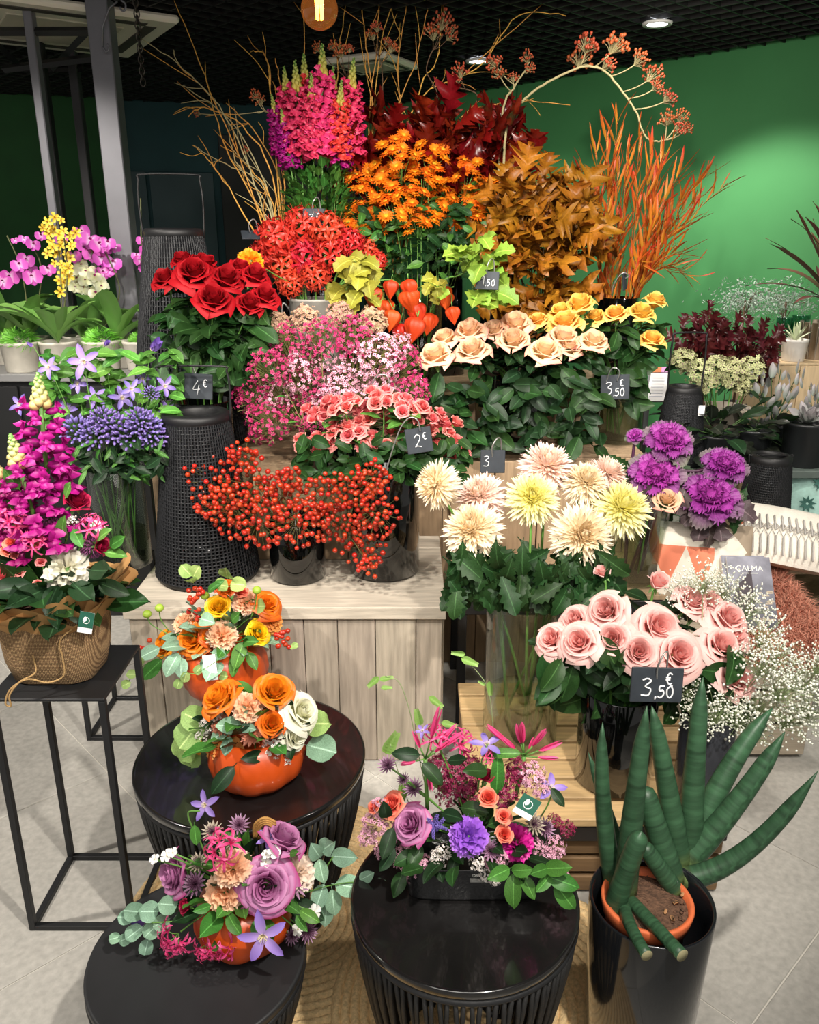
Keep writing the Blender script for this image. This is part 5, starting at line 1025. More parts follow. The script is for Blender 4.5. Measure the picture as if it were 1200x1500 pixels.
class Arr:
    """flowers fixed in one pot: every piece is a part of the one arrangement"""
    def __init__(s, t, core, Y): s.t = t; s.c = Vector(core); s.Y = Y
    def at(s, px, py, dy=None):
        if dy is None: r = P(px, py, s.Y); v = r-s.c; dy = -max(0, .085-abs(v.x)*.45-max(0, v.z-.02)*.35)
        return P(px, py, s.Y+dy)
    def bloom(s, name, me, px, py, r, dy=None, face=None, k=1.05, stalk=True):
        p = s.at(px, py, dy); f = Vector(face).normalized() if face else ((p-s.c).normalized()*.8+(CAMP-p).normalized()*.7+Vector((0, 0, .25))).normalized(); sz = hm(p, r)*k
        o = part(name, me, s.t, zM(p-f*sz*.45, f, U(0, 6), sz))
        if stalk: wpart('stem', tube(MB(), bez(s.c, (s.c+p)/2+Vector((0, 0, .015)), p-f*sz*.55, 4), .0019, 4), G_STEM, s.t)
        return o
    def leaf(s, ms, px, py, r, d, dy=None, up=(0, -.75, .65), roll=None):
        p = s.at(px, py, dy); L = hm(p, r)*2; d = Vector(d).normalized(); part('leaf', rng.choice(ms), s.t, xM(p-d*L*.5, d, U(-.3, .3) if roll is None else roll, L, up))
    def fill(s, ms, n, rx, rz, size, y=0):
        for k in range(n):
            q = k*2.4; rr = math.sqrt((k+.5)/n); p = s.c+Vector((rx*rr*cos(q), rx*.7*rr*sin(q)-.01, rz*(1-rr*rr)+U(-.02, .01))); d = (p-s.c)+Vector((U(-.02, .02), -.02, .01)); part('leaf', rng.choice(ms), s.t, xM(p-d.normalized()*size*.3, d, U(-.6, .6), size*U(.8, 1.2)))
    def wire(s, pts, r=.0011, m=None, dy=0): wpart('stem', tube(MB(), cr([P(x, y, s.Y+dy) for x, y in pts], 5), r, 4), m or G_STEM, s.t)
    def berries(s, lst, r=4, dy=None):
        for x, y in lst: p = s.at(x, y, dy); part('berry', BR, s.t, zM(p, rdir(), 0, hm(p, r)))
def tagcard(t, p, w_, h_, yaw, pitch, roll, green=True):
    M = Matrix.Translation(p) @ Matrix.Rotation(yaw, 4, 'Z') @ Matrix.Rotation(pitch, 4, 'X') @ Matrix.Rotation(roll, 4, 'Y'); loc = WM[t.name].inverted() @ M
    c = part('tag', box(MB(), (-w_/2, -.0006, -h_/2), (w_/2, .0006, h_/2), .0003).mesh('tag', mat('tag_white', '#f2f2f2', .5), False), t, loc, local=True)
    if green:
        part('tag_print', box(MB(), (-w_/2, -.0011, -h_/2+h_*.26), (w_/2, -.0004, h_/2), .0001).mesh('tag_print', mat('tag_green', '#1f5a48', .5), False), c, local=True)
        mb = MB(); tube(mb, [(w_*.22*cos(q), -.0012, h_*.1+w_*.22*sin(q)) for q in [2*pi*i/14 for i in range(14)]], w_*.025, 4, closed=True); strap(mb, w_*.4, w_*.12, LANCE, 0, 0, 0, 2, 4, M=Matrix.Translation((-.1*w_, -.0013, h_*.02)) @ Matrix.Rotation(-pi/2, 4, 'Y') @ Matrix.Rotation(.0, 4, 'X') @ Matrix.Rotation(pi/2, 4, 'X')); part('tag_emblem', mb.mesh('tag_emblem', mat('tag_white', '#f2f2f2', .5)), c, local=True)
def pumpkin(label, px, py, z, r, h, dcy):
    b = PZ(px, py, z); c = Vector((b.x, b.y+dcy, z+.001)); t = thing('pumpkin_arrangement', label, 'flower arrangement', c)
    part('pumpkin', pumpkin_mesh('pumpkin%.3f' % r, r, h, M_PUMP), t, local=True); return t, c
# pumpkin in the middle (on the large table)
t, c = pumpkin('orange pumpkin filled with peach and cream flowers on the large round table', 368, 1172, .45, .108, .118, .085); A = Arr(t, c+Vector((0, 0, .115)), c.y)
A.fill(LV_DARK+LV_MID, 34, .105, .07, .075)
A.bloom('rose', ORR[0], 402, 1013, 32); A.bloom('rose', ORR[1], 322, 1022, 32, face=(-.5, -.3, .8)); A.bloom('rose', ORR[0], 398, 1060, 24); A.bloom('carnation', CPE[0], 363, 1033, 25); A.bloom('carnation', CAP[0], 326, 1108, 32, face=(-.4, -.85, .1))
A.bloom('rose', CRM[1], 442, 1042, 30, face=(.7, -.4, .6)); A.bloom('rose', CRM[0], 432, 1075, 26, face=(.7, -.6, .2)); A.bloom('chrysanthemum', TER[0], 368, 1072, 19); A.bloom('chrysanthemum', TER[1], 414, 1050, 14); A.bloom('chrysanthemum', TER[0], 322, 1060, 18); A.bloom('chrysanthemum', TER[1], 374, 1118, 14); A.bloom('ranunculus', RAO[0], 292, 1092, 15, face=(-.8, -.5, .2))
for x, y, r in ((300, 1062, 17), (310, 1047, 15), (325, 1036, 14), (292, 1078, 13), (402, 1102, 20), (418, 1112, 16), (396, 1122, 14), (410, 1088, 15)): A.bloom('waxflower', rng.choice(WXW), x, y, r, stalk=False)
for x, y, r, d in ((340, 1062, 20, (-.6, -.4, .2)), (350, 1045, 18, (.5, -.4, .5)), (325, 1075, 16, (-.8, -.4, -.2)), (335, 1090, 15, (-.1, -.6, -.8)), (360, 1066, 14, (.8, -.4, .2))): A.leaf(LV_EUCL, x, y, r, d)
A.leaf(LV_EUC, 466, 1096, 24, (.9, -.3, -.05), dy=-.02); A.leaf(LV_DARK, 330, 1138, 26, (-.6, -.7, -.5), dy=-.12); A.leaf(LV_DARK, 424, 1090, 20, (.2, -.6, -.7)); A.leaf(LV_DARK, 376, 1108, 20, (-.5, -.6, .3)); A.leaf(LV_EUCG, 462, 1060, 22, (.9, -.2, .1), dy=.0)
for x, y, r, d in ((285, 1070, 26, (-.5, -.3, -.7)), (275, 1090, 24, (-.4, -.3, -.8)), (290, 1055, 22, (-.6, -.2, .5)), (282, 1100, 22, (-.2, -.4, -.9))): A.leaf(LV_EUCG, x, y, r, d, dy=-.01)
A.bloom('bud', BUDG, 348, 1019, 4.5, dy=-.03); A.wire([(348, 1022), (347, 1045), (352, 1070)], dy=-.03); A.bloom('seed_head', TER[0], 437, 1104, 9, dy=-.03)
# third pumpkin (behind, on the stool)
t, c = pumpkin('orange pumpkin filled with yellow ranunculus and berries in front of the crate', 322, 1034, .325, .128, .15, .09); A = Arr(t, c+Vector((0, 0, .155)), c.y)
A.fill(LV_MID+LV_EUCL, 38, .13, .09, .08)
for n, me, x, y, r in (('ranunculus', RAN[0], 320, 889, 22), ('ranunculus', RAN[1], 378, 927, 21), ('ranunculus', RAO[0], 243, 944, 23), ('rose', ORR[1], 284, 936, 29), ('carnation', CPE[0], 325, 929, 24), ('carnation', CPE[1], 362, 879, 22), ('carnation', CPE[0], 268, 911, 20), ('rose', ORR[2], 392, 885, 22), ('rose', COR[0], 353, 866, 13), ('carnation', CAP[0], 400, 908, 20), ('rose', ORR[0], 332, 862, 18), ('rose', ORR[1], 306, 930, 16)): A.bloom(n, me, x, y, r)
for x, y in ((215, 897), (233, 888), (300, 870), (376, 862)):
    A.bloom('bud', BUDG, x, y, 6.5, dy=-.03, stalk=False, face=(0, -.2, 1))
A.wire([(215, 901), (222, 915), (243, 927), (262, 940)], .0018, dy=-.03); A.wire([(233, 892), (236, 908), (248, 925)], .0018, dy=-.03); A.wire([(300, 875), (303, 895), (308, 915)], .0018, dy=-.03); A.wire([(376, 866), (374, 885), (368, 905)], .0018, dy=-.03)
A.berries([(276+U(0, 22), 858+U(0, 50)) for k in range(20)], 4, -.04); A.berries([(196, 954), (205, 949), (206, 957), (206, 965), (210, 950), (219, 938), (207, 970), (288, 974), (281, 970), (275, 968)], 4, -.05); A.berries([(402+U(0, 26), 922+U(0, 28)) for k in range(14)], 4, -.06)
for x, y, r, d in ((275, 838, 12, (-.5, -.3, .8)), (286, 840, 12, (.4, -.3, .8)), (281, 852, 11, (0, -.7, .5)), (333, 840, 13, (.1, -.4, .9)), (346, 856, 13, (.9, -.3, .1)), (326, 858, 12, (-.7, -.4, .3)), (382, 888, 13, (.5, -.6, .3)), (430, 947, 7, (.9, -.3, 0)), (330, 908, 14, (0, -.7, .4)), (308, 905, 14, (-.8, -.5, .4))): A.leaf(LV_EUCG, x, y, r, d, dy=-.06)
for x, y, r, d in ((222, 955, 17, (-.8, -.4, -.3)), (255, 970, 20, (-.4, -.6, -.7)), (300, 908, 18, (.6, -.6, .2)), (303, 973, 16, (.8, -.5, -.3)), (265, 975, 16, (.1, -.6, -.9)), (320, 958, 16, (.9, -.4, 0))): A.leaf(LV_EUCL, x, y, r, d, dy=-.1)
for x, y, r, d in ((352, 955, 22, (-.3, -.6, -.8)), (362, 940, 18, (.5, -.5, .4)), (345, 970, 18, (-.2, -.6, -.9)), (368, 965, 16, (.5, -.6, -.6)), (225, 978, 22, (-.7, -.4, -.6)), (310, 862, 13, (.6, -.3, .7)), (316, 858, 12, (.8, -.2, .8)), (345, 905, 16, (.5, -.4, .6))): A.leaf(LV_MID, x, y, r, d, dy=-.1)
A.wire([(240, 960), (215, 972), (200, 985), (188, 998)], .0012, dy=-.08); A.wire([(330, 960), (290, 985), (270, 985)], .001, dy=-.15)
for x, y, d in ((195, 988, (-.9, -.2, .1)), (186, 1002, (-.8, -.2, -.3)), (205, 970, (-.4, -.2, .8)), (262, 1000, (-.3, -.5, -.8)), (272, 990, (-.2, -.5, -.8)), (292, 980, (-.6, -.5, -.5)), (326, 990, (.9, -.4, .1))): A.leaf(LV_EUCG, x, y, 8, d, dy=-.12)
p = P(308, 978, c.y-.14); tagcard(t, p, hm(p, 19), hm(p, 38), 0, -.25, -.12, False)
# pink pumpkin (on the lowest table)
t, c = pumpkin('orange pumpkin filled with mauve roses and clematis on the lowest round table', 348, 1417, .30, .096, .105, .075); A = Arr(t, c+Vector((0, 0, .105)), c.y)
A.fill(LV_MID+LV_DARK, 36, .10, .08, .07)
A.bloom('rose', MAU[2], 390, 1298, 40, face=(.12, -.85, .5)); A.bloom('rose', MAU[0], 256, 1280, 34, face=(-.75, -.5, .3)); A.bloom('rose', MAU[0], 415, 1228, 35, face=(.5, .1, .85)); A.bloom('carnation', CPE[0], 325, 1312, 32, face=(-.15, -.85, .4)); A.bloom('carnation', CPE[1], 338, 1268, 30, face=(-.1, -.5, .8)); A.bloom('carnation', CCR[0], 441, 1280, 30, face=(.6, -.6, .5))
for m_, x, y, r in ((AST, 282, 1293, 22), (AST, 434, 1293, 25), (AST, 350, 1206, 18), (ASG, 288, 1262, 17), (ASG, 310, 1216, 18), (AST, 455, 1366, 18), (AST, 430, 1372, 15), (ASG, 338, 1232, 14)): A.bloom('astrantia', m_, x, y, r)
for x, y, r, f in ((322, 1238, 36, (-.2, -.5, .8)), (250, 1382, 34, (-.6, -.7, -.4)), (328, 1392, 32, (.2, -.7, -.7)), (300, 1395, 26, (-.3, -.7, -.8))): A.bloom('nerine', rng.choice(NEP), x, y, r, dy=-.09, face=f)
for f, x, y, r, fc in ((0, 296, 1180, 24, (-.2, -.7, .5)), (1, 384, 1380, 40, (.1, -.9, .3)), (0, 392, 1226, 18, (.2, -.4, .9))): A.bloom('clematis', CLE[f], x, y, r, face=fc, dy=None if f == 0 else -.13, stalk=False)
A.bloom('clematis_bud', CLB, 205, 1351, 24, face=(-.9, -.4, .1), dy=-.03, stalk=False); A.wire([(293, 1188), (276, 1190), (280, 1208), (290, 1225), (300, 1250)], .0017, dy=-.04); A.wire([(215, 1352), (250, 1350), (290, 1345)], .0014, dy=-.06); A.leaf(LV_MID, 286, 1220, 16, (.1, -.3, -.9), dy=-.05)
A.bloom('rose_bud', DRK[0], 272, 1328, 15, face=(-.8, -.5, .4), dy=-.07)
for x, y, r in ((225, 1258, 8), (243, 1252, 10), (252, 1248, 8), (402, 1245, 11), (390, 1262, 8), (462, 1336, 12), (438, 1362, 10), (390, 1251, 7)): A.bloom('phlox', PHL, x, y, r, dy=-.05)
for x, y, r, d in ((250, 1325, 16, (-.6, -.5, .5)), (220, 1335, 17, (-.7, -.4, .4)), (200, 1335, 16, (-.8, -.3, .4)), (187, 1343, 12, (-.8, -.3, .3)), (225, 1360, 14, (-.6, -.6, -.3)), (200, 1365, 14, (-.7, -.5, -.4)), (185, 1375, 10, (-.9, -.4, -.2)), (215, 1385, 12, (-.2, -.6, -.8)), (240, 1350, 14, (-.5, -.7, .2)), (170, 1374, 9, (-.9, -.3, 0))): A.leaf(LV_EUC, x, y, r, d, dy=-.05)
for x, y, r, d in ((465, 1250, 20, (-.2, -.4, .8)), (480, 1240, 22, (.6, -.3, .7)), (500, 1255, 22, (.9, -.3, .2)), (470, 1272, 18, (.2, -.6, -.6)), (508, 1298, 25, (.95, -.3, .1)), (470, 1310, 20, (-.3, -.5, -.8)), (488, 1318, 20, (.15, -.5, -.9)), (545, 1308, 22, (.9, -.3, -.3)), (535, 1285, 14, (.8, -.1, .6)), (555, 1295, 12, (.95, -.1, .1)), (478, 1335, 18, (-.1, -.4, -.9))): A.leaf(LV_EUCL, x, y, r, d, dy=.0)
A.wire([(440, 1310), (480, 1298), (520, 1292), (545, 1296)], .0014, dy=0); A.wire([(440, 1300), (470, 1280), (488, 1255)], .0014, dy=0)
for x, y, r, d in ((340, 1350, 20, (.5, -.7, -.3)), (375, 1360, 16, (.2, -.8, -.5)), (315, 1385, 14, (.6, -.6, .3)), (450, 1340, 18, (.8, -.5, -.1)), (440, 1350, 14, (.6, -.6, -.5)), (365, 1255, 14, (.2, -.4, .8)), (430, 1250, 12, (.6, -.4, .5)), (300, 1330, 14, (-.6, -.6, .2))): A.leaf(LV_MID, x, y, r, d, dy=-.09)
mb = MB()
for k in range(4): tube(mb, cr([P(372+k*3, 1228, c.y+.01), P(373+k*3, 1208+k, c.y+.0), P(388+k*1.5, 1198+k*3, c.y-.005), P(404, 1204+k*4, c.y)], 5), .0026, 6)
wpart('straw_loop', mb, mat('straw', '#b8894a', .8, noise=.3, nscale=200), t)
# black box on the lacquered table
bx = PZ(695, 1322, .435); c = Vector((bx.x+.0, bx.y+.055, .436)); t = thing('box_arrangement', 'long black box full of pink and purple flowers on the lacquered table', 'flower arrangement', c); A = Arr(t, c+Vector((0, 0, .07)), c.y)
hw = 98*mpx(bx); mb = MB(); n = 40; pr = []
for (k, z) in ((.985, 0), (1, .004), (1.02, .066), (1.02, .07), (.99, .07), (.985, .05)):
    for i in range(n): q = 2*pi*i/n; ex = .35; pr.append((hw*k*math.copysign(abs(cos(q))**ex, cos(q)), .052*k*math.copysign(abs(sin(q))**ex, sin(q)), z))
mb.add(pr, [(r*n+i, r*n+(i+1) % n, (r+1)*n+(i+1) % n, (r+1)*n+i) for r in range(5) for i in range(n)]+[tuple(range(n))[::-1], tuple(5*n+i for i in range(n))]); part('box', mb.mesh('box', mat('black_box', '#131416', .35, bump=.15, bscale=150), True), t, local=True)

def text(s, size, m, parent, M, name='lettering', ext=.0002):
    cu = bpy.data.curves.new(name, 'FONT'); cu.body = s; cu.size = size; cu.extrude = ext; cu.align_x = 'CENTER'; cu.materials.append(m); tmp = bpy.data.objects.new('tmp', cu); COL.objects.link(tmp); dg = bpy.context.evaluated_depsgraph_get(); me = bpy.data.meshes.new_from_object(tmp.evaluated_get(dg)); bpy.data.objects.remove(tmp); return part(name, me, parent, M, local=True)
M_PRT = mat('print_white', '#c9c9c4', .6); Mb = Matrix.Translation((.004, -.0535, .056)) @ Matrix.Rotation(pi/2-.03, 4, 'X'); text('D&M', .0085, M_PRT, t, Mb)
part('label_lines', (lambda mb: [box(mb, (-.009, -.0545, .0445+k*.0028), (.017, -.0525, .0465+k*.0028), .0002) for k in range(3)] and mb.mesh('label_lines', mat('print_grey', '#8e8e8a', .6), False))(MB()), t, local=True)
A.c.z += .02; A.fill(LV_DARK+LV_ROSE, 34, .13, .05, .05)
for n_, me, x, y, r in (('rose', MAU[1], 602, 1208, 30), ('carnation', CLI[0], 686, 1223, 31), ('chrysanthemum', MAG[0], 762, 1232, 28), ('rose', COR[0], 715, 1168, 17), ('rose', COR[1], 738, 1195, 12), ('rose', COR[0], 739, 1222, 15), ('rose', COR[1], 574, 1178, 20), ('rose', COR[0], 548, 1182, 12)): A.bloom(n_, me, x, y, r)
A.bloom('rose', DRK[0], 712, 1138, 16, dy=.0, face=(0, -.3, 1))
for x, y, r, i in ((672, 1130, 30, 0), (655, 1150, 26, 0), (640, 1118, 24, 0), (690, 1160, 24, 0), (752, 1140, 28, 0), (760, 1120, 22, 0), (735, 1160, 22, 0), (690, 1120, 22, 0), (835, 1212, 15, 0), (815, 1200, 12, 0)): A.bloom('waxflower', rng.choice(WXB), x, y, r, dy=.02, stalk=False)
for x, y, r in ((545, 1205, 24), (535, 1225, 18), (555, 1180, 18), (590, 1255, 24), (605, 1268, 22), (600, 1285, 12), (730, 1255, 22), (810, 1255, 22), (820, 1240, 18), (790, 1240, 16), (785, 1130, 22), (795, 1150, 16), (555, 1245, 14), (828, 1278, 10)): A.bloom('waxflower', rng.choice(WXK), x, y, r, stalk=False)
for x, y, r in ((640, 1258, 17), (650, 1245, 14), (700, 1262, 16), (715, 1285, 14), (728, 1292, 10), (735, 1272, 14)): A.bloom('waxflower', rng.choice(WXW), x, y, r, stalk=False)
for x, y, r, f in ((640, 1195, 34, (.1, -.3, 1)), (628, 1200, 30, (-.3, -.3, 1)), (650, 1200, 30, (.4, -.3, .9)), (635, 1228, 26, (0, -.6, -.7)), (655, 1215, 24, (.6, -.6, .2))): A.bloom('lavender', LAV, x, y, r, face=f, k=.9)
for x, y, r in ((785, 1205, 20), (802, 1212, 18), (720, 1245, 18), (566, 1118, 17), (604, 1152, 18), (590, 1140, 12)): A.bloom('astrantia', ASG if x == 785 else AST, x, y, r)
BUDN = mk('nerine_bud', lambda: strap(strap(strap(MB(), 1, .09, prof(.5, .6), .0, .1, .8, 4, 7), 1, .09, prof(.5, .6), .05, .05, .8, 4, 7, M=Matrix.Rotation(2.1, 4, 'X')), 1, .09, prof(.5, .6), .05, .05, .8, 4, 7, M=Matrix.Rotation(-2.1, 4, 'X')).mesh('nerine_bud', M_NEP))
def nbuds(x, y, tips, dy, base):
    o_ = P(x, y, A.Y+dy); wpart('stem', tube(MB(), cr([P(base[0], base[1], A.Y+dy), o_], 4), .0042, 6), G_STEM, t)
    for (a, b, w_) in tips: e = P(a, b, A.Y+dy+U(-.02, .02)); d = e-o_; m_ = o_+d*.38; fs_ = wpart('flower_stalk', tube(MB(), [o_, m_], .0016, 4), G_STEM, t); part('nerine_bud', BUDN, fs_, xM(m_, d, U(0, 6), ((e-m_).length, hm(e, w_)*5.5, hm(e, w_)*5.5)))
nbuds(623, 1112, [(645, 1035, 7), (605, 1070, 5), (586, 1120, 5), (632, 1160, 5), (680, 1072, 6), (660, 1085, 5), (670, 1060, 5)], -.0, (626, 1185))
nbuds(768, 1108, [(712, 1062, 6), (757, 1060, 6), (765, 1058, 6), (800, 1068, 6), (824, 1086, 6), (820, 1112, 5), (785, 1080, 6), (735, 1080, 5)], .02, (755, 1170))
A.bloom('nerine', NEP[0], 640, 1075, 26, dy=.01, face=(.1, -.4, 1)); A.bloom('nerine', NEP[1], 680, 1085, 26, dy=.03, face=(.3, -.5, .8)); A.bloom('nerine', NEP[0], 715, 1105, 14, dy=.0)
for f, x, y, r in ((1, 714, 1085, 25), (2, 812, 1150, 28), (1, 618, 1068, 13)): A.bloom('clematis', CLE[f], x, y, r, dy=.0, stalk=False)
A.wire([(812, 1155), (802, 1180), (790, 1200)], .0016); A.wire([(714, 1090), (705, 1120), (700, 1160)], .0016)
for x, y, r, d, k in ((575, 1085, 26, (.4, -.1, .9), 0), (612, 1048, 18, (-.2, -.1, 1), 0), (640, 1030, 16, (.7, 0, -.6), 0), (660, 1062, 14, (.9, -.1, -.2), 0), (645, 1150, 22, (.7, -.2, -.7), 0), (590, 1165, 22, (-.2, -.2, -1), 0), (546, 1000, 14, (-.6, 0, -.6), 0), (568, 994, 12, (1, 0, .2), 0), (568, 1008, 10, (.9, 0, 0), 0), (690, 970, 16, (.9, 0, -.4), 0), (670, 957, 12, (-.9, 0, .1), 0), (718, 1010, 14, (.1, 0, -1), 0), (705, 1000, 7, (-.6, 0, .4), 0)): 
    p = A.at(x, y, .03); L = hm(p, r)*2; dd = Vector(d).normalized(); part('grass_spikelet', OAT, t, xM(p-dd*L*.5, dd, U(-.4, .4), L, (0, -.8, .5)))
A.wire([(625, 1160), (610, 1090), (600, 1040), (585, 1000), (565, 990)], .0008, M_GST, .03); A.wire([(725, 1150), (722, 1060), (715, 1010), (700, 985), (680, 965)], .0008, M_GST, .03); A.wire([(600, 1180), (580, 1120), (572, 1090)], .0008, M_GST, .03)
part('leaf', LV_LANCE[0], t, xM(A.at(772, 1104, .0), (-1, 0, .02), .3, hm(A.at(772, 1104, 0), 62), (0, -.8, .5))); A.leaf(LV_LANCE, 728, 1140, 42, (.0, -.1, 1), dy=.0)
for x, y, r, d in ((735, 1278, 22, (-.8, -.6, .1)), (760, 1275, 20, (.6, -.6, .5)), (752, 1300, 26, (-.1, -.7, -.8)), (772, 1295, 20, (.5, -.7, -.5)), (812, 1272, 24, (.7, -.5, .5)), (820, 1290, 26, (.95, -.4, -.05)), (825, 1310, 26, (.6, -.5, -.7)), (800, 1290, 18, (-.6, -.7, -.3)), (792, 1275, 20, (-.7, -.5, .2))): A.leaf(LV_MID, x, y, r, d, dy=-.11)
for x, y, r, d in ((565, 1190, 22, (-.1, -.4, .9)), (570, 1230, 24, (-.3, -.5, -.7)), (585, 1290, 20, (-.4, -.5, -.8)), (570, 1255, 20, (-.5, -.5, -.6)), (660, 1195, 22, (.6, -.5, .2)), (690, 1185, 22, (.8, -.4, .2)), (640, 1270, 22, (.3, -.8, -.3)), (665, 1265, 18, (-.3, -.8, -.4)), (600, 1105, 22, (-.8, -.2, .2)), (630, 1130, 22, (.5, -.3, -.4)), (668, 1115, 18, (.8, -.3, .2)), (815, 1165, 16, (.5, -.4, -.6)), (725, 1205, 16, (-.6, -.5, .2)), (700, 1130, 22, (-.8, -.3, .2)), (665, 1245, 20, (.5, -.6, -.5)), (610, 1250, 20, (-.4, -.6, -.5))): A.leaf(LV_ROSE+LV_DARK, x, y, r, d, dy=-.04)
p = P(772, 1182, A.Y-.06); tagcard(t, p, hm(p, 30), hm(p, 34), -.5, -1.15, .2)
# burlap wrapped bouquet on the metal stand
bb = PZ(95, 1006, .645); c = Vector((P(95, 1000, 1.70).x, 1.70, .646)); t = thing('burlap_bouquet', 'bouquet in a burlap wrapped pot with kraft paper on the metal stand', 'flower arrangement', c); A = Arr(t, c+Vector((0, 0, .17)), c.y)
def burlap():
    m = mat('burlap', '#a5835b', .95); nt = m.node_tree; N = nt.nodes; L = nt.links; b = N['Principled BSDF']; tc = N.new('ShaderNodeTexCoord'); col = None; hs = []
    for ax in 'XZ':
        w_ = N.new('ShaderNodeTexWave'); w_.bands_direction = ax; w_.inputs['Scale'].default_value = 95; w_.inputs['Distortion'].default_value = 1.2; w_.inputs['Detail'].default_value = 2; L.new(tc.outputs['Object'], w_.inputs[0]); hs.append(w_.outputs['Fac'])
    mu = N.new('ShaderNodeMath'); mu.operation = 'MULTIPLY'; L.new(hs[0], mu.inputs[0]); L.new(hs[1], mu.inputs[1]); r = N.new('ShaderNodeValToRGB'); r.color_ramp.elements[0].color = lin('#6e5236'); r.color_ramp.elements[1].color = lin('#c9a779'); r.color_ramp.elements[1].position = .6; L.new(mu.outputs[0], r.inputs[0]); L.new(r.outputs[0], b.inputs['Base Color'])
    bp = N.new('ShaderNodeBump'); bp.inputs['Strength'].default_value = .6; bp.inputs['Distance'].default_value = .004; L.new(mu.outputs[0], bp.inputs['Height']); L.new(bp.outputs[0], b.inputs['Normal']); return m
M_BURL = burlap(); M_KRAFT = mat('kraft_paper', '#c0925a', .8, .05, noise=.08, nscale=20, bump=.08, bscale=30)
def sq(q, ex=.55): return math.copysign(abs(cos(q))**ex, cos(q)), math.copysign(abs(sin(q))**ex, sin(q))
n = 56; mb = MB(); vs = []
prf = [(.80, 0), (.86, .004), (.98, .05), (1.02, .10), (1.0, .15), (1.03, .165), (.97, .165), (.95, .12)]
for (k, z) in prf:
    for i in range(n): q = 2*pi*i/n+.35; a, b = sq(q); w_ = 1+.012*sin(9*q+z*30); vs.append((.108*k*a*w_, .092*k*b*w_, z))
mb.add(vs, [(r*n+i, r*n+(i+1) % n, (r+1)*n+(i+1) % n, (r+1)*n+i) for r in range(len(prf)-1) for i in range(n)]+[tuple(range(n))[::-1]]); part('burlap_wrap', mb.mesh('burlap_wrap', M_BURL), t, local=True)
part('inner_pot', lathe(MB(), [(.001, .01), (.07, .01), (.08, .15), (.001, .15)], 24).mesh('inner_pot', M_SOIL), t, local=True)
for ly in range(3):
    vs = []; n2 = 90; r_ = random.Random(ly)
    for j in range(5):
        v = j/4
        for i in range(n2):
            q = 2*pi*i/n2; a, b = sq(q, .7); fl_ = (.92+.04*ly+.42*v**1.3+.06*v*sin(7*q+ly*2)+.05*v*sin(13*q+ly)+.25*v*max(0, cos(q-.3))**6); vs.append((.105*fl_*a, .09*fl_*b, .15+.062*v*(1+.35*sin(5*q+ly*1.7)+.5*max(0, cos(q-.3))**6)-.012*ly))
    mb = MB(); mb.add(vs, [(j*n2+i, j*n2+(i+1) % n2, (j+1)*n2+(i+1) % n2, (j+1)*n2+i) for j in range(4) for i in range(n2)]); part('kraft_paper', mb.mesh('kraft_paper', M_KRAFT), t, local=True)
Yb = c.y-.1; wpart('jute_string', tube(MB(), cr([P(118, 912, Yb), P(88, 938, Yb-.005), P(92, 965, Yb-.008), P(93, 990, Yb-.012), P(70, 1000, Yb-.025), P(40, 995, Yb-.035), P(15, 1010, Yb-.045), P(8, 1030, Yb-.05), P(16, 1034, Yb-.05), P(14, 1018, Yb-.05), P(30, 998, Yb-.04), P(52, 985, Yb-.015), P(48, 960, Yb-.006)], 5), .0021, 5), mat('jute_string', '#b99663', .9, bump=.5, bscale=500), t)
p = P(126, 912, c.y-.115); tagcard(t, p, hm(p, 21), hm(p, 32), .1, -.2, .22)
A.fill(LV_DARK+LV_ROSE, 46, .13, .07, .1)
M_BUDL = mat('snap_bud_green', [(0, '#c7a06a'), (.4, '#b8b878'), (1, '#9ab56a')], .5); BUDL = variants('budl', 2, lambda i: budspire_mesh('budl', M_BUDL, i, .74, .98))
SNB = variants('snap_big', 2, lambda i: snap_mesh('snap_big', M_SNM, 20, i+9, h0=.02, h1=.72))
def spire(x0, y0, x1, y1, k, i, dy=0):
    a = A.at(x0, y0, dy); e = A.at(x1, y1, dy); L = (e-a).length; M = zM(a, e-a, i, (L*k*1.05, L*k*1.05, L)); part('snapdragon_flowers', SNB[i], t, M); part('snapdragon_buds', BUDL[i], t, M); wpart('stem', tube(MB(), [A.c, a, e], .0035, 5), G_STEM, t)
spire(72, 730, 55, 545, 1.25, 0, .02); spire(62, 800, 15, 635, 1.4, 1, -.02); spire(45, 810, -20, 660, 1.3, 0, 0)
A.bloom('carnation', mk('cwh', lambda: carn_mesh('cwh', mat('carn_white', [(0, '#f1ecd0'), (1, '#f7f5ec')], .6, .02, trans=.2), 36, 8)), 92, 836, 36, face=(0, -.9, .4))
A.bloom('allium', ALL_, 72, 750, 20, k=1.0); A.bloom('allium', ALL_, 138, 795, 21, k=1.0); A.bloom('allium', ALL_, 28, 778, 15, k=1.0)
A.bloom('rose', DRK[0], 112, 735, 26, dy=.03, face=(.5, -.3, .8)); A.bloom('rose', DRK[0], 148, 800, 18, dy=-.02, face=(.8, -.5, .2)); A.bloom('nerine', NEP[0], 138, 768, 26, dy=-.02, face=(.5, -.4, .7)); A.bloom('nerine', NEP[1], 14, 760, 28, dy=-.06); A.bloom('nerine', NEP[1], 50, 790, 24, dy=-.07)
for me, x, y, r in ((COR[0], 12, 805, 13), (COR[1], 16, 795, 11), (SPR[2], 4, 842, 20), (SPR[0], 52, 800, 9), (SPR[1], 60, 823, 8), (SPR[0], 22, 813, 8), (SPR[0], 55, 855, 8), (SPR[1], 28, 838, 9)): A.bloom('rose', me, x, y, r, dy=-.06)
for x, y, r in ((92, 765, 15), (105, 762, 12)): A.bloom('waxflower', WXW[0], x, y, r)
A.bloom('phlox', PHL, 143, 768, 12, dy=.03)
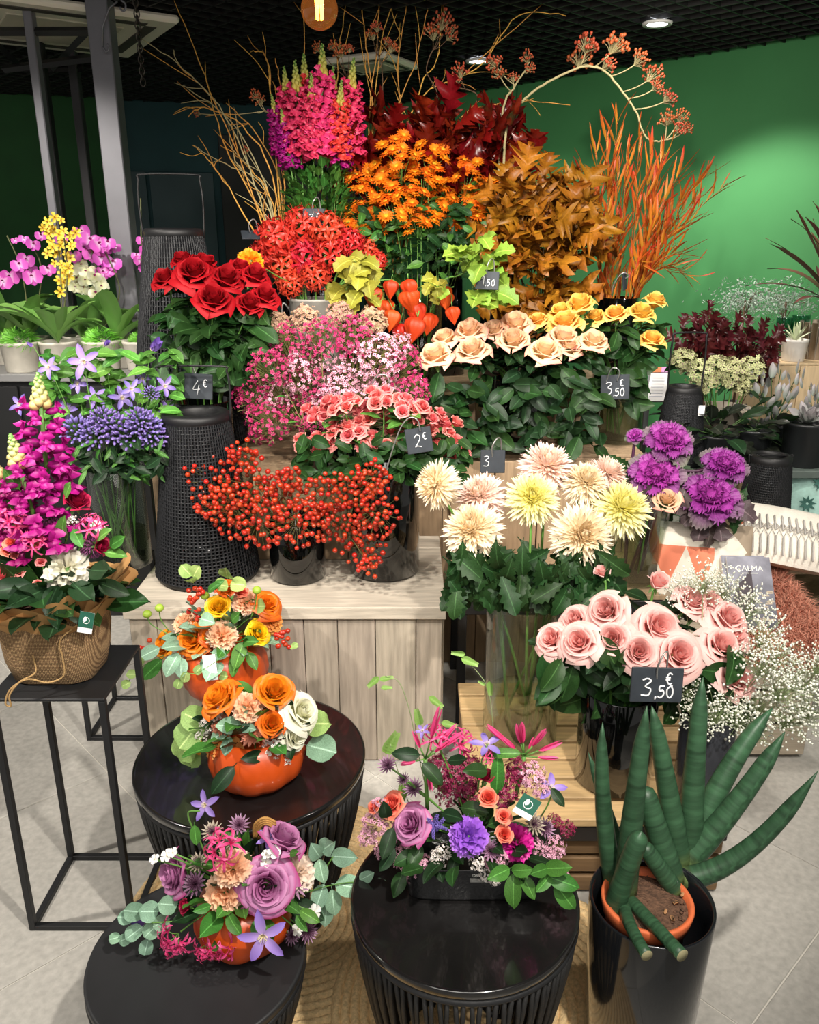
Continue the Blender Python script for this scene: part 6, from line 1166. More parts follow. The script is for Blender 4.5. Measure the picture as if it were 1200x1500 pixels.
for x, y, r, d in ((148, 838, 34, (.8, -.5, .1)), (120, 868, 36, (.7, -.6, -.3)), (85, 885, 36, (.2, -.8, -.4)), (45, 875, 36, (-.5, -.7, -.2)), (20, 862, 34, (-.9, -.4, -.1)), (78, 872, 28, (.0, -.8, -.3)), (160, 860, 26, (.9, -.3, -.2)), (105, 890, 24, (.5, -.7, -.5)), (60, 895, 26, (-.1, -.8, -.5))): A.leaf(LV_DARK, x, y, r, d, dy=-.09)
for x, y, r, d in ((92, 778, 22, (.1, -.5, .8)), (75, 803, 20, (.7, -.5, .5)), (170, 795, 18, (.8, -.2, .5)), (165, 810, 18, (.9, -.3, .1)), (112, 785, 18, (.4, -.5, -.4)), (20, 705, 20, (-.3, -.2, .8)), (100, 720, 16, (.5, -.2, .8)), (150, 785, 18, (.7, -.3, .6))): A.leaf(LV_MID, x, y, r, d, dy=-.04)
# ============================================================ price signs
def signhook(p, h_, yaw=0, H=.05, side=.0): return [p+Vector((side, .002, h_*.1)), p+Vector((side-.004, -.006, h_*.5+.004)), p+Vector((side, -.008, h_*.5+H*.6)), p+Vector((side+.012, 0, h_*.5+H)), p+Vector((side+.022, .012, h_*.5+H*.7)), p+Vector((side+.026, .02, h_*.5-.02))]
p = P(962, 1003, 1.61); w_, h_ = hm(p, 76), hm(p, 54)
slate(p, w_, h_, [('3', .20, .13, .36), (',', .46, .10, .2), ('5', .53, .10, .24), ('0', .69, .10, .24), ('€', .66, .38, .22)], 'slate price sign among the pale pink roses', .0, .02, -.12, signhook(p, h_, H=.04))
p = P(291, 566, 2.585); w_, h_ = hm(p, 41), hm(p, 37)
slate(p, w_, h_, [('4', .30, .14, .52), ('€', .66, .44, .26)], 'slate price sign hanging in front of the red rose vase', .0, .06, -.1, [p+Vector((0, .002, .01)), p+Vector((-.01, .01, h_*.55)), p+Vector((-.02, .03, h_*.7)), p+Vector((-.03, .06, h_*.4)), p+Vector((-.03, .07, -.05))])
p = P(614, 645, 2.36); w_, h_ = hm(p, 38), hm(p, 37)
slate(p, w_, h_, [('2', .30, .22, .50), ('€', .66, .50, .25)], 'slate price sign on a long bent wire in the pink spray roses', -.0, -.16, -.1, [P(565, 692, 2.37), P(578, 650, 2.36), P(588, 625, 2.355), P(600, 612, 2.35), P(612, 616, 2.35), P(616, 632, 2.352)])
p = P(901, 567, 2.96); w_, h_ = hm(p, 42), hm(p, 36)
slate(p, w_, h_, [('3', .16, .18, .42), (',', .44, .14, .2), ('5', .50, .12, .26), ('0', .68, .12, .26), ('€', .66, .46, .22)], 'slate price sign clipped to the clear vase of yellow roses', .0, -.03, -.1, [P(872, 640, 2.99), P(882, 585, 2.97), P(893, 545, 2.955), P(901, 539, 2.95), P(908, 545, 2.95), P(904, 558, 2.957)])
p = P(714, 411, 2.83); w_, h_ = hm(p, 34), hm(p, 26)
slate(p, w_, h_, [('1', .22, .2, .36), (',', .4, .16, .16), ('5', .48, .16, .26), ('0', .68, .16, .26)], 'slate price sign below the lime leaves', .0, .04, -.1, signhook(p, h_, H=.04))
p = P(460, 318, 3.385); w_, h_ = hm(p, 32), hm(p, 24)
slate(p, w_, h_, [('3', .28, .14, .36), ('€', .6, .18, .36)], 'slate price sign half hidden above the red spidery flowers', .0, .0, -.1, signhook(p, h_, H=.04))
p = P(722, 676, 2.22); w_, h_ = hm(p, 36), hm(p, 34)
slate(p, w_, h_, [('3', .12, .28, .42)], 'slate price sign half hidden behind the blush chrysanthemum', .0, .0, -.1, signhook(p, h_, H=.035))
p = P(367, 344, 3.32); w_, h_ = hm(p, 26), hm(p, 20)
slate(p, w_, h_, [], 'small blank grey slate sign tilted up beside the red spidery flowers', .3, .0, -1.0, signhook(p, h_, H=.03));
p = P(915, 412, 3.34); w_, h_ = hm(p, 10), hm(p, 26)
slate(p, w_, h_, [], 'narrow grey tag on a wire among the orange willow leaves', .9, -.3, 0, [p+Vector((0, 0, .01)), P(922, 404, 3.33), P(912, 400, 3.33), P(900, 415, 3.34), P(896, 432, 3.35)])
p = P(552, 570, 2.58); t = thing('wire_hook', 'bare bent wire hook standing up between waxflowers and spray roses', 'hook', P(550, 620, 2.58)); wpart('wire', tube(MB(), cr([P(549, 620, 2.58), P(545, 570, 2.58), P(552, 551, 2.575), P(566, 550, 2.57), P(571, 562, 2.57)], 5), .0024, 5), M_WIRE, t)
# ============================================================ orchids and grass pots beyond the left stand
M_CTR = mat('black_counter', '#18191a', .45); M_EDGE = mat('grey_edge', '#8d8d8d', .4, metal=.4)
zo = P(60, 548, 3.3).z; t = thing('display_counter', 'long black counter with a grey top edge carrying the orchids', 'counter', (-1.75, 3.5, 0))
wpart('cabinet', box(MB(), (-2.6, 3.32, 0), (-1.1, 3.67, zo-.03), .004), M_CTR, t, smooth=False); wpart('worktop', box(MB(), (-2.62, 3.29, zo-.03), (-1.08, 3.685, zo), .003), M_EDGE, t, smooth=False)
for k in range(3): wpart('door', box(MB(), (-2.58+k*.5, 3.305, .06), (-2.09+k*.5, 3.32, zo-.05), .003), M_CTR, t, smooth=False)
M_CPOT = mat('stone_pot', '#b9b4a8', .75, noise=.1, nscale=25); M_ORP = mat('orchid_petal', [(0, '#f0d8f0'), (.4, '#d95fc4'), (1, '#cf4fbc')], .5, .1, .01, trans=.2); M_ORL = mat('orchid_lip', '#a01a70', .5); M_ORY2 = mat('oncidium', [(0, '#c8902a'), (.4, '#f2cf3a'), (1, '#f6da5a')], .5, .1, trans=.2); M_OWH = mat('orchid_white', [(0, '#e6e8b0'), (1, '#eff0dc')], .5, .05, trans=.2)
M_OLF = mat('orchid_leaf', '#6f9e4e', .4, .15, .01, trans=.15); OLF = leafset('orchid_leaf', M_OLF, 3, W=.12, pf=prof(.45, .5), bend=-.9, cup=.5, stalk=0, a0=.5)
ORC = {k: mk('orc'+k, lambda m=m: orchid_mesh('orc'+k, m, M_ORL)) for k, m in (('p', M_ORP), ('w', M_OWH))}; ONC = mk('onc', lambda: star_mesh('onc', M_ORY2, mat('onc_c', '#a8701a', .6), 5, .3, 1, -.3, prof(1, .5), .2))
M_OST = mat('orchid_stalk', '#5a5f3a', .6)
def potmesh(r, h, m, key): return mk(key, lambda: lathe(MB(), [(.001, 0), (r*.82, 0), (r*.86, .005), (r, h-.012), (r*1.03, h-.01), (r*1.03, h), (r*.93, h), (r*.9, h-.02), (.001, h-.02)], 28, cap0=False).mesh('pot', m))
PT = potmesh(.075, .12, M_CPOT, 'pot')
def orchid(px, Y, flowers, label, kind='p', stalks=(), nl=5, fr=11, leafdirs=None):
    b = P(px, 500, Y); c = Vector((b.x, Y, zo)); t = thing('potted_orchid', label, 'plant', c); part('pot', PT, t, local=True); top = c+Vector((0, 0, .11))
    for s in stalks: wpart('flower_stalk', tube(MB(), cr([top]+[P(x, y, Y) for x, y in s], 5), .003, 5), M_OST, t)
    for (x, y, r) in flowers:
        p = P(x, y, Y+U(-.04, .04)); part('bloom', ONC if kind == 'y' else ORC[kind], t, zM(p, camface(p, .1, .9)+rdir()*.35, U(-.3, .3)+pi, hm(p, r)))
    for k in range(nl):
        q = k*2.4+.5; d = (cos(q), sin(q)*.6-.2, .55); part('leaf', OLF[k % 3], t, xM(top, d, 0, U(.2, .32)))
    return t
orchid(45, 3.55, [(48, 465-60, 15), (38, 380, 13), (70, 395, 12), (28, 388, 13), (40, 398, 16), (15, 405, 15), (5, 412, 14), (90, 350, 10), (60, 345, 9), (35, 350, 8), (22, 352, 6), (48, 358, 11), (108, 375, 12)], 'pink potted orchid nearest the frame edge on the black counter', 'p', [[(40, 450), (30, 390), (10, 345)], [(55, 450), (60, 390), (40, 350)]])
orchid(85, 3.4, [(x+U(-4, 4), y+U(-4, 4), U(6, 9)) for x, y in [(80, 320), (75, 330), (90, 322), (66, 325), (82, 338), (95, 335), (70, 345), (88, 350), (102, 345), (78, 358), (92, 362), (108, 355), (72, 370), (85, 372), (98, 375), (80, 385), (94, 388), (104, 380), (88, 398), (98, 402), (84, 410), (95, 415), (90, 425), (102, 395), (62, 335), (112, 340), (86, 345), (76, 365), (100, 365)]], 'tall yellow spotted orchid with arching leaves in the middle of the counter', 'y', [[(90, 450), (88, 390), (82, 318)], [(94, 450), (98, 400), (92, 330)]], 8)
orchid(140, 3.6, [(118, 340, 14), (132, 352, 16), (124, 358, 15), (145, 358, 15), (150, 365, 14), (135, 372, 15), (148, 378, 14), (158, 356, 12), (165, 385, 14), (160, 395, 12), (152, 398, 13), (168, 362, 10)], 'pink potted orchid with drooping blooms in front of the widest post', 'p', [[(150, 450), (140, 390), (128, 345)], [(165, 460), (175, 420), (155, 370)]])
orchid(120, 3.60, [(x, y, 11) for x, y in [(105, 395), (118, 388), (130, 395), (112, 408), (125, 410), (138, 405), (120, 422), (132, 425), (145, 412), (110, 420), (98, 410), (140, 430), (126, 398), (150, 420)]], 'white orchid behind the yellow orchid', 'w', [[(125, 450), (122, 400)]])
orchid(212, 3.6, [(208, 352, 9), (213, 365, 10), (205, 380, 10), (200, 375, 8), (218, 380, 10), (215, 358, 9), (210, 392, 8)], 'slim pink orchid between the posts and the tall lantern', 'p', [[(212, 450), (208, 400), (206, 290)]], 4)
# small grass pots
M_GRS = mat('bright_grass', [(0, '#4d9a2c'), (1, '#8ad24e')], .5, .1, trans=.25)
def grassball(i):
    mb = MB(); r_ = random.Random(i)
    for k in range(420):
        z = r_.uniform(-.1, 1); q = r_.uniform(0, 6.28); r = math.sqrt(max(0, 1-z*z)); d = Vector((r*cos(q), r*sin(q), z*.9)); strap(mb, r_.uniform(.5, .75), .022, LANCE, r_.uniform(0, .5), -1.6, .2, 1, 3, M=xM(d*.5, d+rdir()*.4, q))
    return mb.mesh('grass_tuft', M_GRS)
GRB = [grassball(i) for i in range(2)]
for px, py, r, Y, lab in ((28, 500, 32, 3.38, 'round tuft of bright green grass in a pale stone pot at the counter end'), (148, 495, 30, 3.42, 'round tuft of bright green grass beside the yellow orchid'), (208, 505, 22, 3.42, 'round tuft of bright green grass tucked beside the tall lantern')):
    b = P(px, py, Y); t = thing('grass_pot', lab, 'plant', (b.x, Y, zo)); part('pot', PT, t, local=True); s = hm(b, r); g_ = part('grass_tuft', GRB[px % 2], t, Matrix.Translation((b.x, Y, zo+.11)) @ Matrix.Diagonal((s, s, s*.8, 1)))
for px, Y, nl, lab in ((175, 3.5, 7, 'broad green strap leaf plant beside the widest steel post'), (10, 3.6, 7, 'broad green strap leaf plant at the frame edge of the counter')):
    b = P(px, 500, Y); t = thing('foliage_plant', lab, 'plant', (b.x, Y, zo)); part('pot', PT, t, local=True)
    for k in range(nl): q = k*2.4; part('leaf', OLF[k % 3], t, xM(Vector((b.x, Y, zo+.1)), (cos(q), sin(q)*.5-.2, U(.3, 1)), 0, U(.22, .34)))
# ============================================================ the far side by the green wall
M_PALEW = mat('pale_oak', '#d9bf98', .6, .05, noise=.12, nscale=10, nstretch=(8, 8, .8)); M_GST2 = mat('grey_green_steel', '#5f6b66', .5)
# pale wooden display block with planks
zb = P(1170, 532, 3.55).z; small_crate((P(1135, 560, 3.55).x, 3.55, 0), (P(1135, 560, 3.55).x+.7, 4.0, zb), 6, 'tall pale oak plank block by the green wall', M_PALEW, 8)
# metal table with pots
zt2 = P(1150, 690, 3.0).z; t = thing('metal_table', 'grey green steel table carrying dark potted plants', 'table', (1.4, 3.2, 0)); x0 = P(985, 640, 3.2).x
wpart('tabletop', box(MB(), (x0, 3.0, zt2-.03), (x0+1.1, 3.5, zt2), .003), M_GST2, t, smooth=False)
for x in (x0+.01, x0+1.05):
    for y in (3.01, 3.45): wpart('leg', box(MB(), (x, y, 0), (x+.035, y+.035, zt2-.03), .002), M_GST2, t, smooth=False)
wpart('low_shelf', box(MB(), (x0, 3.02, .2), (x0+1.1, 3.48, .22), .003), M_brown, t, smooth=False)
def leafplant(px, py, Y, lab, ms, n, size, rx, rz, potm, pr_, ph_, z0=None, name='potted_plant', spread=1, up=.4):
    b = P(px, py, Y); z0 = zt2 if z0 is None else z0; c = Vector((b.x, Y, z0)); t = thing(name, lab, 'plant', c); part('pot', potmesh(pr_, ph_, potm, 'pot%.3f%.3f%s' % (pr_, ph_, potm.name)), t, local=True); top = c+Vector((0, 0, ph_*.9))
    for k in range(n):
        q = k*2.4; rr = math.sqrt((k+.5)/n); e = b+Vector((rx*rr*cos(q), rx*rr*sin(q), rz*U(-1, 1))); d = (e-top)+Vector((U(-.05, .05), -.05, .0)); d.z *= up
        if k % 3 == 0: wpart('stem', tube(MB(), [top, top.lerp(e, .6), e], .002, 3), G_STEMD, t)
        part('leaf', rng.choice(ms), t, xM(e-d.normalized()*size*.4, d, U(-.6, .6), size*U(.7, 1.2)))
    return t
LV_BLK = leafset('blackish_leaf', L_BLACK, W=.3)
M_BPOT = mat('black_pot', '#202224', .4)
leafplant(1050, 640, 3.12, 'dark glossy leafed plant in front of the hydrangea bucket', LV_BLK+LV_BLK+LV_DARK, 60, .1, .2, .11, M_BPOT, .08, .12)
leafplant(1105, 640, 3.2, 'dark leafed plant beside the grey succulents', LV_BLK+LV_DARK, 44, .09, .15, .1, M_BPOT, .07, .12)
L_SUC = mat('succulent_grey', [(0, '#8a9a8c'), (1, '#b4aab0')], .5, .12, trans=.05); LV_SUC = leafset('succulent_leaf', L_SUC, W=.2, cup=.6, bend=.4, a0=.3, stalk=0)
leafplant(1135, 585, 3.3, 'tall grey lilac succulent with upright rosettes', LV_SUC, 60, .055, .12, .12, M_BPOT, .07, .12, up=1.2)
t = leafplant(1180, 640, 3.1, 'grey echeveria rosette in a black pot at the frame edge', LV_SUC, 1, .06, .02, .02, M_BPOT, .085, .17)
e = P(1180, 618, 3.1)
for k in range(26): q = k*2.4; a = .3+1.15*(k/26); part('leaf', LV_SUC[k % 3], t, xM(e, (sin(a)*cos(q), sin(a)*sin(q)-.7*cos(a), .8*cos(a)), 0, .05+.055*k/26, (0, -.7, .7)))
leafplant(1195, 600, 3.35, 'grey spoon leafed succulent behind the echeveria', LV_SUC, 40, .05, .06, .1, M_BPOT, .06, .12, up=1)
# bucket of hydrangea and burgundy oak leaves
VHY = (P(1055, 600, 3.42).x, 3.40, zt2); M_BEIG = mat('beige_pot', '#b3a898', .7); bucket(VHY, .1, .17, 'beige bucket of green hydrangeas and burgundy leaves on the steel table', M_BEIG)
M_HYG = mat('hydrangea_green', '#b9bd88', .6, .15, .01); HYG = mk('hyg', lambda: wax_mesh('hyg', M_HYG, mat('hyg_c', '#8c6d74', .6), 150, .14, M_TW, 3, .9, .8, False))
for i, (px, py, r) in enumerate(sorted(((1000, 528, 24), (1024, 545, 26), (1050, 540, 26), (1075, 545, 28), (1102, 540, 24), (1040, 560, 20), (1090, 562, 20)))):
    p = P(px, py, 3.3); stem('green_hydrangea', 'pale green hydrangea head under the burgundy leaves, {} counting from the sign stand'.format(ORD[i]), 'flower', 'green hydrangeas in the beige bucket', inside(VHY, .05, zt2+.03), toward(VHY, .08, zt2+.18, p), p, .003, None, [('flower_head', HYG, hm(p, r))], [(LV_DARK, 2, .7, .95, .08, -.2)], face=camface(p))
for i, (px, py) in enumerate(sorted(((995, 480), (1015, 478), (1035, 470), (1055, 480), (1075, 472), (1095, 478), (1112, 485), (1130, 495), (1018, 505), (1050, 505), (1085, 505), (1120, 520), (1040, 455)))):
    e = P(px, py, 3.42+U(-.06, .05)); m0 = toward(VHY, .08, zt2+.18, e); branch('burgundy_branch', 'branch of burgundy oak leaves above the green hydrangeas, {} counting from the sign stand'.format(ORD[i]), 'branch', 'burgundy oak branches', [inside(VHY, .04, zt2+.03), m0, m0.lerp(e, .55), e], LV_BURG, 9, .085, .55, M_BARK, .002, .1, .8, upv=(0, -.8, .6))
# lanterns on this side
pl = P(1000, 620, 3.1); lantern((pl.x, 3.12, zt2+.002), .1, .062, .30, 'small black lantern with wire handle standing beside the sign stand', .2, .1)
tl = [o for o in COL.objects if o.name.startswith('woven_lantern')][-1]; part('tag', box(MB(), (.03, -.075, .2), (.055, -.073, .24), .0004).mesh('tag', mat('tag_white', '#f2f2f2', .5), False), tl, local=True)
pl = P(1133, 672, 2.85); zl = P(1133, 775, 2.85).z-.04; lantern((pl.x-.005, 2.86, .421), .11, .07, P(1133, 668, 2.85).z-.421, 'black woven lantern standing behind the stitched white cushion', .0)
# sign stand
t = thing('sign_stand', 'thin steel stand holding a white printed sheet beside the green wall', 'sign', (P(948, 640, 3.6).x, 3.6, 0)); b = P(948, 590, 3.6)
wpart('post', box(MB(), (b.x-.012, 3.595, 0), (b.x+.012, 3.62, b.z), .002), mat('steel_grey', '#77797b', .4, metal=.6), t, smooth=False)
a_, b_, c_, d_ = P(945, 588, 3.58), P(975, 588, 3.58), P(982, 538, 3.75), P(956, 538, 3.75); nrm = (b_-a_).cross(d_-a_).normalized()*.006
def slab(a, b, c, d, n, name, m): wpart(name, MB().add([a, b, c, d, a-n, b-n, c-n, d-n], [(0, 1, 2, 3), (7, 6, 5, 4), (0, 4, 5, 1), (1, 5, 6, 2), (2, 6, 7, 3), (3, 7, 4, 0)], [(0, 0), (1, 0), (1, 1), (0, 1)]*2), m, t, smooth=False)
slab(a_+(a_-b_)*.12, b_, c_, d_+(d_-c_)*.12, nrm, 'frame', mat('steel_grey', '#77797b', .4)); q_ = nrm*.4
slab(a_+q_, b_+q_, b_.lerp(c_, .82)+q_, a_.lerp(d_, .82)+q_, nrm*.2, 'printed_sheet', mat('tag_white', '#f2f2f2', .5)); slab(d_.lerp(a_, .16)+q_, c_.lerp(b_, .16)+q_, c_+q_, d_+q_, nrm*.2, 'picture_strip', mat('strip_orange', [(0, '#e0863a'), (.5, '#d07a4a'), (.55, '#c58bc0'), (1, '#d3a3d0')], .5, axis='u'))
for k in range(7): f0 = .12+.09*k; slab(a_.lerp(d_, f0).lerp(b_.lerp(c_, f0), .15)+q_*1.3, a_.lerp(d_, f0).lerp(b_.lerp(c_, f0), .8)+q_*1.3, a_.lerp(d_, f0+.02).lerp(b_.lerp(c_, f0+.02), .8)+q_*1.3, a_.lerp(d_, f0+.02).lerp(b_.lerp(c_, f0+.02), .15)+q_*1.3, nrm*.1, 'print_line', mat('print_pale', '#b9bcc8', .6))
# white pot, glass cylinders, basket, dusty shrub, dracaena on the pale block
def at_block(px, Y): b = P(px, 520, Y); return Vector((b.x, Y, zb))
c = at_block(1162, 3.62); t = thing('white_pot', 'white cylinder pot with a spiky succulent on the oak block', 'plant', c); part('pot', potmesh(.055, .095, mat('white_ceramic', '#e9e4dc', .5), 'wpot'), t, local=True)
LSP = leafset('spiky_leaf', mat('pale_spike', '#c9d3b0', .5, .1), W=.08, pf=LANCE, bend=.2, stalk=0)
for k in range(16): q = k*2.4; part('leaf', LSP[k % 3], t, xM(c+Vector((0, 0, .085)), (cos(q), sin(q), .5+.5*(k % 3)), 0, .085))
for px, h_, r_, lab in ((1143, .17, .036, 'tall teal glass cylinder vase behind the white pot'), (1166, .18, .04, 'wide teal glass cylinder vase beside the basket')):
    c = at_block(px, 3.8); vase(c, r_, h_, lab, 'glass', 0, m=glassmat('teal_glass', '#b5e0d5', .03, .12, .6))
c = at_block(1194, 3.7); t = thing('slatted_basket', 'grey brown slatted basket at the frame edge on the oak block', 'basket', c)
for k in range(14): q = 2*pi*k/14; part('slat', mk('bslat', lambda: box(MB(), (.055, -.013, 0), (.061, .013, .17), .001).mesh('slat', mat('grey_wood', '#a59684', .7))), t, Matrix.Rotation(q, 4, 'Z') @ Matrix.Rotation(.12, 4, 'Y'), local=True)
part('base', lathe(MB(), [(.001, .002), (.06, .002), (.06, .012), (.001, .012)], 20).mesh('base', mat('grey_wood', '#a59684', .7)), t, local=True)
L_DST = mat('dusty_leaf', '#a9bcae', .7, .1); 
def dusty():
    mb = MB(); r_ = random.Random(3)
    for k in range(1100): d = Vector((r_.gauss(0, .55), r_.gauss(0, .4), r_.gauss(0, .26))); strap(mb, .12, .018, LANCE, .2, -.4, .2, 1, 2, M=xM(d, rdir(), k))
    for k in range(14): d = Vector((r_.uniform(-1, 1), r_.uniform(-.5, .5), r_.uniform(-.1, .4))); tube(mb, [(0, 0, -.7), d*.5, d], .008, 3, 1, cap=False)
    return mb.mesh('foliage', [L_DST, M_BARK])
DST = mk('dusty', dusty); c = at_block(1092, 3.9); 
for px, py, r, lab, bx_ in ((1092, 440, 48, 'silvery wispy shrub rising in front of the green wall', 1150), (1152, 440, 46, 'silvery wispy shrub above the teal glass vases', 1150)):
    p = P(px, py, 3.9); t = thing('silver_shrub', lab, 'plant', (p.x if px > 1120 else p.x, 3.86, zb if px > 1120 else zt2)); zz = WM[t.name].translation.z
    wpart('stem', tube(MB(), [Vector((p.x, 3.88, zz)), p], .006, 5), M_BARK, t); part('foliage', DST, t, zM(p, (0, 0, 1), px, hm(p, r)))
    if px < 1120: part('pot', potmesh(.06, .1, M_BPOT, 'pot06'), t, local=True)
c = at_block(1207, 3.72); t = thing('dracaena', 'dark red and green dracaena with long pointed leaves at the frame edge', 'plant', c); part('pot', potmesh(.08, .14, M_CPOT, 'pot08'), t, local=True); wpart('trunk', tube(MB(), [c+Vector((0, 0, .1)), c+Vector((0, 0, .3))], .018, 8), M_BARK, t)
LDR = leafset('dracaena_leaf', mat('dracaena_red', [(0, '#3c4a2a'), (.5, '#5a3a30'), (1, '#6e4036')], .5, .3, .03), W=.05, pf=LANCE, a0=.2, bend=-.5, stalk=0)
for k in range(34): q = k*2.4; a = .15+1.2*(k/34); part('leaf', LDR[k % 3], t, xM(c+Vector((0, 0, .22+.1*(1-k/34))), (sin(a)*cos(q), sin(a)*sin(q), cos(a)*1.2), 0, U(.32, .46)))
# ---- bench with cushions, magazine, fur throw
M_BENCH = mat('grey_pallet_wood', '#a39785', .7, .1, noise=.18, nscale=10, nstretch=(.8, 9, 9))
zbn = .40; xb0 = P(1005, 1000, 2.35).x; t = thing('pallet_bench', 'low grey plank bench carrying the cushions and the fur throw', 'bench', (1.2, 2.6, 0)); xb1 = 1.28
for k in range(5): wpart('slat', box(MB(), (xb0, 2.25+k*.105, zbn-.022), (xb1, 2.345+k*.105, zbn), .003), M_BENCH, t, smooth=False)
for k in range(3): wpart('front_plank', box(MB(), (xb0+.01, 2.255, .02+k*.12), (xb1-.01, 2.275, .125+k*.12), .003), M_BENCH, t, smooth=False)
for x in (xb0+.02, xb1-.1): wpart('block', box(MB(), (x, 2.28, 0), (x+.08, 2.75, zbn-.023), .003), M_BENCH, t, smooth=False)
for k in range(3): wpart('end_plank', box(MB(), (xb1-.012, 2.28, .02+k*.12), (xb1, 2.76, .125+k*.12), .003), M_BENCH, t, smooth=False)
def cush(w_, h_, th, m=16, e=.42):
    def half(s):
        def fn(u, v): a, b = u, 2*v-1; k = max(0, (1-a*a)*(1-b*b))**e; pin = 1-.06*(1-abs(a*b)); return (w_/2*a*(1-.05*(1-b*b)*-1*0), h_/2*b, s*th/2*k)
        vs, fs, uv = grid(fn, m, m); return vs, (fs if s > 0 else [f[::-1] for f in fs]), uv
    mb = MB(); mb.add(*half(1), m=0); mb.add(*half(-1), m=1); return mb
def face4(c, xdir, ndir):
    n = Vector(ndir).normalized(); x = Vector(xdir); x = (x-n*x.dot(n)).normalized(); y = n.cross(x); return Matrix.Translation(c) @ Matrix((x, y, n)).transposed().to_4x4()
M_CUSHB = mat('linen_back', '#b3a590', .9, noise=.1, nscale=150, bump=.2, bscale=300); M_CUSHW = mat('cotton_white', '#efe9dc', .9, noise=.05, nscale=120, bump=.25, bscale=260)
def kilim():
    m = bpy.data.materials.new('kilim_cloth'); m.use_nodes = True; nt = m.node_tree; N = nt.nodes; L = nt.links; b = N['Principled BSDF']; b.inputs['Roughness'].default_value = .9
    uv = N.new('ShaderNodeUVMap'); uv.uv_map = 'UV'; sp = N.new('ShaderNodeSeparateXYZ'); L.new(uv.outputs[0], sp.inputs[0])
    def mth(op, a, c=None):
        n = N.new('ShaderNodeMath'); n.operation = op
        for i, z in enumerate((a, c)):
            if z is None: continue
            if isinstance(z, (int, float)): n.inputs[i].default_value = z
            else: L.new(z, n.inputs[i])
        return n.outputs[0]
    X, Y = sp.outputs[0], sp.outputs[1]; AND = lambda p, q: mth('MULTIPLY', p, q)
    tri = mth('PINGPONG', mth('MULTIPLY', X, 4.2), .5); low = mth('LESS_THAN', mth('MULTIPLY', Y, 1/.34), mth('MULTIPLY', tri, 2.0))
    tri2 = mth('PINGPONG', mth('ADD', mth('MULTIPLY', X, 2.9), .24), .5); up = mth('GREATER_THAN', mth('MULTIPLY', mth('SUBTRACT', Y, .34), 1/.42), mth('SUBTRACT', 1, mth('MULTIPLY', tri2, 2.0)))
    cor = AND(up, AND(mth('GREATER_THAN', Y, .36), AND(mth('LESS_THAN', Y, .76), mth('LESS_THAN', X, .56))))
    side = mth('GREATER_THAN', X, mth('ADD', .70, mth('PINGPONG', mth('MULTIPLY', Y, .9), .22))); top = AND(mth('GREATER_THAN', Y, mth('SUBTRACT', 1.06, mth('MULTIPLY', tri2, .35))), mth('GREATER_THAN', X, .3)); taupe = mth('MAXIMUM', mth('MAXIMUM', low, side), top)
    c1 = N.new('ShaderNodeMix'); c1.data_type = 'RGBA'; c1.inputs[6].default_value = lin('#e6decf'); c1.inputs[7].default_value = lin('#a3937f'); L.new(taupe, c1.inputs[0])
    c2 = N.new('ShaderNodeMix'); c2.data_type = 'RGBA'; c2.inputs[7].default_value = lin('#e58566'); L.new(c1.outputs[2], c2.inputs[6]); L.new(cor, c2.inputs[0]); L.new(c2.outputs[2], b.inputs['Base Color'])
    n = N.new('ShaderNodeTexNoise'); n.inputs['Scale'].default_value = 300; bp = N.new('ShaderNodeBump'); bp.inputs['Strength'].default_value = .2; L.new(n.outputs[0], bp.inputs['Height']); L.new(bp.outputs[0], b.inputs['Normal']); return m
cc = P(1032, 818, 2.48); solo('triangle_cushion', cush(.30, .32, .10).mesh('triangle_cushion', [kilim(), M_CUSHB]), 'cream cushion with coral and taupe triangles leaning beside the kale vase', 'cushion', face4(Vector((cc.x+.01, 2.50, zbn+.155)), (1, .12, -.1), (-.08, -1, .30)))
cc = P(1150, 796, 2.62); t = solo('stitched_cushion', cush(.44, .27, .12).mesh('stitched_cushion', [M_CUSHW, M_CUSHB]), 'white cushion with grey stitched rows lying on the fur throw', 'cushion', face4(Vector((cc.x+.06, 2.66, P(1150, 800, 2.6).z)), (1, -.22, -.13), (.05, -.52, 1)))
mb = MB()
for i in range(17):
    for j in range(2):
        x = -.19+.0238*i; y0 = -.10+.10*j; f_ = lambda x, y: .065*max(0, (1-(x/.23)**2)*(1-(y/.17)**2))**.42+.0015
        tube(mb, [(x, y0-.035+q*.0175, f_(x, y0-.035+q*.0175)) for q in range(5)], .0032, 4)
        for s in (-1, 1): tube(mb, [(x, y0+.035*(1-2*j)+.0, f_(x, y0+.035*(1-2*j))), (x+s*.0238, .0, f_(x+s*.0238, 0) if abs(x+s*.0238) < .22 else .002)], .0013, 3)
WM[t.name] = WM[t.name]; part('stitching', mb.mesh('stitching', mat('grey_thread', '#b9b5b0', .9)), t, local=True)
part('corner_tassel', ball(MB(), (.21, -.15, .02), .022, 8, 6, 0, (1, 1, .6)).mesh('corner_tassel', mat('ochre_thread', '#d09a4a', .9)), t, local=True); part('corner_tassel', ball(MB(), (-.2, .02, .03), .02, 8, 6, 0, (.6, 1.6, .6)).mesh('corner_tassel', mat('rust_thread', '#b5684a', .9)), t, local=True)
M_TEALC = mat('teal_cloth', '#a9d0c6', .85, noise=.1, nscale=60, bump=.2, bscale=200)
cc = P(1190, 750, 3.0); t = solo('teal_cushion', cush(.40, .34, .13).mesh('teal_cushion', [M_TEALC, M_TEALC]), 'pale teal cushion with dark tufts at the frame edge', 'cushion', face4(Vector((cc.x+.08, 3.02, cc.z-.0)), (1, .1, 0), (-.2, -1, .3)))
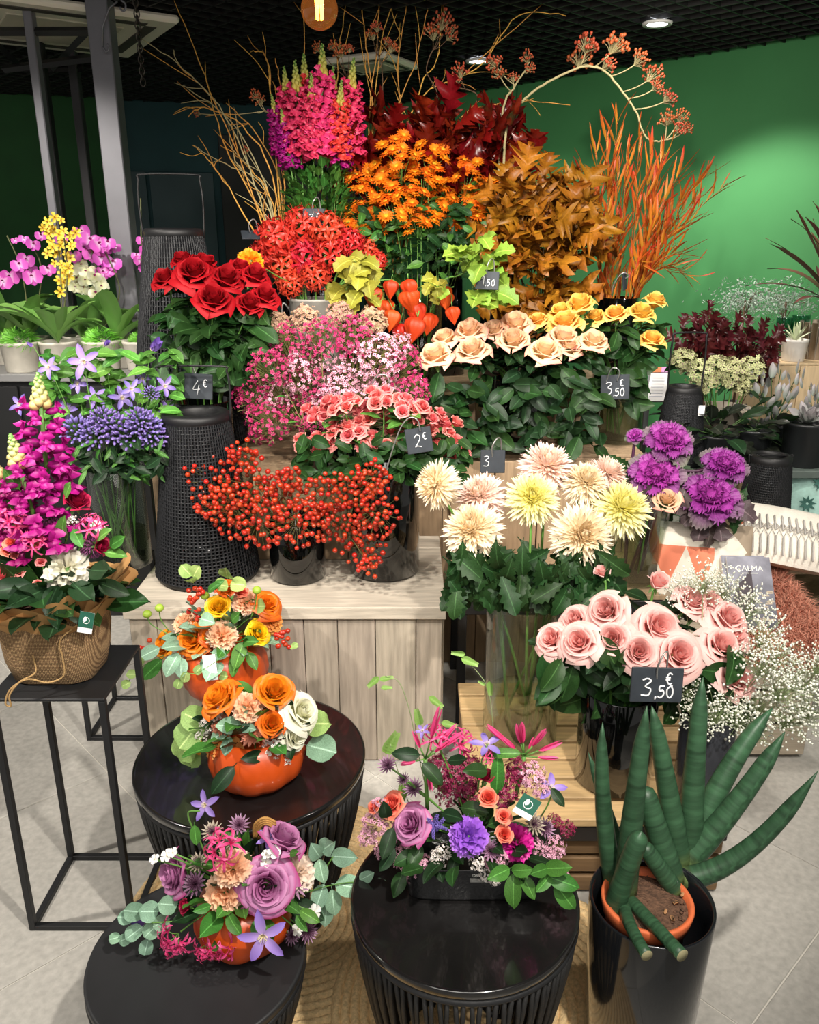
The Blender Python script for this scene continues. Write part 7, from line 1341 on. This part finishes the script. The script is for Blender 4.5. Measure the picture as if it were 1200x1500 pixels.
for k, (x, y) in enumerate(((-.1, .03), (.0, -.06), (-.12, -.1), (.08, .08), (-.05, .11))): part('tuft', mk('tuft', lambda: (lambda mb: [strap(mb, .035, .006, LANCE, .5, -.4, 0, 1, 2, M=Matrix.Rotation(q*.7, 4, 'Z')) for q in range(9)] and mb.mesh('tuft', mat('tuft_green', '#3f6b62', .9)))(MB())), t, Matrix.Translation((x, y, .055)), local=True)
t = thing('cushion_stool', 'low dark box behind carrying the teal cushion', 'stool', (cc.x+.1, 3.0, 0)); wpart('seat', box(MB(), (cc.x-.12, 2.9, cc.z-.22), (cc.x+.35, 2.99+.005, cc.z-.16), .004), M_brown, t, smooth=False)
for x in (cc.x-.1, cc.x+.3): wpart('leg', box(MB(), (x, 2.91, 0), (x+.03, 2.99, cc.z-.22), .003), M_brown, t, smooth=False)
# fur throw
M_FUR = mat('rust_fur', [(0, '#b8735c'), (1, '#dd9c84')], .9, .05); mb = MB(); r_ = random.Random(5)
fx0, fx1 = P(1070, 850, 2.45).x, P(1185, 850, 2.45).x+.02
def fsurf(u, v):
    x = fx0+(fx1-fx0)*u; y = 2.72-.50*v; z = zbn+.035+.10*(1-v)**2; o_ = max(0, (v-.88)/.12)
    if o_ > 0: y = 2.28-.02; z -= .10*o_
    e = max(0, (u-.86)/.14); return Vector((x-e*.0, y, z-.10*e*e+.015*sin(6*u)*cos(5*v)))
vs, fs, uv = grid(lambda u, v: fsurf((u+1)/2, v), 14, 14); mb.add(vs, fs, [(.5, 0)]*len(vs))
for k in range(8500):
    p = fsurf(r_.random(), r_.random()); d = Vector((r_.gauss(.3, .6), r_.gauss(-.6, .5), r_.uniform(.2, .8))).normalized(); L = r_.uniform(.035, .075); s = d.cross(Vector((0, 0, 1))).normalized()*.0011; m_ = p+d*L*.6; e = p+d*L+Vector((0, 0, -.015))
    mb.add([p-s, p+s, m_+s, m_-s, e], [(0, 1, 2, 3), (3, 2, 4)], [(.5, .1), (.5, .1), (.5, .6), (.5, .6), (.5, 1)])
tag(part('fur_throw', mb.mesh('fur_throw', M_FUR), None), 'shaggy rust pink fur throw spread over the plank bench', 'throw', kind='thing')
# magazines
mgc = P(1102, 868, 2.36); Mm = face4(Vector((mgc.x, 2.36, mgc.z)), (1, .0, -.02), (.0, -.8, .62)); wm, hm_ = hm(mgc, 64), hm(mgc, 108)
M_COV = mat('cover_grey', [(0, '#55565f'), (.45, '#74757f'), (1, '#8e8e9a')], .3, noise=.4, nscale=16); M_PAGE = mat('pages', '#eceae4', .7)
for k, (dx, dy, dz, lab) in enumerate(((-.012, .008, -.012, 'magazine underneath, its edge showing at the top of the pair'), (0, 0, 0, 'magazine on top with a grey picture cover and white title'))):
    t = thing('magazine', lab, 'magazine', (0, 0, 0), rot=Mm @ Matrix.Translation((dx, dy, dz)))
    part('pages', box(MB(), (-wm/2, -hm_/2, -.008), (wm/2, hm_/2, 0), .0005).mesh('pages', M_PAGE, False), t, local=True); cv = MB(); cv.add(*grid(lambda u, v: (wm/2*u, hm_*(v-.5), .0008), 2, 2)); part('cover', cv.mesh('cover', M_COV), t, local=True)
    if k:
        pic = MB(); pic.add([(-.45*wm, -.1*hm_, .0013), (-.3*wm, .12*hm_, .0013), (-.12*wm, .2*hm_, .0013), (.0, .33*hm_, .0013), (.04*wm, .3*hm_, .0013), (.02*wm, -.35*hm_, .0013), (-.2*wm, -.3*hm_, .0013)], [(0, 1, 2, 3, 4, 5, 6)]); part('cover_picture', pic.mesh('cover_picture', mat('cover_dark', '#3a3138', .4, noise=.3, nscale=40)), t, local=True)
        sp_ = MB(); r_ = random.Random(4)
        for q in range(16): x, y, s = r_.uniform(.08, .42)*wm, r_.uniform(-.42, .1)*hm_, r_.uniform(.02, .05)*wm; sp_.add([(x-s*2, y-s*.5, .0014), (x+s*2, y-s*.3, .0014), (x+s*1.5, y+s*.6, .0014), (x-s, y+s*.6, .0014)], [(0, 1, 2, 3)])
        part('cover_highlights', sp_.mesh('cover_highlights', mat('cover_pale', '#b9ab98', .4)), t, local=True)
        text('CALMA', wm*.19, M_WHT, t, Matrix.Translation((-.0, hm_*.30, .0016)))
        ln = MB(); 
        for q in range(2): box(ln, (-.18*wm+q*.2*wm, hm_*.265, .0014), (-.18*wm+q*.2*wm+.16*wm, hm_*.275, .0017), .0001)
        part('subtitle_line', ln.mesh('subtitle_line', M_WHT, False), t, local=True)
